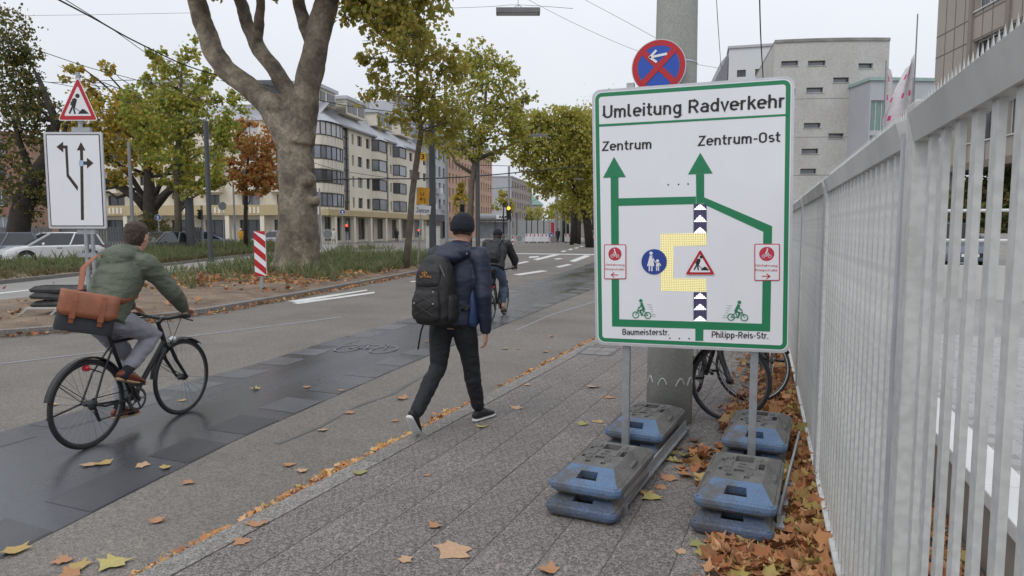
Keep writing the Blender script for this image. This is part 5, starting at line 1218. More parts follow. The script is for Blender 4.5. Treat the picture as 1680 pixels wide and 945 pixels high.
# --- rider in the olive jacket
CR = G(140, 737, RZ); hd = R(5.5)
bike1 = bicycle('black trekking bicycle ridden by the person in the olive jacket', (CR.x, CR.y, RZ), hd, crank=R(118), group=None)
bike1.location = (CR.x - .0, CR.y + .04, RZ)
J = dict(pelvis=(0, .185, 1.0), chest=(.0, .36, 1.285), neck=(.0, .475, 1.455), head=(.0, .555, 1.585), look=(-.1, 1, -.1), headup=(0, .25, 1),
         shL=(-.185, .43, 1.375), shR=(.185, .43, 1.375), elL=(-.27, .58, 1.12), elR=(.285, .62, 1.12), wrL=(-.265, .735, .985), wrR=(.265, .735, .985),
         hipL=(-.09, .2, .955), hipR=(.09, .2, .955), knL=(-.1, .50, .60), knR=(.115, .555, .78), anL=(-.11, .405, .225), anR=(.115, .235, .52),
         handL=((0, .9, -.25), (1, 0, 0), (0, -.25, -1), .95), handR=((0, .9, -.25), (-1, 0, 0), (0, -.25, -1), .95),
         hem=-.06, hemr=(.185, .15), legw=.98, hemR=.09, hemL=.06, hood=[((0, .355, 1.44), (.15, .085, .075)), ((0, .32, 1.40), (.12, .065, .06)), ((0, .41, 1.485), (.112, .095, .05)), ((.06, .43, 1.47), (.06, .07, .05)), ((-.06, .43, 1.47), (.06, .07, .05))], fat=1.04, wr_amp=.006)
rider, Lh, jo, g = figure('person', 'cyclist in olive green hooded jacket and grey trousers riding past at left', bike1.location, hd, J, olive, greyt, 1)
mb = MB(); mb.tube([Lh(0, -.045, -.075), Lh(0, -.04, -.03), Lh(0, -.025, .03), Lh(0, -.012, .08), Lh(0, -.008, .115), Lh(0, -.008, .127)], [(.05, .06), (.073, .07), (.083, .09), (.077, .094), (.05, .06), (.012, .014)], 22, right=(1, 0, 0))
hr_ = remeshed(mb, 'hair', hair_m, rider, .007, 2, wrinkle=.003, wscale=40)
gl_ = MB()
for e in (-1, 1): gl_.tube([Lh(e * .083, -.01, .022), Lh(e * .078, .085, .022)], .0028, 5); gl_.ring(Lh(e * .035, .1, .012), (0, 1, -.1), .024, .0022, 16, 5)
gl_.tube([Lh(-.011, .102, .018), Lh(.011, .102, .018)], .002, 5); gl_.build('glasses', black_m, rider)
for s, (h_, t_) in (('R', ((.115, .165, .485), (.115, .43, .385))), ('L', ((-.115, .33, .115), (-.115, .60, .09)))):
    shoe(rider, h_, t_, (0, .35, 1), leather_b, beige_so, 'shoe')
    an = g['an' + s]; kn = g['kn' + s]; d = (kn - an).normalized(); MB().tube([an - d * .045, an + d * .02, an + d * .12], [.042, .04, .045], 14).build('sock', M('dark_sock', (.015, .017, .022), .9), rider, smooth=True)
# messenger bag on the hip
bag = thing('messenger_bag', 'tan and black messenger bag hanging on the back of the cyclist', 'bag', bike1.location, hd)
tan_l = M('tan_leather', (.25, .083, .038), .5, var=.15, scale=9, bump=.12, bscale=60); tan_d = M('tan_strap', (.25, .075, .03), .5, var=.15)
dark_c = M('charcoal_canvas', (.028, .029, .033), .7, var=.2, scale=12, bump=.25, bscale=160)
# bag frame: origin at the flap's top centre, u along the top, w outwards, h down
bo = Vector((.08, -.0, 1.165)); bu = Vector((.55, .62, -.2)).normalized(); bw = Vector((.72, -.70, .12)); bw = (bw - bu * bw.dot(bu)).normalized(); bh = bu.cross(bw).normalized()
if bh.z > 0: bh = -bh
def BGp(u_, h_, w_): return bo + bu * u_ + bh * h_ + bw * w_
def bagbox(loops):
    mb = MB(); n = 20; vs = []
    for (h_, hu, hw, cw_) in loops:
        for k in range(n):
            t = 2 * math.pi * k / n; cs, sn = math.cos(t), math.sin(t); vs.append(BGp(hu * math.copysign(abs(cs) ** .35, cs), h_, cw_ + hw * math.copysign(abs(sn) ** .45, sn)))
    m = len(loops); mb.add(vs, [(i * n + k, i * n + (k + 1) % n, (i + 1) * n + (k + 1) % n, (i + 1) * n + k) for i in range(m - 1) for k in range(n)] + [tuple(range(n)), tuple((m - 1) * n + k for k in range(n))]); return mb
bagbox([(.0, .17, .045, 0), (.015, .178, .055, 0), (.14, .185, .062, 0), (.26, .188, .064, 0), (.285, .18, .055, 0)]).build('bag_body', dark_c, bag, smooth='auto')
mb = MB(); vs = []; nn = 9
prof = [(.0, -.056), (-.012, -.02), (-.012, .03), (.004, .06), (.05, .069), (.13, .074), (.175, .076)]
for h_, w_ in prof:
    for k in range(nn): u_ = -.192 + .384 * k / (nn - 1); vs.append(BGp(u_, h_ + (.0 if h_ < .17 else -.03 * (abs(k - 4) == 4)), w_))
mb.add(vs, [(i * nn + k, i * nn + k + 1, (i + 1) * nn + k + 1, (i + 1) * nn + k) for i in range(len(prof) - 1) for k in range(nn - 1)])
fl = mb.build('flap', tan_l, bag, smooth=True); sd = fl.modifiers.new('s', 'SOLIDIFY'); sd.thickness = .005
for u_ in (-.09, .09):
    mb = MB()
    for (h0, w0), (h1, w1) in zip(((-.014, .02), (.004, .066), (.06, .079), (.17, .083)), ((.004, .066), (.06, .079), (.17, .083), (.225, .074))):
        mb.add([BGp(u_ - .016, h0, w0), BGp(u_ + .016, h0, w0), BGp(u_ + .016, h1, w1), BGp(u_ - .016, h1, w1)], [(0, 1, 2, 3)])
    st_ = mb.build('buckle_strap', tan_d, bag); sd = st_.modifiers.new('s', 'SOLIDIFY'); sd.thickness = .004; sd.offset = 1
    mb = MB(); mb.bar(BGp(u_, .16, .088), BGp(u_, .19, .088), .04, .006, up=bw); mb.build('buckle', tan_d, st_)
mb = MB(); e0 = BGp(-.18, .01, 0); e1 = BGp(.18, .02, 0)
mb.tube([e0, (-.035, .02, 1.2), (-.11, .13, 1.36), (-.135, .27, 1.44), (-.12, .42, 1.47)], [(.022, .004)] * 5, 10, right=(.75, .5, .2)); mb.build('shoulder_strap', tan_d, bag, smooth=True)
mb = MB(); mb.tube([e1, (.2, .2, 1.1), (.16, .36, 1.12), (.06, .5, 1.25), (-.1, .56, 1.42), (-.12, .47, 1.47)], [(.02, .004)] * 6, 10, right=(.3, .2, 1)); mb.build('shoulder_strap', tan_d, bag, smooth=True)

# --- rider ahead in black
CR2 = G(806, 527, RZ); hd2 = R(7)
bike2 = bicycle('dark bicycle ridden by the person in black further up the lane', (CR2.x, CR2.y, RZ), hd2, crank=R(-60), fenders=True)
J2 = dict(J); J2.update(pelvis=(0, .17, .99), chest=(0, .33, 1.27), neck=(0, .44, 1.43), head=(0, .5, 1.53), look=(0, 1, -.1), hood=[((0, .33, 1.4), (.12, .08, .07))], fat=1.12, elR=(.3, .6, 1.08), elL=(-.3, .6, 1.08),
          knR=(.115, .52, .60), anR=(.115, .42, .235), knL=(-.11, .56, .76), anL=(-.11, .32, .49))
rider2, Lh, jo2, g2 = figure('person', 'cyclist in black jacket, dark cap and blue jeans riding ahead', (CR2.x, CR2.y, RZ), hd2, J2, black_j, bluej, 1)
mb = MB(); mb.tube([Lh(0, -.02, -.0), Lh(0, -.02, .06), Lh(0, -.02, .11), Lh(0, -.02, .135)], [(.088, .105), (.086, .1), (.055, .065), (.012, .012)], 18, right=(1, 0, 0)); mb.build('knitted_cap', knit, rider2, smooth=True)
mb = MB(); mb.tube([Lh(0, -.03, -.06), Lh(0, -.025, .0)], [(.07, .08), (.084, .1)], 16, right=(1, 0, 0)); mb.build('hair', hair_m, rider2, smooth=True)
for s, (h_, t_) in (('R', ((.115, .34, .125), (.115, .60, .1))), ('L', ((-.115, .25, .42), (-.115, .5, .35)))): shoe(rider2, h_, t_, (0, .3, 1), M('brown_shoe', (.12, .07, .04), .6), black_sh)
bp2 = thing('backpack', 'small black backpack on the cyclist riding ahead', 'backpack', (CR2.x, CR2.y, RZ), hd2)
mb = pack([(0, .08, 1.06, .11, .05), (0, .07, 1.08, .14, .075), (0, .08, 1.2, .145, .085), (0, .14, 1.34, .12, .07), (0, .19, 1.41, .07, .04)]); remeshed(mb, 'main_bag', pack_m, bp2, .011, 4, wrinkle=.006)
for s_ in (-1, 1): MB().tube([(s_ * .09, .17, 1.38), (s_ * .11, .3, 1.46), (s_ * .12, .45, 1.38), (s_ * .14, .42, 1.2), (s_ * .14, .2, 1.1)], [(.025, .006)] * 5, 8, right=(1, 0, 0)).build('shoulder_strap', pack_m, bp2)
mb = pack([(0, -.005, 1.1, .1, .02), (0, -.01, 1.13, .115, .03), (0, .0, 1.24, .11, .03), (0, .03, 1.28, .08, .015)]); remeshed(mb, 'front_pocket', pack_m, bp2, .01, 3)
# --- two bicycles parked behind the mast
b3 = bicycle('black city bicycle parked behind the concrete mast, front wheel turned sideways', (-.58, 6.84, 0), math.atan2(-.33, -.99) , steer=R(62), frame_m=black_m, group=None, rack=True, lamp_red=False)
b3.rotation_euler = (0, 0, math.pi + math.atan2(.32, .95))
b4 = bicycle('dark bicycle leaning at the fence among fallen leaves, tyres with pale reflex line', (.12, 7.62, 0), 0, steer=R(-75), stripe=True, rack=True, lamp_red=False)
b4.rotation_euler = (0, 0, math.pi - math.atan2(.10, .99))
# ---------------------------------------------------------------- trees
bark_p = M('plane_bark', (.125, .104, .078), .9, col2=(.235, .2, .15), scale=1.3, bump=.5, bscale=5, fine=.15, fscale=9)
for q_, e_ in zip((.40, .60), bark_p.node_tree.nodes['Color Ramp'].color_ramp.elements): e_.position = q_
_t = bark_p.node_tree; _v = N(_t, 'ShaderNodeTexVoronoi'); _v.inputs['Scale'].default_value = 2.6; _dn = N(_t, 'ShaderNodeTexNoise'); _dn.inputs['Scale'].default_value = 5
_co = N(_t, 'ShaderNodeTexCoord'); _ad = N(_t, 'ShaderNodeVectorMath', operation='MULTIPLY_ADD'); _ad.inputs[1].default_value = (.35, .35, .35)
_t.links.new(_co.outputs['Object'], _dn.inputs['Vector']); _t.links.new(_dn.outputs['Color'], _ad.inputs[0]); _t.links.new(_co.outputs['Object'], _ad.inputs[2]); _t.links.new(_ad.outputs[0], _v.inputs['Vector'])
_sp = N(_t, 'ShaderNodeSeparateColor'); _t.links.new(_v.outputs['Color'], _sp.inputs[0]); _mr = N(_t, 'ShaderNodeMapRange'); _mr.inputs['To Min'].default_value = .72; _mr.inputs['To Max'].default_value = 1.35; _t.links.new(_sp.outputs[0], _mr.inputs['Value'])
_pb = _t.nodes['Principled BSDF']; _src = _pb.inputs['Base Color'].links[0].from_socket; _mm = N(_t, 'ShaderNodeMix', data_type='RGBA', blend_type='MULTIPLY'); _mm.inputs['Factor'].default_value = 1
_t.links.new(_src, _mm.inputs['A']); _t.links.new(_mr.outputs['Result'], _mm.inputs['B']); _t.links.new(_mm.outputs['Result'], _pb.inputs['Base Color'])
bark_d = M('dark_bark', (.045, .038, .032), .95, var=.3, scale=5, bump=.6, bscale=20)
bark_y = M('young_bark', (.13, .11, .08), .9, var=.3, scale=5, bump=.4, bscale=16)
lf_brown = leafmat('leaves_brown_green', [(0.276, 0.288, 0.0633), (0.414, 0.384, 0.092), (0.506, 0.396, 0.115), (0.299, 0.336, 0.069), (0.598, 0.456, 0.138), (0.23, 0.276, 0.0575)], 0.55)
lf_green = leafmat('leaves_yellow_green', [(0.276, 0.324, 0.069), (0.391, 0.396, 0.092), (0.517, 0.444, 0.103), (0.23, 0.288, 0.069), (0.552, 0.432, 0.115)], 0.5)
lf_olive = leafmat('leaves_olive', [(0.299, 0.312, 0.069), (0.414, 0.396, 0.092), (0.506, 0.432, 0.103), (0.253, 0.288, 0.069), (0.575, 0.48, 0.115)], 0.55)
lf_dark = leafmat('leaves_dark', [(0.06, 0.09, 0.035), (0.1, 0.125, 0.045), (0.15, 0.15, 0.05), (0.26, 0.2, 0.06), (0.085, 0.115, 0.045), (0.3, 0.2, 0.07)], 0.5)
lf_yel = leafmat('leaves_yellow', [(0.5, 0.36, 0.06), (0.6, 0.42, 0.08), (0.36, 0.32, 0.07), (0.26, 0.27, 0.06), (0.62, 0.38, 0.08)], 0.5)
lf_grn = leafmat('leaves_green', [(0.218, 0.3, 0.0633), (0.322, 0.384, 0.0805), (0.437, 0.432, 0.092), (0.529, 0.444, 0.092), (0.253, 0.324, 0.069), (0.575, 0.432, 0.092)], 0.5)
lf_red = leafmat('leaves_red', [(0.5, 0.17, 0.07), (0.6, 0.26, 0.09), (0.42, 0.27, 0.08), (0.32, 0.24, 0.08), (0.62, 0.33, 0.15)], 0.5)
def leafcloud(clumps, size, fill=.75):
    """clumps: (centre, (rx, ry, rz), count). many leaf-sized folded faces"""
    V_, F_ = [], []; off = 0
    for c, r, n in clumps:
        n = int(n)
        if n < 1: continue
        k = max(4, n // 28); sub = rng.normal(size=(k, 3)); sub /= np.linalg.norm(sub, axis=1)[:, None] + 1e-9
        sub *= (rng.random((k, 1)) ** .45); which = rng.integers(0, k, n)
        sr = .16 + .2 * rng.random(k)
        p = sub[which] + rng.normal(size=(n, 3)) * sr[which][:, None] * .62
        p = np.array(c)[None] + p * np.array(r)[None]
        d = rng.normal(size=(n, 3)); d[:, 2] -= .5; d /= np.linalg.norm(d, axis=1)[:, None]
        t = rng.normal(size=(n, 3)); t -= d * (t * d).sum(1)[:, None]; t /= np.linalg.norm(t, axis=1)[:, None]
        nn = np.cross(d, t); s = size * (.65 + .7 * rng.random((n, 1)))
        base = p; tip = p + d * s; sd1 = p + d * s * .45 + t * s * .5 + nn * s * .12; sd2 = p + d * s * .45 - t * s * .5 + nn * s * .12
        V_.append(np.stack([base, sd1, tip, sd2], 1).reshape(-1, 3)); off_ = off + np.arange(n) * 4
        F_.append(np.stack([off_, off_ + 1, off_ + 2, off_ + 3], 1)); off += 4 * n
    return np.concatenate(V_), np.concatenate(F_)
def npmesh(V_, F_, mat, name):
    me = bpy.data.meshes.new(name); k = F_.shape[1]; me.vertices.add(len(V_)); me.vertices.foreach_set('co', V_.astype(np.float32).ravel())
    me.loops.add(F_.size); me.loops.foreach_set('vertex_index', F_.astype(np.int32).ravel()); me.polygons.add(len(F_)); me.polygons.foreach_set('loop_start', np.arange(0, F_.size, k, dtype=np.int32)); me.polygons.foreach_set('loop_total', np.full(len(F_), k, dtype=np.int32))
    me.materials.append(mat); me.update(calc_edges=True); me.validate(); return me
def pc(px, py, a, b, dep, dens=1., depk=.8, zo=0.):
    """leaf clump seen as an ellipse a x b pixels at the given distance"""
    m = dep / 1124; c = D(px, py, dep + zo); rx, rz = a * m, b * m
    return (tuple(c), (rx * cyw + .0, max(rx, rz) * depk, rz), dens * a * b * .42)
def branch(mb, a, b, r0, r1, n=5, wob=.08):
    a, b = Vector(a), Vector(b); L = (b - a).length; pts = []
    for k in range(n + 1):
        f = k / n; p = a.lerp(b, f) + Vector((0, 0, .12 * L * math.sin(math.pi * f) * .5)); w = wob * L * math.sin(math.pi * f)
        pts.append(p + Vector((random.uniform(-w, w), random.uniform(-w, w), random.uniform(-w, w))))
    mb.tube(pts, [r0 + (r1 - r0) * k / n for k in range(n + 1)], 7)
def tree(label, trunk_px, radii, dep, clumps, leaf_m, lsize, bark=bark_y, boughs=(), fan=6, group=None, zg=None):
    path = [D(px, py, dep) for px, py in trunk_px]; path[0].z = min(path[0].z, .0) - .1
    t = thing('tree', label, 'tree', (path[0].x, path[0].y, 0), 0, group); o0_ = Vector((path[0].x, path[0].y, 0)); path = [p - o0_ for p in path]
    mb = MB(); mb.tube(path, radii, 12); mb.build('trunk', bark, t, smooth=True)
    br = MB()
    for pts, ra in boughs: br.tube([D(a, b, dep + (e[0] if e else 0)) - o0_ for a, b, *e in pts], ra, 8)
    cl = [(tuple(Vector(c) - o0_), r, n) for c, r, n in clumps]
    for c, r, n in cl:
        hgt = [p for p in path if p.z > 1.5] or path; k = min(range(len(path)), key=lambda i: (path[i] - Vector(c)).length + (2.5 if path[i].z > c[2] else 0)); st = path[k]; rr = radii[k] if isinstance(radii, list) else radii
        branch(br, st, Vector(c), max(.03, rr * .42), .015, 6)
        for _ in range(fan): branch(br, Vector(c) * .85 + Vector(st) * .15, Vector(c) + Vector([random.uniform(-.85, .85) * q for q in r]), .022, .006, 4)
    if br.v: br.build('branches', bark, t, smooth=True)
    Vv, Ff = leafcloud(cl, lsize); o = link('crown', npmesh(Vv, Ff, leaf_m, 'crown'), t); o['kind'] = 'stuff'
    return t
# big plane tree on the median: trunk and limbs are one continuous surface
dp = 24.
pl = thing('plane_tree', 'massive pale barked plane tree with forking limbs on the median', 'tree', D(488, 442, dp)); pl.location.z = .05; o0_ = Vector(pl.location)
def Q(px, py, dz=0.): return D(px, py, dp + dz) - o0_
k = dp / 1124
mb = MB()
mb.tube([Q(486, 462), Q(487, 446), Q(488, 425), Q(489, 380), Q(489, 320), Q(486, 270), Q(484, 230), Q(486, 195), Q(486, 170)], [54 * k, 45 * k, 38 * k, 33 * k, 30 * k, 29 * k, 29 * k, 25 * k, 15 * k], 20)
mb.tube([Q(478, 245), Q(463, 205), Q(440, 170, .2), Q(405, 140, .4), Q(370, 115, .6), Q(350, 85, .7), Q(336, 45, .9), Q(322, 0, 1), Q(308, -60, 1), Q(300, -140, 1)], [24 * k, 22 * k, 20 * k, 18 * k, 17 * k, 17 * k, 16 * k, 15 * k, 14 * k, 11 * k], 14)
mb.tube([Q(487, 200, .3), Q(478, 160, .5), Q(455, 120, .8), Q(428, 85, 1), Q(410, 50, 1.2), Q(398, 15, 1.4), Q(380, -40, 1.6), Q(360, -110, 1.6)], [18 * k, 15 * k, 14 * k, 13 * k, 12 * k, 11 * k, 10 * k, 8 * k], 14)
mb.tube([Q(420, 68, 1), Q(427, 40, .9), Q(428, 10, .8), Q(420, -40, .7)], [11 * k, 9 * k, 8 * k, 6 * k], 10)
mb.tube([Q(492, 235, -.2), Q(499, 180, -.3), Q(506, 130, -.4), Q(517, 80, -.5), Q(527, 35, -.5), Q(541, -15, -.5), Q(552, -80, -.5), Q(560, -160, -.5)], [25 * k, 22 * k, 20 * k, 19 * k, 19 * k, 17 * k, 16 * k, 12 * k], 16)
mb.tube([Q(512, 70, -.3), Q(500, 35, -.1), Q(490, 0, 0), Q(480, -60, 0)], [13 * k, 11 * k, 10 * k, 7 * k], 10)
for a, b, r in ((505, 295, 13), (518, 330, 9), (512, 90, 12), (455, 440, 14), (522, 448, 11)): mb.ball(Q(a, b, -.4), r * k, 10, 8)
def barkpost(v):
    n_ = noise.noise(v * 1.3) * .05 + noise.noise(v * 4.5) * .018; return v + Vector((n_, n_ * .6, 0))
remeshed(mb, 'trunk', bark_p, pl, .06, 4, post=barkpost)
cl = []
for px, py, a, b in ((320, -150, 130, 90), (400, -170, 120, 90), (480, -150, 120, 90), (560, -130, 140, 90), (640, -110, 110, 70), (620, 5, 70, 40), (690, 0, 55, 38), (585, 20, 38, 28), (545, -30, 50, 30), (455, -25, 30, 22), (330, -30, 30, 22), (655, 45, 55, 40)):
    c, r, n = pc(px, py, a, b, dp - 1.0, .6, .9); cl.append((tuple(Vector(c) - o0_), r, n * 1.35))
br = MB()
for c, r, n in cl:
    tops_ = [Q(308, -60, 1), Q(380, -40, 1.6), Q(541, -15, -.5), Q(552, -80, -.5)]; st = min(tops_, key=lambda p: (p - Vector(c)).length)
    branch(br, st, Vector(c), .1, .03, 6)
    for _ in range(7): branch(br, Vector(c), Vector(c) + Vector([random.uniform(-.9, .9) * q for q in r]), .03, .007, 4)
br.build('branches', bark_p, pl, smooth=True)
Vv, Ff = leafcloud(cl, .175); o = link('crown', npmesh(Vv, Ff, lf_brown, 'crown'), pl); o['kind'] = 'stuff'
tree('slender young plane tree with brownish leaves, leaning trunk beside the walking person', [(664, 436), (671, 390), (676, 320), (684, 262), (691, 215), (686, 165), (684, 110), (690, 40)], [.16, .13, .12, .115, .1, .08, .06, .04], 27,
     [pc(*q, 27, .5) for q in ((655, 75, 66, 48), (612, 105, 32, 28), (628, 152, 42, 30), (700, 95, 62, 52), (668, 180, 56, 40), (712, 160, 58, 48), (708, 215, 50, 30), (742, 200, 36, 34), (598, 95, 22, 14), (745, 110, 36, 42))], lf_brown, .17, group=None)
tree('young plane tree with yellow green crown beyond the walking person', [(768, 412), (771, 350), (774, 300), (780, 265), (790, 230), (795, 190), (798, 140)], [.22, .19, .18, .18, .14, .1, .06], 42,
     [pc(*q, 42, 1.0) for q in ((790, 140, 58, 56), (838, 175, 36, 42), (812, 205, 50, 40), (750, 185, 50, 50), (855, 222, 28, 26), (780, 95, 34, 34), (838, 118, 24, 34), (726, 232, 42, 26), (775, 235, 44, 26), (866, 160, 12, 16), (815, 250, 22, 14))], lf_green, .2,
     boughs=[([(780, 268), (755, 240), (728, 225)], [.16, .11, .05]), ([(782, 262), (815, 248), (852, 232)], [.15, .1, .04]), ([(776, 285), (748, 268), (735, 240)], [.12, .09, .04])], group=None)
for k_, (lab_, tr_, dep, cls, lm) in enumerate((
    ('largest of the far plane trees, its crown hanging left over the road', [(968, 396), (962, 350), (950, 320), (938, 290)], 62, ((915, 235, 62, 46), (872, 238, 32, 30), (955, 215, 60, 38), (930, 285, 60, 42), (900, 300, 34, 26), (975, 270, 50, 60), (905, 195, 36, 24), (960, 330, 40, 26), (858, 215, 22, 20), (880, 200, 30, 22), (855, 252, 22, 22), (935, 190, 40, 20), (880, 275, 30, 26)), lf_olive),
    ('second of the far plane trees, behind the largest one', [(945, 394), (943, 350), (940, 320)], 80, ((930, 330, 40, 22), (955, 300, 46, 36), (985, 240, 60, 70), (945, 345, 30, 14)), lf_olive),
    ('rearmost of the far plane trees beside the left edge of the detour board', [(930, 392), (929, 360), (930, 340)], 98, ((930, 350, 30, 16), (955, 340, 34, 26), (1000, 310, 50, 50)), lf_green),
    ('rounded olive tree far down the street', [(884, 388), (884, 365)], 130, ((884, 348, 26, 20), (866, 356, 14, 12), (905, 356, 18, 14)), lf_olive))):
    tree(lab_, tr_, [.42, .36, .3, .25][:len(tr_)], dep, [pc(*q, dep, 2.0 if dep < 70 else 2.2, .9) for q in cls], lm, .27 if dep < 90 else .4, bark_d, group='plane trees at the end of the road')
for k_, (px, dep) in enumerate(((938, 72), (950, 76), (962, 84), (972, 90), (925, 88))): 
    mb = MB(); a = D(px, 394, dep); a.z = -.1; b = D(px + random.uniform(-4, 6), 330, dep); mb.tube([a, a.lerp(b, .5) + Vector((.1, 0, 0)), b, b + Vector((.8, 0, 2.5))], [.22, .19, .16, .08], 8)
    o = thing('tree', ('bare dark tree trunk, %s of five standing under the far plane crowns' % ('second from left', 'middle one', 'fourth from left', 'rightmost', 'leftmost')[k_]), 'tree', (a.x, a.y, 0), 0, 'trunks under the far plane crowns'); mb.v = [(v[0] - a.x, v[1] - a.y, v[2]) for v in mb.v]; mb.build('trunk', bark_d, o, smooth=True)
tree('dark green tree with drooping branches at the far left edge', [(22, 400), (34, 350), (52, 300), (78, 258), (92, 200), (60, 120)], [.6, .5, .45, .34, .22, .1], 36,
     [pc(*q, 36, 1.0) for q in ((12, 60, 40, 50), (30, 120, 36, 32), (20, 180, 60, 50), (55, 200, 40, 36), (15, 270, 55, 50), (70, 310, 40, 34), (30, 330, 50, 34), (-20, 120, 60, 80), (60, 155, 34, 26), (92, 185, 34, 20), (40, 90, 30, 26), (85, 240, 34, 26), (95, 320, 34, 26))], lf_dark, .16, bark_d,
     boughs=[([(70, 270), (95, 245), (110, 205)], [.2, .15, .08]), ([(55, 295), (35, 240), (20, 190)], [.2, .14, .08])])
tree('old dark trunked tree with spreading low boughs and yellow leaves behind the lane sign', [(247, 392), (247, 360), (247, 335), (244, 290), (240, 240), (246, 180)], [.62, .5, .46, .3, .24, .1], 46,
     [pc(*q, 46, 1.15) for q in ((175, 190, 42, 34), (210, 215, 50, 34), (135, 205, 36, 30), (205, 165, 40, 22), (150, 165, 30, 18), (225, 265, 50, 26), (350, 290, 30, 16), (195, 300, 30, 14), (150, 140, 16, 14), (115, 118, 22, 14), (180, 112, 14, 14), (120, 250, 40, 40), (105, 300, 34, 30), (165, 240, 40, 30), (265, 205, 44, 40), (225, 190, 40, 30), (300, 295, 34, 16), (130, 320, 26, 18))], lf_yel, .24, bark_d,
     boughs=[([(240, 345), (215, 315), (190, 300), (150, 292), (120, 280)], [.28, .24, .2, .14, .07]), ([(250, 345), (275, 315), (300, 300), (340, 302), (370, 296)], [.3, .25, .2, .14, .08]), ([(240, 330), (215, 290), (195, 270), (170, 255)], [.2, .17, .13, .06]), ([(250, 330), (268, 290), (290, 262)], [.2, .15, .07]), ([(205, 170), (160, 130), (130, 108)], [.08, .06, .03]), ([(220, 170), (180, 125), (170, 105)], [.08, .05, .02])])
tree('tall green leaved street tree with thin straight trunk left of the plane tree', [(293, 405), (292, 350), (291, 290), (293, 230), (296, 170), (298, 110)], [.22, .2, .18, .16, .12, .06], 40,
     [pc(*q, 40, 1.1) for q in ((285, 190, 56, 46), (335, 215, 44, 42), (300, 262, 56, 34), (345, 270, 40, 30), (250, 235, 36, 34), (290, 140, 42, 34), (330, 160, 36, 30), (270, 105, 26, 24), (310, 100, 22, 22), (360, 235, 26, 24), (320, 310, 40, 14), (240, 130, 16, 20), (225, 205, 34, 34), (262, 170, 34, 34), (375, 205, 26, 26), (345, 130, 22, 20), (280, 300, 30, 14), (365, 300, 24, 14), (390, 170, 24, 24), (255, 95, 18, 22), (320, 75, 16, 18), (215, 160, 24, 24))], lf_grn, .2, bark_y)
tree('small red leaved tree between the green tree and the plane trunk', [(403, 400), (403, 350), (404, 300), (408, 250)], [.16, .14, .11, .06], 47,
     [pc(*q, 47, 1.25) for q in ((410, 245, 36, 28), (438, 225, 26, 24), (395, 285, 34, 24), (430, 285, 32, 26), (415, 312, 34, 12), (372, 265, 20, 18), (400, 205, 22, 16), (445, 260, 24, 30), (385, 235, 22, 20), (445, 300, 24, 16))], lf_red, .24, bark_d)
tree('thin yellowish sapling in front of the brick block', [(757, 402), (757, 360), (758, 330)], [.09, .08, .05], 60, [pc(757, 330, 13, 26, 60, 2), pc(755, 300, 8, 14, 60, 2)], lf_yel, .26)
tree('small orange brown street tree at the end of the brick block', [(826, 396), (826, 360), (826, 340)], [.13, .1, .07], 85, [pc(826, 335, 18, 16, 85, 2.2), pc(822, 318, 10, 8, 85, 2)], lf_olive, .36, bark_d)
# hedge and ivy
def hedge(name, label, clumps, mat, size, kind=None):
    Vv, Ff = leafcloud(clumps, size); o = link(name, npmesh(Vv, Ff, mat, name)); return tag(o, label, 'hedge')
h = mpq = None
mpO, LO = straight(cw(23.0, 38)[:2], cw(20.9, 17)[:2])
hedge('hedge', 'dark green hedge under the beige office block behind the fence', [(mpO(s, 1.6 if s > 0 else 3.5, 2.1), (1.5, 1.5, 2.1), 2400) for s in np.arange(-14, 16, 1.4)], lf_dark, .2)
hedge('hedge', 'round ivy clump beside the grey yard fence on the left', [(tuple(D(250, 370, 44)), (1.1, 1, .9), 500), (tuple(D(262, 374, 44)), (.8, .8, .6), 300)], lf_dark, .14)

# ---------------------------------------------------------------- weeds and fallen leaves
weed_m = leafmat('weeds', [(.12, .165, .07), (.17, .22, .09), (.22, .235, .11), (.26, .24, .13), (.1, .14, .06)], .35)
dry_m = leafmat('dry_grass', [(.2, .14, .07), (.16, .12, .05), (.1, .1, .04), (.24, .16, .09)], .2)
def weeds(name, label, pts, mat, hmin, hmax, blades=9, w=.018):
    V_, F_ = [], []; o_ = 0
    for x, y, z, hs in pts:
        H_ = random.uniform(hmin, hmax) * hs
        for _ in range(blades):
            a = random.random() * 6.28; l = random.uniform(.1, .5) * H_; ww = random.uniform(.6, 1.4) * w * (1 + .4 * H_); bx, by = x + random.gauss(0, .1), y + random.gauss(0, .1)
            hh = H_ * random.uniform(.45, 1); dx, dy = math.cos(a), math.sin(a)
            V_ += [(bx - dy * ww, by + dx * ww, z), (bx + dy * ww, by - dx * ww, z), (bx + dx * l * .4 + dy * ww, by + dy * l * .4 - dx * ww, z + hh * .6), (bx + dx * l, by + dy * l, z + hh)]
            F_.append((o_, o_ + 1, o_ + 2, o_ + 3)); o_ += 4
            if random.random() < .7:                          # side leaf
                t = random.uniform(.3, .9); a2 = random.random() * 6.28; ex, ey = math.cos(a2), math.sin(a2); c = (bx + dx * l * t * .7, by + dy * l * t * .7, z + hh * t); s_ = random.uniform(.05, .11)
                V_ += [c, (c[0] + ex * s_ * .5 - ey * s_ * .25, c[1] + ey * s_ * .5 + ex * s_ * .25, c[2] + .02), (c[0] + ex * s_, c[1] + ey * s_, c[2] + .01), (c[0] + ex * s_ * .5 + ey * s_ * .25, c[1] + ey * s_ * .5 - ex * s_ * .25, c[2] + .02)]
                F_.append((o_, o_ + 1, o_ + 2, o_ + 3)); o_ += 4
    o = link(name, npmesh(np.array(V_), np.array(F_), mat, name)); return tag(o, label, 'weeds', kind='stuff')
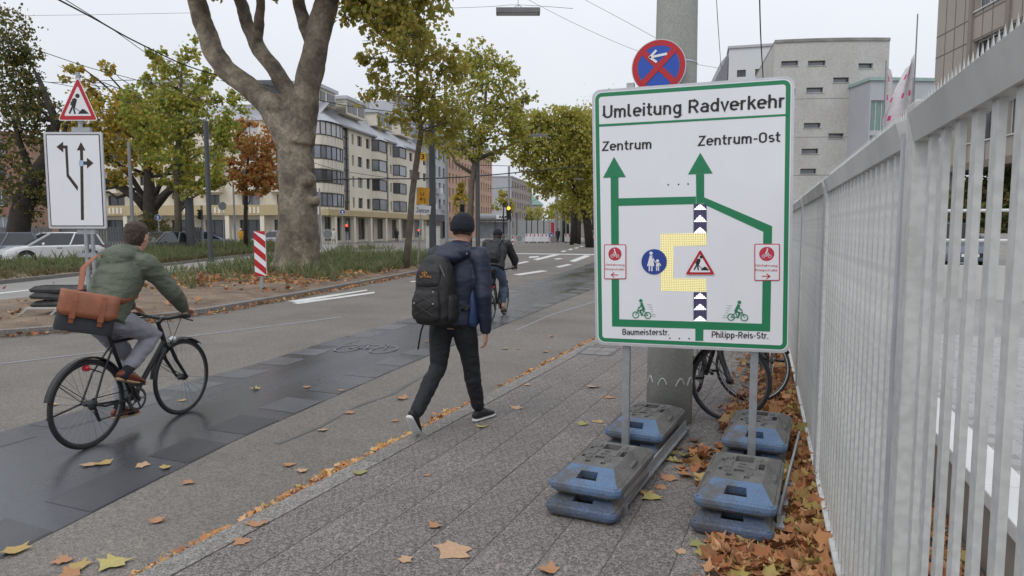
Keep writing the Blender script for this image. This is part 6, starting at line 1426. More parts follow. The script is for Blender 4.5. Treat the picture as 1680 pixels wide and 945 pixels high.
def between(A, B, t, f):
    def samp(L, t):
        d = [0]
        for a, b in zip(L[:-1], L[1:]): d.append(d[-1] + math.dist(a, b))
        t *= d[-1]
        for k in range(len(L) - 1):
            if t <= d[k + 1] + 1e-6: f = (t - d[k]) / (d[k + 1] - d[k]); return (L[k][0] + (L[k + 1][0] - L[k][0]) * f, L[k][1] + (L[k + 1][1] - L[k][1]) * f)
    a, b = samp(A, t), samp(B, t); return (a[0] + (b[0] - a[0]) * f, a[1] + (b[1] - a[1]) * f)
pts = []
for _ in range(2600):
    t, f = random.uniform(.25, 1), random.uniform(.08, 1); x, y = between(cwF, vgF, t, f); q_ = -x * syw + y * cyw; pxq = 840 + 1124 * (x * cyw + y * syw) / max(q_, 1); pts.append((x, y, .05, (.62 if pxq < 205 else 1) * (.35 + .75 * f * (.6 + .7 * abs(noise.noise(Vector((x * .4, y * .4, 0))))))))
weeds('verge_weeds', 'tall green weeds growing along the verge in front of the parked cars', pts, weed_m, .7, 1.35, 10, .013)
pts = []
for _ in range(1500):
    t, f = random.uniform(.3, 1), random.uniform(.02, .4); x, y = between(cwF, vgF, t, f); pts.append((x, y, .03, 1))
weeds('verge_grass', 'dry short grass along the verge kerb', pts, dry_m, .12, .3, 8, .012)
pts = []
for _ in range(900):
    t = random.uniform(.62, 1); f = random.uniform(.1, .95); x, y = between(medN, medF, t, f); pts.append((x, y, .08, random.uniform(.4, 1.1) if noise.noise(Vector((x * .5, y * .5, 9))) > -.15 else .2))
for px, py, n in ((300, 455, 26), (395, 468, 14), (375, 448, 24), (455, 440, 20), (540, 425, 40), (570, 440, 30), (620, 425, 50), (655, 425, 40), (600, 410, 40), (715, 418, 30), (520, 455, 14)):
    c = G(px, py, .05)
    for _ in range(n): pts.append((c.x + random.gauss(0, .7), c.y + random.gauss(0, 1.0), .07, random.uniform(.5, 1)))
weeds('median_weeds', 'patchy green weeds on the sandy median', pts, weed_m, .3, .85, 10, .012)
OUT = [(0, -.06), (.2, -.08), (.44, -.14), (.37, .1), (.58, .34), (.32, .42), (.2, .56), (0, .8), (-.2, .56), (-.32, .42), (-.58, .34), (-.37, .1), (-.44, -.14), (-.2, -.08)]
def leaf_pts(size, curl, jit=.12):
    o = []; cxy = (0, .2)
    for x, y in OUT: x += random.uniform(-jit, jit) * .5; y += random.uniform(-jit, jit) * .5; o.append(Vector((x * size, (y - .2) * size, curl * size * ((x * x) * 1.6 + max(0, y - .2) ** 2 * .9) + random.uniform(0, .05) * size)))
    return [Vector((0, 0, 0))] + o
LF = [(0, i, i % 14 + 1) for i in range(1, 15)]
def leafpile(name, spots, mat, label=None, parent=None, smin=.05, smax=.11):
    V_, F_ = [], []; o_ = 0
    for x, y, z, tilt in spots:
        P_ = leaf_pts(random.uniform(smin, smax), random.uniform(.1, .9)); e = Matrix.Rotation(random.random() * 6.28, 3, 'Z') @ Matrix.Rotation(random.gauss(0, tilt), 3, 'X') @ Matrix.Rotation(random.gauss(0, tilt), 3, 'Y')
        Pw = [e @ p for p in P_]; mz = min(p.z for p in Pw); zz = z - mz + .002
        V_ += [(p.x + x, p.y + y, p.z + zz) for p in Pw]; F_ += [(a + o_, b + o_, c + o_) for a, b, c in LF]; o_ += 15
    o = link(name, npmesh(np.array(V_), np.array(F_), mat, name), parent)
    return tag(o, label, 'leaves', kind='stuff')
fall_m = leafmat('fallen_leaves', [(.26, .095, .04), (.4, .18, .08), (.5, .28, .15), (.34, .14, .06), (.46, .23, .1), (.2, .08, .04), (.34, .28, .08), (.54, .34, .2)], .12, .75)
sp_l = []
for _ in range(3000):
    y = 2.6 + 7.2 * random.random() ** 1.3; x0 = .14 if 3.5 < y < 5.6 else (-.02 if y < 3.5 else -.22); x = .36 - abs(random.gauss(0, .11 if y < 5.6 else .22))
    if x < x0 - .1 or (y < 3.25 and x < .18 - .0): continue
    sp_l.append((x, y, .0 + max(0, random.gauss(.016, .014)), .38))
for _ in range(330): sp_l.append((random.uniform(-.22, .34), random.gauss(3.42, .15), random.uniform(0, .008), .22))
for _ in range(55): sp_l.append((random.gauss(-.33, .1), random.gauss(4.75, .22), random.uniform(0, .012), .35))
for _ in range(260): sp_l.append((random.uniform(-.25, .2), random.gauss(5.9, .35), random.uniform(0, .015), .4))
leafpile('leaf_heap', sp_l, fall_m, 'heap of brown fallen leaves along the foot of the fence')
leafpile('leaf_litter', [(random.uniform(.47, .98), random.uniform(.8, 11), random.uniform(0, .05), .55) for _ in range(1500)], fall_m, 'brown leaf litter in the strip behind the fence')
gut = []
for _ in range(4200):
    y = random.uniform(1.5, 17); d_ = noise.noise(Vector((y * .9, 3, 0))) + .5 * noise.noise(Vector((y * 3.1, 7, 0)))
    if d_ + random.uniform(-.35, .3) < -.22: continue
    gut.append((kx(y) - abs(random.gauss(.02, .025 + .035 * max(0, d_))), y, RZ + .002 + random.uniform(0, .03 + .02 * max(0, d_)), .32))
gut_m = leafmat('gutter_leaf', [(.48, .21, .08), (.58, .32, .15), (.38, .16, .065), (.56, .38, .14), (.62, .38, .2)], .1, .75)
leafpile('gutter_leaves', gut, gut_m, 'thin line of brown leaves lying in the gutter along the footway kerb', smin=.022, smax=.06)
mg = []
for _ in range(1000):
    t = random.uniform(.2, 1); x, y = between(medN, medN, t, 0); mg.append((x + .1 + abs(random.gauss(0, .12)), y, RZ + .004 + random.uniform(0, .02), .5))
leafpile('median_gutter_leaves', mg, fall_m, 'brown leaves lying in the gutter along the median kerb', smin=.03, smax=.1)
c = D(488, 442, dp); mt = [(c.x + random.gauss(1.0, 1.9), c.y + random.gauss(-2.4, 2.0), .1 + random.uniform(0, .08), .5) for _ in range(800)]
for px, py in ((305, 468), (555, 452), (470, 470), (420, 440)):
    q = G(px, py, .05); mt += [(q.x + random.gauss(0, .45), q.y + random.gauss(0, .5), .1 + random.uniform(0, .05), .5) for _ in range(110)]
mt += [(*between(medN, medF, random.uniform(.25, 1), random.uniform(.03, .8)), .1, .35) for _ in range(500)]
leafpile('median_leaves', [p for p in mt if p[0] < lerpx(medN, max(-3.9, min(29.9, p[1]))) - .15], fall_m, 'drift of brown leaves around the foot of the plane tree', smin=.07, smax=.15)
# single leaves lying about, each its own thing
lmats = [M('leaf_tan', (.43, .28, .17), .75, var=.2, scale=20), M('leaf_ochre', (.38, .27, .1), .75, var=.2, scale=20), M('leaf_rust', (.37, .19, .095), .75, var=.2, scale=20), M('leaf_yellow', (.4, .34, .12), .7, var=.2, scale=20), M('leaf_olive', (.26, .25, .09), .7, var=.2, scale=20)]
lmesh = []
for k in range(10):
    P_ = leaf_pts(1, .15 + .08 * k, .16); me = bpy.data.meshes.new('leaf'); me.from_pydata([tuple(p) for p in P_], [], LF); me.materials.append(lmats[k % 5]); me.polygons.foreach_set('use_smooth', [True] * 14); lmesh.append(me)
on_road = [(148, 762, .14, 0), (170, 760, .13, 1), (233, 763, .13, 0), (271, 767, .1, 1), (310, 791, .1, 2), (257, 855, .1, 2), (475, 762, .11, 2), (495, 772, .1, 0), (574, 677, .11, 2), (660, 654, .14, 2), (503, 635, .1, 2), (420, 638, .12, 3), (100, 919, .12, 2), (130, 929, .12, 1), (187, 922, .2, 3), (26, 903, .15, 1), (529, 705, .1, 0), (828, 572, .12, 4), (851, 572, .08, 2), (894, 577, .1, 2), (648, 690, .08, 2), (118, 944, .14, 2), (298, 657, .1, 1), (88, 664, .1, 0), (560, 640, .08, 0), (905, 552, .1, 2), (700, 560, .1, 2)]
on_foot = [(744, 903, .24, 0), (715, 863, .1, 2), (847, 669, .14, 0), (955, 696, .12, 4), (981, 692, .13, 1), (902, 937, .12, 2), (665, 918, .1, 0), (589, 776, .12, 4), (998, 652, .14, 2), (973, 635, .16, 0), (865, 631, .1, 0), (422, 859, .13, 2), (394, 889, .12, 2), (1070, 815, .17, 3), (1105, 755, .13, 3), (1096, 785, .14, 2), (1148, 758, .14, 3), (1120, 770, .11, 2), (1060, 808, .12, 2), (1145, 893, .12, 4), (1118, 905, .08, 0), (790, 700, .12, 3), (1085, 800, .1, 2), (700, 780, .06, 2)]
for lst, z, where in ((on_road, RZ + .01, 'road'), (on_foot, .003, 'footway')):
    for n_, (px, py, s_, k) in enumerate(lst):
        q = G(px, py, z); o = link('leaf', lmesh[k + 5 * (n_ % 2)]); o.location = q; s_ *= .82; o.scale = (s_, s_, s_ * random.uniform(.25, .6)); o.rotation_euler = (random.uniform(-.06, .06), random.uniform(-.06, .06), random.random() * 6.28)
        col = ('tan', 'ochre', 'rust brown', 'yellow', 'olive green')[k]
        same = sorted(q_[0] for q_ in lst if q_[3] == k); od = same.index(px); ordn = 'leftmost' if od == 0 else ('rightmost' if od == len(same) - 1 else '%s from left' % ('second', 'third', 'fourth', 'fifth', 'sixth', 'seventh', 'eighth', 'ninth', 'tenth', 'eleventh', 'twelfth', 'thirteenth')[od - 1])
        lb = '%s fallen leaf on the %s, %s of the %s ones' % (col, 'road surface' if where == 'road' else 'footway slabs', ordn, col)
        if (px, py) == (744, 903): lb = 'largest tan plane leaf lying flat on the near footway slabs'
        if (px, py) == (187, 922): lb = 'large curled yellow leaf on the asphalt at the bottom left'
        tag(o, lb, 'leaf', 'loose leaves on the ' + where)
# ---------------------------------------------------------------- street furniture
def facing(px, py, dep, name, label, cat, group=None, turn=0.):
    """a thing that faces the viewer's road side: local x to the right, z up, metres per pixel m at this distance"""
    p = D(px, py, dep); p.z = 0; return thing(name, label, cat, p, YAW + turn, group)
def local(px, py, dep, ref): p = D(px, py, dep); q = D(ref, 400, dep); return ((px - ref) * (p - cam.location).length * 0 + (cw(0, 0) - cw(0, 0)).x + (p - Vector((q.x, q.y, p.z))).dot(Vector((cyw, syw, 0))), p.z)
# road works + lane shift sign on one post at the left
dep = 11.; ref = 143
ls = facing(ref, 545, dep, 'lane_shift_sign', 'white lane shift sign with road works triangle above on a steel post', 'sign')
l_ = lambda a, b: local(a, b, dep, ref)
x0, zt = l_(81, 217); x1, zb = l_(184.5, 375)
mb = MB(); P = rounded([(x0, -.03, zt), (x1, -.03, zt), (x1, -.03, zb), (x0, -.03, zb)], .03); mb.prism(P, None, (0, .03, 0)); lp_ = mb.build('panel', alu, ls)
def lflat(name, cs, r, k, mat, par): mb = MB(); Q_ = rounded([(a, -.03 - .0015 * k, b) for a, b in cs], r) if r else [Vector((a, -.03 - .0015 * k, b)) for a, b in cs]; mb.add(Q_, [tuple(range(len(Q_)))]); return mb.build(name, mat, par)
def rc(d): return [(x0 + d, zt - d), (x1 - d, zt - d), (x1 - d, zb + d), (x0 + d, zb + d)]
lflat('black_border', rc(.035), .012, 1, sign_black, lp_); lflat('white_field', rc(.05), .008, 2, white_sign, lp_)
def cr8(a, b): return l_(a / 5.25, 180 + b / 5.25)
brn = M('arrow_brown_black', (.03, .018, .015), .5)
lflat('arrow_shaft', [cr8(742, 350), cr8(768, 350), cr8(776, 950), cr8(750, 950)], 0, 3, brn, lp_); lflat('arrow_head', [cr8(715, 352), cr8(751, 280), cr8(789, 352)], 0, 4, brn, lp_)
lflat('arrow_shaft', [cr8(770, 447), cr8(805, 447), cr8(805, 476), cr8(770, 476)], 0, 3.5, brn, lp_); lflat('arrow_head', [cr8(802, 415), cr8(858, 461), cr8(802, 508)], 0, 4, brn, lp_)
lflat('arrow_shaft', [cr8(595, 310), cr8(636, 310), cr8(636, 336), cr8(595, 336)], 0, 3, brn, lp_); lflat('arrow_shaft', [cr8(614, 336), cr8(636, 336), cr8(647, 560), cr8(627, 575)], 0, 3, brn, lp_)
lflat('arrow_shaft', [cr8(627, 575), cr8(647, 560), cr8(724, 662), cr8(722, 702)], 0, 3.3, brn, lp_); lflat('arrow_head', [cr8(597, 278), cr8(540, 323), cr8(599, 370)], 0, 4, brn, lp_)
st_ = lflat('sticker', [cr8(735, 438), cr8(772, 438), cr8(772, 488), cr8(735, 488)], .01, 5, M('sticker_blue', (.45, .55, .7), .5, col2=(.2, .35, .6), scale=40), lp_)
triangle(ls, l_(138, 125.5), l_(171, 198.5), l_(105.5, 198.5), -.04, .006)
xp = l_(143, 300)[0]
mb = MB(); mb.tube([(xp, .03, -.05), (xp, .03, l_(140, 118)[1])], .034, 14); mb.build('post', galv, ls, smooth='auto')
mb = MB(); mb.tube([(xp + .1, .03, l_(0, 460)[1]), (xp + .1, .03, zb + .05)], .03, 12); mb.build('brace_post', galv, ls, smooth='auto')
for py in (212, 380, 418): z = l_(0, py)[1]; mb = MB(); mb.box(xp - .13, -.0, z - .04, xp + .16, .07, z + .03); mb.build('bracket', galv, ls)
# folded stand with spare base plates
sp0 = G(62, 526, .02); sb = thing('folding_stand', 'white metal sign stand lying at the median edge under spare plates', 'stand', sp0, YAW)
mb = MB()
for x in (-.42, .12):
    mb.bar((x, 0, .0), (x + .16, .12, .2), .035, .03); mb.bar((x + .16, .12, .2), (x + .2, .9, .2), .035, .03)
mb.bar((-.28, .12, .2), (.75, .16, .21), .035, .03); mb.build('frame', M('white_steel', (.5, .5, .49), .5, var=.1), sb)
pl2 = MB(); pl2.add(rrect(.9, .48, .05, 0) + rrect(.94, .52, .05, .05) + rrect(.8, .4, .04, .11), [tuple(range(20))[::-1]] + [(i * 20 + k, i * 20 + (k + 1) % 20, (i + 1) * 20 + (k + 1) % 20, (i + 1) * 20 + k) for i in range(2) for k in range(20)] + [tuple(40 + k for k in range(20))])
for k in range(5): pl2.box(-.3 + k * .13, -.19, .108, -.22 + k * .13, .0, .122)
plm2 = pl2.mesh(M('dark_recycled', (.055, .055, .056), .85, var=.25, scale=8, bump=.3))
for k in range(3):
    o = link('base_plate', plm2); q = sp0 + Vector((cyw * .18 - syw * .45, syw * .18 + cyw * .45, .215 + .125 * k)); o.location = q; o.rotation_euler = (R(random.uniform(-1, 1)), R(random.uniform(-3, 3)), YAW + R((-4, 5, -2)[k])); tag(o, ('lowest', 'middle', 'topmost')[k] + ' dark grey base plate of the pile on the white stand', 'base plate', 'spare base plates on the median')
# red and white beacon
q = G(430, 481, .05); dep = 16.9; bk = facing(430, 481, dep, 'beacon', 'red and white striped traffic beacon beside the plane tree', 'beacon'); lb_ = lambda a, b: local(a, b, dep, 430)
x0, zt = lb_(419, 379); x1, zb = lb_(440, 453)
mb = MB(); mb.prism(rounded([(x0, -.02, zt), (x1, -.02, zt), (x1, -.02, zb), (x0, -.02, zb)], .03), None, (0, .04, 0)); bo_ = mb.build('board', white_sign, bk)
w_ = x1 - x0; h_ = zt - zb
for k in range(-1, 5):
    za = zt - .02 - k * h_ / 3.4; P = [(x0, za), (x1, za - w_ * .85), (x1, za - w_ * .85 - h_ / 6.4), (x0, za - h_ / 6.4)]
    P = [(a, max(zb + .002, min(zt - .002, b))) for a, b in P]
    if max(p[1] for p in P) - min(p[1] for p in P) < .03: continue
    mb = MB(); poly(mb, P, -.022); mb.build('red_stripe', sign_red, bo_)
mb = MB(); mb.box(-.04, -.01, -.05, .04, .03, zb + .02); mb.build('post', galv, bk); mb = MB(); mb.box(-.25, -.2, .0, .25, .25, .09); mb.build('foot', M('dark_foot', (.08, .07, .06), .9), bk, bevel=.02)
# poles
def pole(label, px, ytop, dep, r, mat=dark_metal, name='lamp_post', extra=None, ybase=None):
    b = D(px, 400, dep); t = thing(name, label, 'post', (b.x, b.y, 0)); zt = D(px, ytop, dep).z
    mb = MB(); mb.tube([(0, 0, -.1), (0, 0, zt * .5), (0, 0, zt)], [r, r * .97, r * .92], 12); mb.build('shaft', mat, t, smooth='auto')
    mb = MB(); mb.tube([(0, 0, zt), (0, 0, zt + .06)], [r * .98, r * .8], 12); mb.build('cap', mat, t)
    mb = MB(); mb.tube([(0, 0, -.05), (0, 0, .35)], r * 1.25, 12); mb.build('collar', mat, t)
    return t
grey_pl = M('pale_post', (.25, .26, .27), .6, var=.1)
pole('dark catenary mast in front of the green tree', 345, 200, 35, .13)
pole('dark steel mast directly left of the walking person', 710, 172, 30, .155)
pole('dark steel mast right of the walking person', 784, 235, 42, .14)
pole('pale grey mast in front of the brick block', 733, 222, 52, .13, grey_pl)
pole('pale thin post in front of the old dark tree', 219, 235, 38, .1, grey_pl)
pole('thin grey post at the far left under the dark tree', 24, 285, 36, .06, grey_pl)
pole('thin grey mast behind the amber traffic light', 835, 274, 60, .1, grey_pl)
pole('short dark advertising column left of the catenary mast', 313, 326, 40, .26, M('poster_column', (.06, .065, .07), .6))
pole('slim grey post in front of the red tree', 386, 300, 55, .08, grey_pl)
pole('thin pale post beside the plane trunk', 526, 310, 56, .07, grey_pl)
for k_, (px, yt) in enumerate(((913, 320), (921, 325), (927, 322))): pole(('left', 'middle', 'right')[k_] + ' of three grey masts behind the far barriers', px, yt, 90, .2, grey_pl)
for k_, (px, yt) in enumerate(((864, 352), (872, 355), (882, 356), (892, 354), (848, 350))): pole('slender dark post, %s in the row behind the stop shelter' % ('second from left', 'third from left', 'fourth from left', 'rightmost', 'leftmost')[k_], px, yt, 100, .09)
# traffic lights
def traffic_light(label, px, y0, y1, dep, lit, mastto=405, w=None, arm=True):
    b = D(px, 400, dep); t = thing('traffic_light', label, 'traffic light', (b.x, b.y, 0), YAW); zt, zb = D(px, y0, dep).z, D(px, y1, dep).z; w = w or (zt - zb) * .36
    mb = MB(); mb.box(-w / 2, -.12, zb, w / 2, .1, zt); hs = mb.build('housing', black_m, t, bevel=.02)
    mb = MB(); mb.tube([(0, .16, -.05), (0, .16, zt + .25)], .06, 10); mb.build('post', grey_pl, t)
    for k in range(3):
        zc = zt - (zt - zb) * (k + .5) / 3; r_ = w * .36; on = lit == k
        mb = MB(); mb.tube([(0, -.121, zc), (0, -.13, zc)], r_, 16); m = M('lamp_on_amber', (1, .35, .04), .4, emit=3.5) if on and lit == 1 else (M('lamp_on_red', (1, .06, .03), .4, emit=3) if on else M('lamp_off', (.02, .02, .02), .3))
        if on and lit == 0 and 'amber' in label: m = M('lamp_on_amber', (1, .35, .04), .4, emit=3.5)
        ln = mb.build('lens', m, hs)
        mb = MB(); n = 10
        for j in range(n):
            a0_, a1_ = math.pi * j / n, math.pi * (j + 1) / n; mb.add([(r_ * 1.1 * math.cos(a0_), -.12, zc + r_ * 1.1 * math.sin(a0_)), (r_ * 1.1 * math.cos(a1_), -.12, zc + r_ * 1.1 * math.sin(a1_)), (r_ * 1.05 * math.cos(a1_), -.32, zc + r_ * 1.05 * math.sin(a1_)), (r_ * 1.05 * math.cos(a0_), -.32, zc + r_ * 1.05 * math.sin(a0_))], [(0, 1, 2, 3)])
        mb.build('visor', black_m, hs)
    return t
traffic_light('traffic light showing amber in front of the brick block, small blue sign above', 773, 312, 330, 46, 0)
tl = traffic_light('traffic light glowing amber right of the rider ahead', 834.5, 338, 360, 60, 0)
traffic_light('dark traffic light with bright arrow left of the knitted cap', 759, 335, 356, 46, -1); traffic_light('dark traffic light with bright arrow right of the knitted cap', 772, 334, 362, 44, -1)
traffic_light('small red pedestrian light by the shopfront columns', 570, 368, 380, 66, 0, w=.35)
traffic_light('red signal left of the steel mast near the dark plinth', 688, 376, 386, 62, 0, w=.3); traffic_light('red signal right of the steel mast near the dark plinth', 703, 378, 388, 64, 0, w=.3)
traffic_light('dark traffic light hanging left of the catenary mast', 331, 344, 360, 41, -1)
# roundels and plates
def roundel(label, px, py, rpx, dep, mat, sym=None, plate=None):
    b = D(px, 400, dep); t = thing('round_sign', label, 'sign', (b.x, b.y, 0), YAW); z = D(px, py, dep).z; r = rpx * dep / 1124
    mb = MB(); mb.tube([(0, 0, z), (0, .02, z)], r, 28); f = mb.build('plate', white_sign, t); mb = MB(); disc(mb, (0, z), r * .93, -.003, 28); f2 = mb.build('face', mat, f)
    if sym:
        mb = MB()
        for s_ in sym: stroke(mb, [(a * r, z + c * r) for a, c in s_], r * .22, -.006)
        mb.build('arrow_symbol', white_sign, f)
    mb = MB(); mb.tube([(0, .05, -.05), (0, .05, z + r)], .03, 8); mb.build('post', galv, t); return t
fig = [[(0, .6), (0, -.1)], [(0, -.1), (-.3, -.6)], [(0, -.1), (.3, -.6)], [(-.35, .2), (.35, .2)]]
roundel('blue round pedestrian sign in front of the old dark tree', 261, 357, 5.2, 40, sign_blue, fig); roundel('blue round sign in front of the corner building', 563, 348, 4.6, 60, sign_blue, fig)
roundel('blue keep right sign in front of the far barriers', 903.5, 385, 4, 80, sign_blue, [[(-.5, .5), (.45, -.45)], [(-.1, -.5), (.5, -.5), (.5, .1)]]); roundel('grey back of a round sign near the catenary mast', 367, 338, 7, 44, sign_back)
roundel('weathered grey round sign back beside the plane trunk', 538, 384, 8, 50, sign_back); roundel('small dark sign back beside the far shelter', 852, 391, 6, 75, sign_back)
# orange detour U sign over white place-name plate
dep = 28; b = D(690, 400, dep); us = thing('detour_sign', 'small orange U detour sign over a white Zentrum plate on a thin post', 'sign', (b.x, b.y, 0), YAW); lu = lambda a, c: local(a, c, dep, 690)
org_s = M('sign_orange', (.62, .3, .015), .5); 
def plate(par, name, pts, mat, y=-.03): P = [lu(*p) for p in pts]; mb = MB(); mb.prism([(a, y, c) for a, c in P], None, (0, .015, 0)); return mb.build(name, mat, par)
po = plate(us, 'orange_plate', [(685, 307), (705, 308.5), (703, 336), (683, 335)], org_s); pw = plate(us, 'white_plate', [(681, 336.5), (707.5, 338), (706, 352), (680, 350)], white_sign)
a_, b_ = lu(690, 321), lu(696, 321); text('lettering', 'U', (a_[0], -.034, a_[1]), (b_[0], -.034, b_[1]), .13, sign_black, po, .02)
mb = MB(); stroke(mb, [lu(690, 326.5), lu(697, 326.5), lu(697.5, 333)], .03, -.034); stroke(mb, [lu(692, 324), lu(689.5, 326.5), lu(692, 329)], .028, -.0345); mb.build('arrow_symbol', sign_black, po)
a_, b_ = lu(683, 348), lu(704, 349.5); text('lettering', 'Zentrum', (a_[0], -.034, a_[1]), (b_[0], -.034, b_[1]), .19, sign_black, pw, .012)
mb = MB(); p0, p1 = lu(692, 352), lu(685, 440); mb.tube([(p1[0], 0, -.05), (p0[0], 0, p0[1] + .7)], .03, 8); mb.build('post', galv, us)
dep = 34; b = D(693.5, 257, dep); ts = thing('route_number_tag', 'small orange number 3 tag hanging above the street', 'sign', (b.x, b.y, 0), YAW); z = b.z
mb = MB(); mb.prism([(r_[0], 0, r_[2]) for r_ in rrect(.32, .38, .08, 0)] if False else [(-.16, 0, z - .12), (-.1, 0, z - .19), (.1, 0, z - .19), (.16, 0, z - .12), (.16, 0, z + .12), (.1, 0, z + .19), (-.1, 0, z + .19), (-.16, 0, z + .12)], None, (0, .03, 0)); tp_ = mb.build('plate', org_s, ts); text('lettering', '3', (-.07, -.006, z - .11), (.08, -.006, z - .11), .23, sign_black, tp_, .03)
mb = MB(); mb.tube([(0, .02, z + .19), (0, .02, z + 1.6)], .012, 6); mb.build('hanger', galv, ts)
# far end: barriers, panels, shelter
def barrier(label, pxa, pxb, ya, yb, dep):
    b = D(pxa, 400, dep); t = thing('barrier', label, 'barrier', (b.x, b.y, 0), YAW, 'barriers closing the far road'); L_ = (pxb - pxa) * dep / 1124; H_ = 1.05
    mb = MB(); mb.box(0, -.02, .12, L_, .02, H_); bo_ = mb.build('board', white_sign, t); n = max(2, int(L_ / .75))
    for k in range(n): mb = MB(); mb.box(L_ * k / n + .08, -.03, H_ - .3, L_ * k / n + L_ / n * .5, -.022, H_ - .05); mb.build('red_field', sign_red, bo_)
    for x in (.15, L_ - .15): mb = MB(); mb.box(x - .12, -.3, -.05, x + .12, .3, .12); mb.build('foot', dark_metal, t)
for k_, (a, b_) in enumerate(((862, 874), (875, 887), (888, 900), (926, 938), (939, 951), (960, 971))): barrier('red and white barrier board closing the road, %s of six' % ('leftmost', 'second from left', 'third from left', 'fourth from left', 'fifth from left', 'rightmost')[k_], a, b_, 384, 397, 82)
def box_thing(name, label, cat, px0, px1, y0, dep, mat, d_=.3, parts=()):
    b = D((px0 + px1) / 2, 400, dep); t = thing(name, label, cat, (b.x, b.y, 0), YAW); w = (px1 - px0) * dep / 1124; zt = D(px0, y0, dep).z
    mb = MB(); mb.box(-w / 2, 0, -.05, w / 2, d_, zt); mb.build('casing', mat, t, bevel=.02); mb = MB(); mb.box(-w / 2 - .03, -.03, zt, w / 2 + .03, d_ + .03, zt + .05); mb.build('lid', mat, t)
    mb = MB(); mb.box(-w * .4, -.012, .2, w * .4, 0, zt - .15); mb.build('door', mat, t); return t
box_thing('switch_cabinet', 'tall white cabinet behind the steel mast', 'cabinet', 699, 722, 372, 46, M('cabinet_white', (.5, .5, .5), .6))
box_thing('switch_cabinet', 'red and white information pillar at the far crossing', 'cabinet', 904, 909, 366, 86, M('pillar_red', (.5, .03, .04), .5)); box_thing('switch_cabinet', 'grey cabinet beside the far barriers', 'cabinet', 905, 912, 388, 84, grey_pl)
box_thing('switch_cabinet', 'pale concrete block at the crossing, behind the rider ahead', 'cabinet', 831, 842, 398, 66, wall_c, .8)
sh = facing(812, 400, 95, 'stop_shelter', 'tram stop shelter with rounded grey canopy and white lettered fascia', 'shelter'); 
mb = MB(); mb.tube([(-2.4, 0, 3.2), (2.3, 0, 3.2)], .55, 14); mb.build('canopy', grey_pl, sh); mb = MB(); mb.box(.2, -.62, 3.0, 2.2, -.57, 3.6); fs_ = mb.build('fascia', white_sign, sh); text('lettering', 'ARM', (.5, -.63, 3.12), (1.8, -.63, 3.12), .33, sign_black, fs_, .04)
for x in (-2.2, 0, 2.1): mb = MB(); mb.tube([(x, 0, -.05), (x, 0, 3.1)], .07, 8); mb.build('post', dark_metal, sh)
mb = MB(); mb.box(-2.2, .5, .3, 2.1, .54, 2.6); mb.build('glass_wall', glz2, sh)
rg = facing(818, 405, 52, 'railing_gate', 'grey bar railing at the crossing behind the rider ahead', 'railing')
for k in range(14): mb = MB(); mb.box(-.65 + k * .1, -.015, 0, -.625 + k * .1, .015, 1.15); mb.build('bar', grey_pl, rg)
mb = MB(); mb.box(-.68, -.025, 1.15, .7, .025, 1.2); mb.build('top_rail', grey_pl, rg)
bo2 = facing(841, 412, 55, 'bollard', 'slim red and white striped bollard at the crossing', 'bollard')
for k in range(6): mb = MB(); mb.tube([(0, 0, k * .17), (0, 0, k * .17 + .17)], .06, 10); mb.build('band', sign_red if k % 2 else white_sign, bo2)
# grey yard fence, pillar by the parked cars
yf = thing('slat_fence', 'grey vertical slat fence behind the parked cars on the left', 'fence'); mpf, Lf = straight(cw(-46, 50)[:2], cw(-22.5, 50)[:2])
for k in range(int(Lf / .2)): mb = MB(); fbox(mb, mpf, k * .2, k * .2 + .16, 0, .03, .1, 1.75); mb.build('slat', M('fence_slate_grey', (.115, .12, .13), .7, rnd=.1), yf)
for z in (.3, 1.5): mb = MB(); fbox(mb, mpf, 0, Lf, .03, .07, z, z + .1); mb.build('rail', dark_metal, yf)
for s in (1, 6.5, 12.5, 19): mb = MB(); fbox(mb, mpf, s, s + .5, -.1, .4, -.05, 1.95); mb.build('pillar', M('brick_pillar', (.26, .17, .13), .85), yf)
hoard = thing('site_hoarding', 'long grey construction hoarding across the far end of the street', 'fence'); mph, Lh_ = straight(cw(.5, 118)[:2], cw(24, 112)[:2])
for k in range(int(Lh_ / 2.0)): mb = MB(); fbox(mb, mph, k * 2.0, k * 2.0 + 1.96, 0, .06, .15, 3.1); mb.build('panel', M('hoarding_grey', (.3, .31, .31), .7, rnd=.12), hoard)
for k in range(int(Lh_ / 2.0) + 1): mb = MB(); fbox(mb, mph, k * 2.0 - .06, k * 2.0 + .04, -.05, .1, -.05, 3.2); mb.build('post', grey_pl, hoard)
# hanging lamps
def lamp(label, px, py, wpx, dep):
    c = D(px, py, dep); t = thing('hanging_lamp', label, 'lamp', c, YAW); L_ = wpx * dep / 1124; h_ = L_ * .055
    mb = MB(); mb.prism([(-L_ / 2, -.11, -h_), (L_ / 2, -.11, -h_), (L_ / 2, -.13, h_), (-L_ / 2, -.13, h_)], None, (0, .24, 0)); mb.build('housing', M('lamp_grey', (.2, .2, .21), .5), t, bevel=.01)
    mb = MB(); mb.box(-L_ * .46, -.09, -h_ - .008, L_ * .46, .09, -h_ - .001); mb.build('diffuser', M('lamp_diffuser', (.5, .5, .5), .4), t)
    mb = MB(); mb.tube([(-L_ * .14, 0, h_), (0, 0, h_ + .09), (L_ * .14, 0, h_)], .008, 6); mb.tube([(0, 0, h_ + .02), (0, 0, h_ + .6)], .007, 6); mb.build('hanger', galv, t)
lamp('long grey street lamp hanging from wires at the top of the picture', 850, 19, 70, 14); lamp('pale street lamp hanging in front of the far plane crown', 884, 222, 29, 36); lamp('small street lamp hanging low between the far trees', 949, 294, 17, 60)
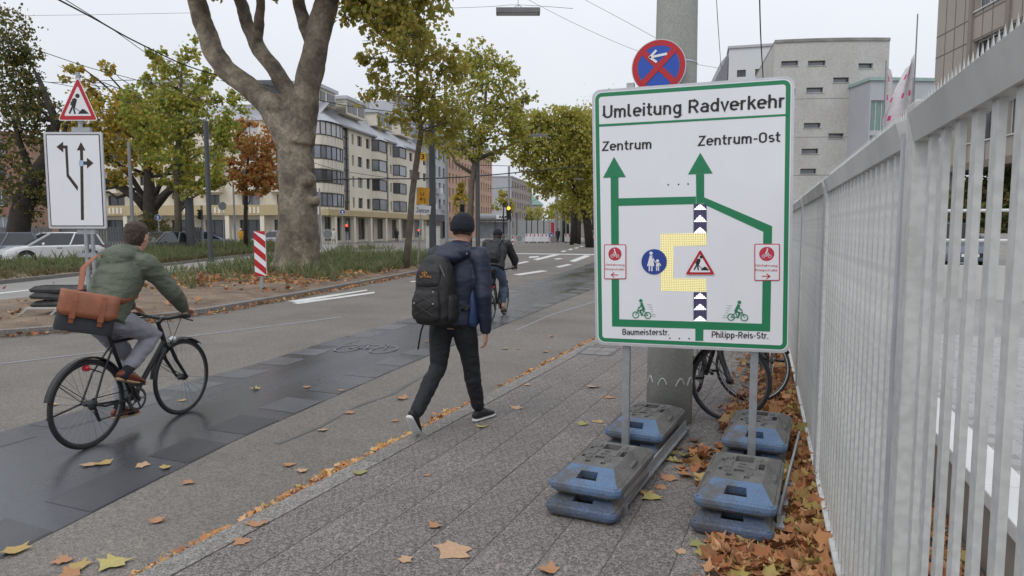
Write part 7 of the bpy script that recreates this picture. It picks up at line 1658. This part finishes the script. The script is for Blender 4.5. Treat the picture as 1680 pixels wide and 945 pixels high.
# overhead wires
wire_m = M('wire_black', (.02, .02, .022), .6)
def wire(label, pts, r):
    P = [D(a, b, d) for a, b, d in pts]; n = len(P); out = []
    for i in range(n - 1):                                   # smooth through the measured points
        p0, p1, p2, p3 = P[max(i - 1, 0)], P[i], P[i + 1], P[min(i + 2, n - 1)]
        for k in range(6):
            t = k / 6; out.append(.5 * ((2 * p1) + (p2 - p0) * t + (2 * p0 - 5 * p1 + 4 * p2 - p3) * t * t + (3 * p1 - p0 - 3 * p2 + p3) * t ** 3))
    out.append(P[-1]); mb = MB(); mb.tube(out, r, 5); return tag(mb.build('overhead_wire', wire_m), label, 'wire', 'overhead wires')
wire('thick black cable running down from the top left corner to the plane tree', [(70, -14, 16), (150, 28, 18), (230, 72, 21), (330, 116, 24), (460, 145, 28), (560, 172, 34), (700, 190, 42)], .022)
wire('thinner wire crossing the thick cable at top left', [(95, -8, 15), (180, 45, 18), (260, 100, 22), (330, 135, 26)], .01)
wire('wire sloping through the yellow tree from the left edge', [(-20, 58, 18), (60, 82, 20), (150, 112, 23), (230, 133, 26), (310, 160, 30), (420, 195, 38)], .012)
wire('lower wire crossing the dark left tree', [(-20, 122, 20), (80, 135, 22), (150, 150, 24), (250, 180, 28), (330, 206, 34)], .01)
wire('level wire above the road works triangle', [(80, 135.5, 24), (150, 133, 24), (235, 131, 24)], .012)
wire('thin level wire high above the road works sign', [(10, 26, 30), (160, 24, 30), (320, 21, 30)], .007)
wire('thick level cable crossing the street in front of the brick block', [(480, 300, 48), (560, 294, 48), (700, 293, 50), (780, 289, 52), (860, 282, 56), (975, 270, 60)], .045)
wire('upper thin wire beside the far plane crown', [(780, 271, 60), (870, 273, 64), (975, 276, 70)], .025); wire('lower thin wire under the far plane crown', [(800, 310, 66), (880, 306, 70), (980, 310, 76)], .025)
wire('thin wire in front of the cream facade', [(500, 262, 46), (560, 280, 50), (640, 292, 56)], .02); wire('slanting wire in front of the grey building', [(690, 210, 50), (705, 245, 52), (718, 262, 54)], .03)
wire('fine wire running down from the top to the round sign', [(945, -8, 16), (1015, 29, 15), (1090, 70, 14)], .004); wire('fine wire sloping left behind the mast', [(860, -4, 24), (950, 42, 24), (1060, 88, 24), (1180, 112, 24)], .006)
wire('lamp wire at the top holding the long street lamp', [(720, 14, 18), (800, 11, 15), (850, 8, 14), (940, 14, 13)], .004)
wire('slack cable hanging in front of the concrete building', [(1175, -10, 24), (1178, 40, 24), (1183, 110, 30)], .012); wire('dark cable running up beside the concrete building', [(1246, -10, 20), (1248, 60, 22), (1252, 128, 28)], .02)
wire('second slanting wire meeting over the far road', [(850, 350, 70), (905, 300, 74), (880, 275, 78)], .02); wire('wire from the far plane crown to the detour board', [(905, 285, 62), (940, 292, 62), (985, 286, 62)], .02)
# flags
def flag(label, px, top, bot, dep, side, wpx):
    b = D(px, 400, dep); t = thing('flag', label, 'flag', (b.x, b.y, 0), YAW); zt, zb = D(px, top, dep).z, D(px, bot, dep).z
    mb = MB(); mb.tube([(0, 0, -.1), (0, 0, zt + 2.2 if side < 0 else zt + .1)], [.06, .035], 10); mb.build('pole', grey_pl, t)
    W_ = wpx * dep / 1124; n, m = 14, 10; vs = []; cols = []
    for j in range(n + 1):
        f = j / n; ext = W_ * (.25 + .75 * min(1, f * 1.3))
        for i in range(m + 1):
            u_ = i / m; vs.append((side * (.06 + ext * u_), .25 * math.sin(u_ * 7 + f * 3) * u_, zt - (zt - zb) * (f + (1 - f) * u_ * .18)))
    mb = MB(); 
    mb.add(vs, [(j * (m + 1) + i, j * (m + 1) + i + 1, (j + 1) * (m + 1) + i + 1, (j + 1) * (m + 1) + i) for j in range(n) for i in range(m)])
    for k in range(len(mb.f)):
        j, i = k // m, k % m
        if (j % 4 == 2 and i % 4 == (1 if (j // 4) % 2 else 3)) : mb.mi[k] = 1
    o = mb.build('cloth', [M('flag_white', (.6, .58, .6), .8), M('flag_pink', (.62, .05, .22), .8)], t, smooth=True); s_ = o.modifiers.new('s', 'SOLIDIFY'); s_.thickness = .01
flag('white flag with pink squares on the pole nearest the fence post', 1487, 88, 222, 40, -1, 46); flag('white flag with pink squares beside the concrete building', 1440, 102, 222, 44, 1, 30)

# ---------------------------------------------------------------- vehicles
def car(label, loc, rz, paint, L=4.2, group=None, estate=False):
    c = thing('car', label, 'car', loc, rz, group); W = .89; h = L / 2
    prof_ = [(-h, .38, .52, .55), (-h + .08, .24, .80, .80), (-h + .35, .2, .93, .87), (-h * .55, .2, .95, .89), (0, .2, .94, .89), (h * .5, .2, .93, .89), (h * .8, .2, .85, .86), (h - .09, .24, .72, .8), (h, .34, .55, .66)]
    mb = MB(); n = 10; vs = []
    for y, zb, zt, w in prof_:
        m_ = (zb + zt) / 2
        vs += [(-w * .8, y, zb), (w * .8, y, zb), (w * .97, y, zb + .1), (w, y, m_), (w * .98, y, zt - .1), (w * .86, y, zt), (-w * .86, y, zt), (-w * .98, y, zt - .1), (-w, y, m_), (-w * .97, y, zb + .1)]
    k = len(prof_); mb.add(vs, [(i * n + j, i * n + (j + 1) % n, (i + 1) * n + (j + 1) % n, (i + 1) * n + j) for i in range(k - 1) for j in range(n)] + [tuple(range(n))[::-1], tuple((k - 1) * n + j for j in range(n))])
    b = mb.build('body', paint, c, smooth='auto')
    yb0, yb1 = (-h + .12, h * .56); yt0, yt1 = (-h + (.25 if estate else .36), h * .1); zb, zt = .9, 1.49; wb_, wt_ = .81, .64
    g_ = MB(); B4 = [(-wb_, yb0, zb), (wb_, yb0, zb), (wb_, yb1, zb), (-wb_, yb1, zb)]; T4 = [(-wt_, yt0, zt - .03), (wt_, yt0, zt - .03), (wt_, yt1, zt - .02), (-wt_, yt1, zt - .02)]
    g_.add(B4 + T4, [(0, 1, 5, 4), (1, 2, 6, 5), (2, 3, 7, 6), (3, 0, 4, 7)]); gl_ = g_.build('glazing', glassmat('car_glass', (.03, .035, .04), .06), c)
    r_ = MB(); r_.add(rrect(1.24, yt1 - yt0 + .1, .1, zt - .04) + rrect(1.1, yt1 - yt0 - .1, .1, zt + .02), [tuple(range(20))[::-1], tuple(20 + i for i in range(20))] + [(i, (i + 1) % 20, 20 + (i + 1) % 20, 20 + i) for i in range(20)]); r_.v = [(x, y + (yt0 + yt1) / 2, z) for x, y, z in r_.v]; r_.build('roof', paint, c, smooth='auto')
    p = MB()
    for sx in (-1, 1):
        for (a, d_) in ((0, 4), (2, 6)): q0, q1 = Vector(B4[a]), Vector(T4[a]); q0.x = sx * abs(q0.x); q1.x = sx * abs(q1.x); p.bar(q0, q1, .07, .07)
        q0 = Vector((sx * (wb_ + .003), (yb0 + yb1) / 2 - .1, zb)); q1 = Vector((sx * (wt_ + .003), (yt0 + yt1) / 2 - .05, zt)); p.bar(q0, q1, .08, .03)
    p.build('pillars', paint, c)['kind'] = 'stuff'
    for y in (-h + .75, h - .82):
        for sx in (-1, 1):
            ar = MB(); ar.tube([(sx * (W - .12), y, .32), (sx * (W + .006), y, .32)], .39, 22); ar.build('wheel_arch', black_m, c)
            w = MB(); w.tube([(sx * (W - .16), y, .31), (sx * (W + .0), y, .31), (sx * (W + .02), y, .31)], [.31, .31, .28], 22); wo2 = w.build('wheel', rubber, c, smooth='auto')
            w = MB(); w.tube([(sx * (W + .02), y, .31), (sx * (W + .03), y, .31)], [.2, .17], 18); w.build('rim', alu, wo2)
    for sx in (-1, 1):
        m_ = MB(); m_.ball((sx * .55, h - .17, .63), (.2, .13, .075), 12, 8); m_.build('headlight', M('headlight_clear', (.5, .52, .55), .15, spec=.9), c, smooth=True)
        m_ = MB(); m_.ball((sx * .62, -h + .12, .8), (.13, .08, .11), 12, 8); m_.build('tail_light', M('tail_red', (.35, .01, .015), .25), c, smooth=True)
        m_ = MB(); m_.ball((sx * .98, h * .3, .97), (.1, .06, .07), 10, 8); m_.build('wing_mirror', paint, c, smooth=True)
        m_ = MB(); m_.box(sx * W - .015 if sx > 0 else -W - .008, -.15, .76, sx * W + .008 if sx > 0 else -W + .015, .05, .79); m_.build('door_handle', black_m, c)
    m_ = MB(); m_.box(-.45, h - .06, .36, .45, h + .006, .5); m_.build('grille', black_m, c); m_ = MB(); m_.box(-.26, h + .006, .38, .26, h + .018, .48); m_.build('number_plate', white_sign, c)
    return c
white_c = M('car_white', (.66, .66, .67), .25, var=.03, coat=.6); grey_c = M('car_grey', (.16, .18, .22), .3, var=.05, coat=.6, metal=.3); silv_c = M('car_silver', (.42, .44, .47), .3, var=.04, coat=.5, metal=.3); blue_c = M('car_blue', (.03, .07, .22), .3, coat=.5); dark_c2 = M('car_dark', (.05, .06, .07), .3, coat=.5); red_c = M('car_red', (.4, .02, .025), .3, coat=.5)
def park(label, px, dep, ang, paint, **kw): p = D(px, 400, dep); return car(label, (p.x, p.y, -.05), YAW + R(ang), paint, group='cars parked or waiting along the street', **kw)
park('white hatchback parked nose left behind the verge weeds', 84, 32.5, 142, white_c); park('grey blue car at the left edge behind the white hatchback', -22, 31.5, 128, grey_c)
park('green grey hatchback seen behind the head of the near cyclist', 262, 39, 165, dark_c2, estate=True); park('blue car in front of the cream arcades', 338, 52, -80, blue_c); park('silver estate car just left of the plane trunk', 452, 62, 85, silv_c, estate=True); park('white car roof behind the slat fence', 272, 54, 80, white_c)
park('red car at the far end of the road beside the detour board', 977, 80, 180, red_c)
yc = D(1545, 400, 24); car('dark blue car parked in the yard behind the fence bars', (yc.x, yc.y, .33), YAW + R(170), grey_c)
# distant people
def small_person(label, px, ybase, dep, coat, legs, head_m, hat=None):
    b = D(px, 400, dep); t = thing('person', label, 'person', (b.x, b.y, -.05), YAW)
    mb = MB(); mb.limb([(0, 0, .85), (0, 0, 1.2), (0, 0, 1.42)], [(.15, .1), (.18, .12), (.1, .08)], 10); mb.limb([(0, 0, 1.45), (0, 0, 1.6)], [.06, .095], 10)
    for s_ in (-1, 1): mb.limb([(s_ * .09, 0, .85), (s_ * .1, .03 * s_, .45), (s_ * .1, .06 * s_, .05)], [.09, .065, .045], 8); mb.limb([(s_ * .18, 0, 1.38), (s_ * .23, .02, 1.1), (s_ * .21, -.08, .85)], [.06, .05, .035], 8)
    remeshed(mb, 'body', legs, t, .03, 2)
    mb = MB(); mb.limb([(0, 0, .62), (0, 0, .9), (0, 0, 1.2), (0, 0, 1.42)], [(.21, .15), (.2, .15), (.21, .15), (.11, .1)], 12)
    for s_ in (-1, 1): mb.limb([(s_ * .18, 0, 1.38), (s_ * .24, .02, 1.1), (s_ * .21, -.08, .9)], [.08, .07, .055], 8)
    remeshed(mb, 'coat', coat, t, .03, 2); mb = MB(); mb.ball((0, -.01, 1.6), (.095, .11, .13), 12, 8); hd_ = mb.build('head', head_m, t, smooth=True); mb = MB(); mb.ball((0, -.03, 1.65), (.105, .11, .11), 12, 8); mb.build('hair', hat or hair_m, t, smooth=True)
small_person('person in a mustard yellow coat standing by the cream arcades', 396, 398, 70, M('mustard_coat', (.42, .22, .015), .8), jean_d, skin_m, M('pale_hat', (.5, .48, .45), .8))
small_person('person in dark clothes walking along the shopfronts', 651, 396, 88, black_j, jean_d, skin_m); small_person('person in black waiting between the far barriers', 915, 396, 82, black_j, jean_d, skin_m)
small_person('person in a pale coat beside the grey round sign', 548, 397, 74, M('pale_coat', (.5, .48, .44), .8), jean_d, skin_m)
# flight of steps with rail at the office entrance
stp = thing('entrance_steps', 'grey concrete steps with white handrails by the office block', 'stairs', D(1640, 400, 27)); stp.location.z = .3; stp.rotation_euler = (0, 0, YAW)
for k in range(7): mb = MB(); mb.box(-2, k * .3, k * .16, 2.4, k * .3 + .32, k * .16 + .16); mb.build('step', wall_c, stp)
for x in (-1.9, 2.3): mb = MB(); mb.tube([(x, 0, .95), (x, 2.1, 2.0)], .03, 8); mb.tube([(x, 0, 0), (x, 0, .95)], .03, 8); mb.tube([(x, 2.1, 1.1), (x, 2.1, 2.0)], .03, 8); mb.build('handrail', frw, stp)
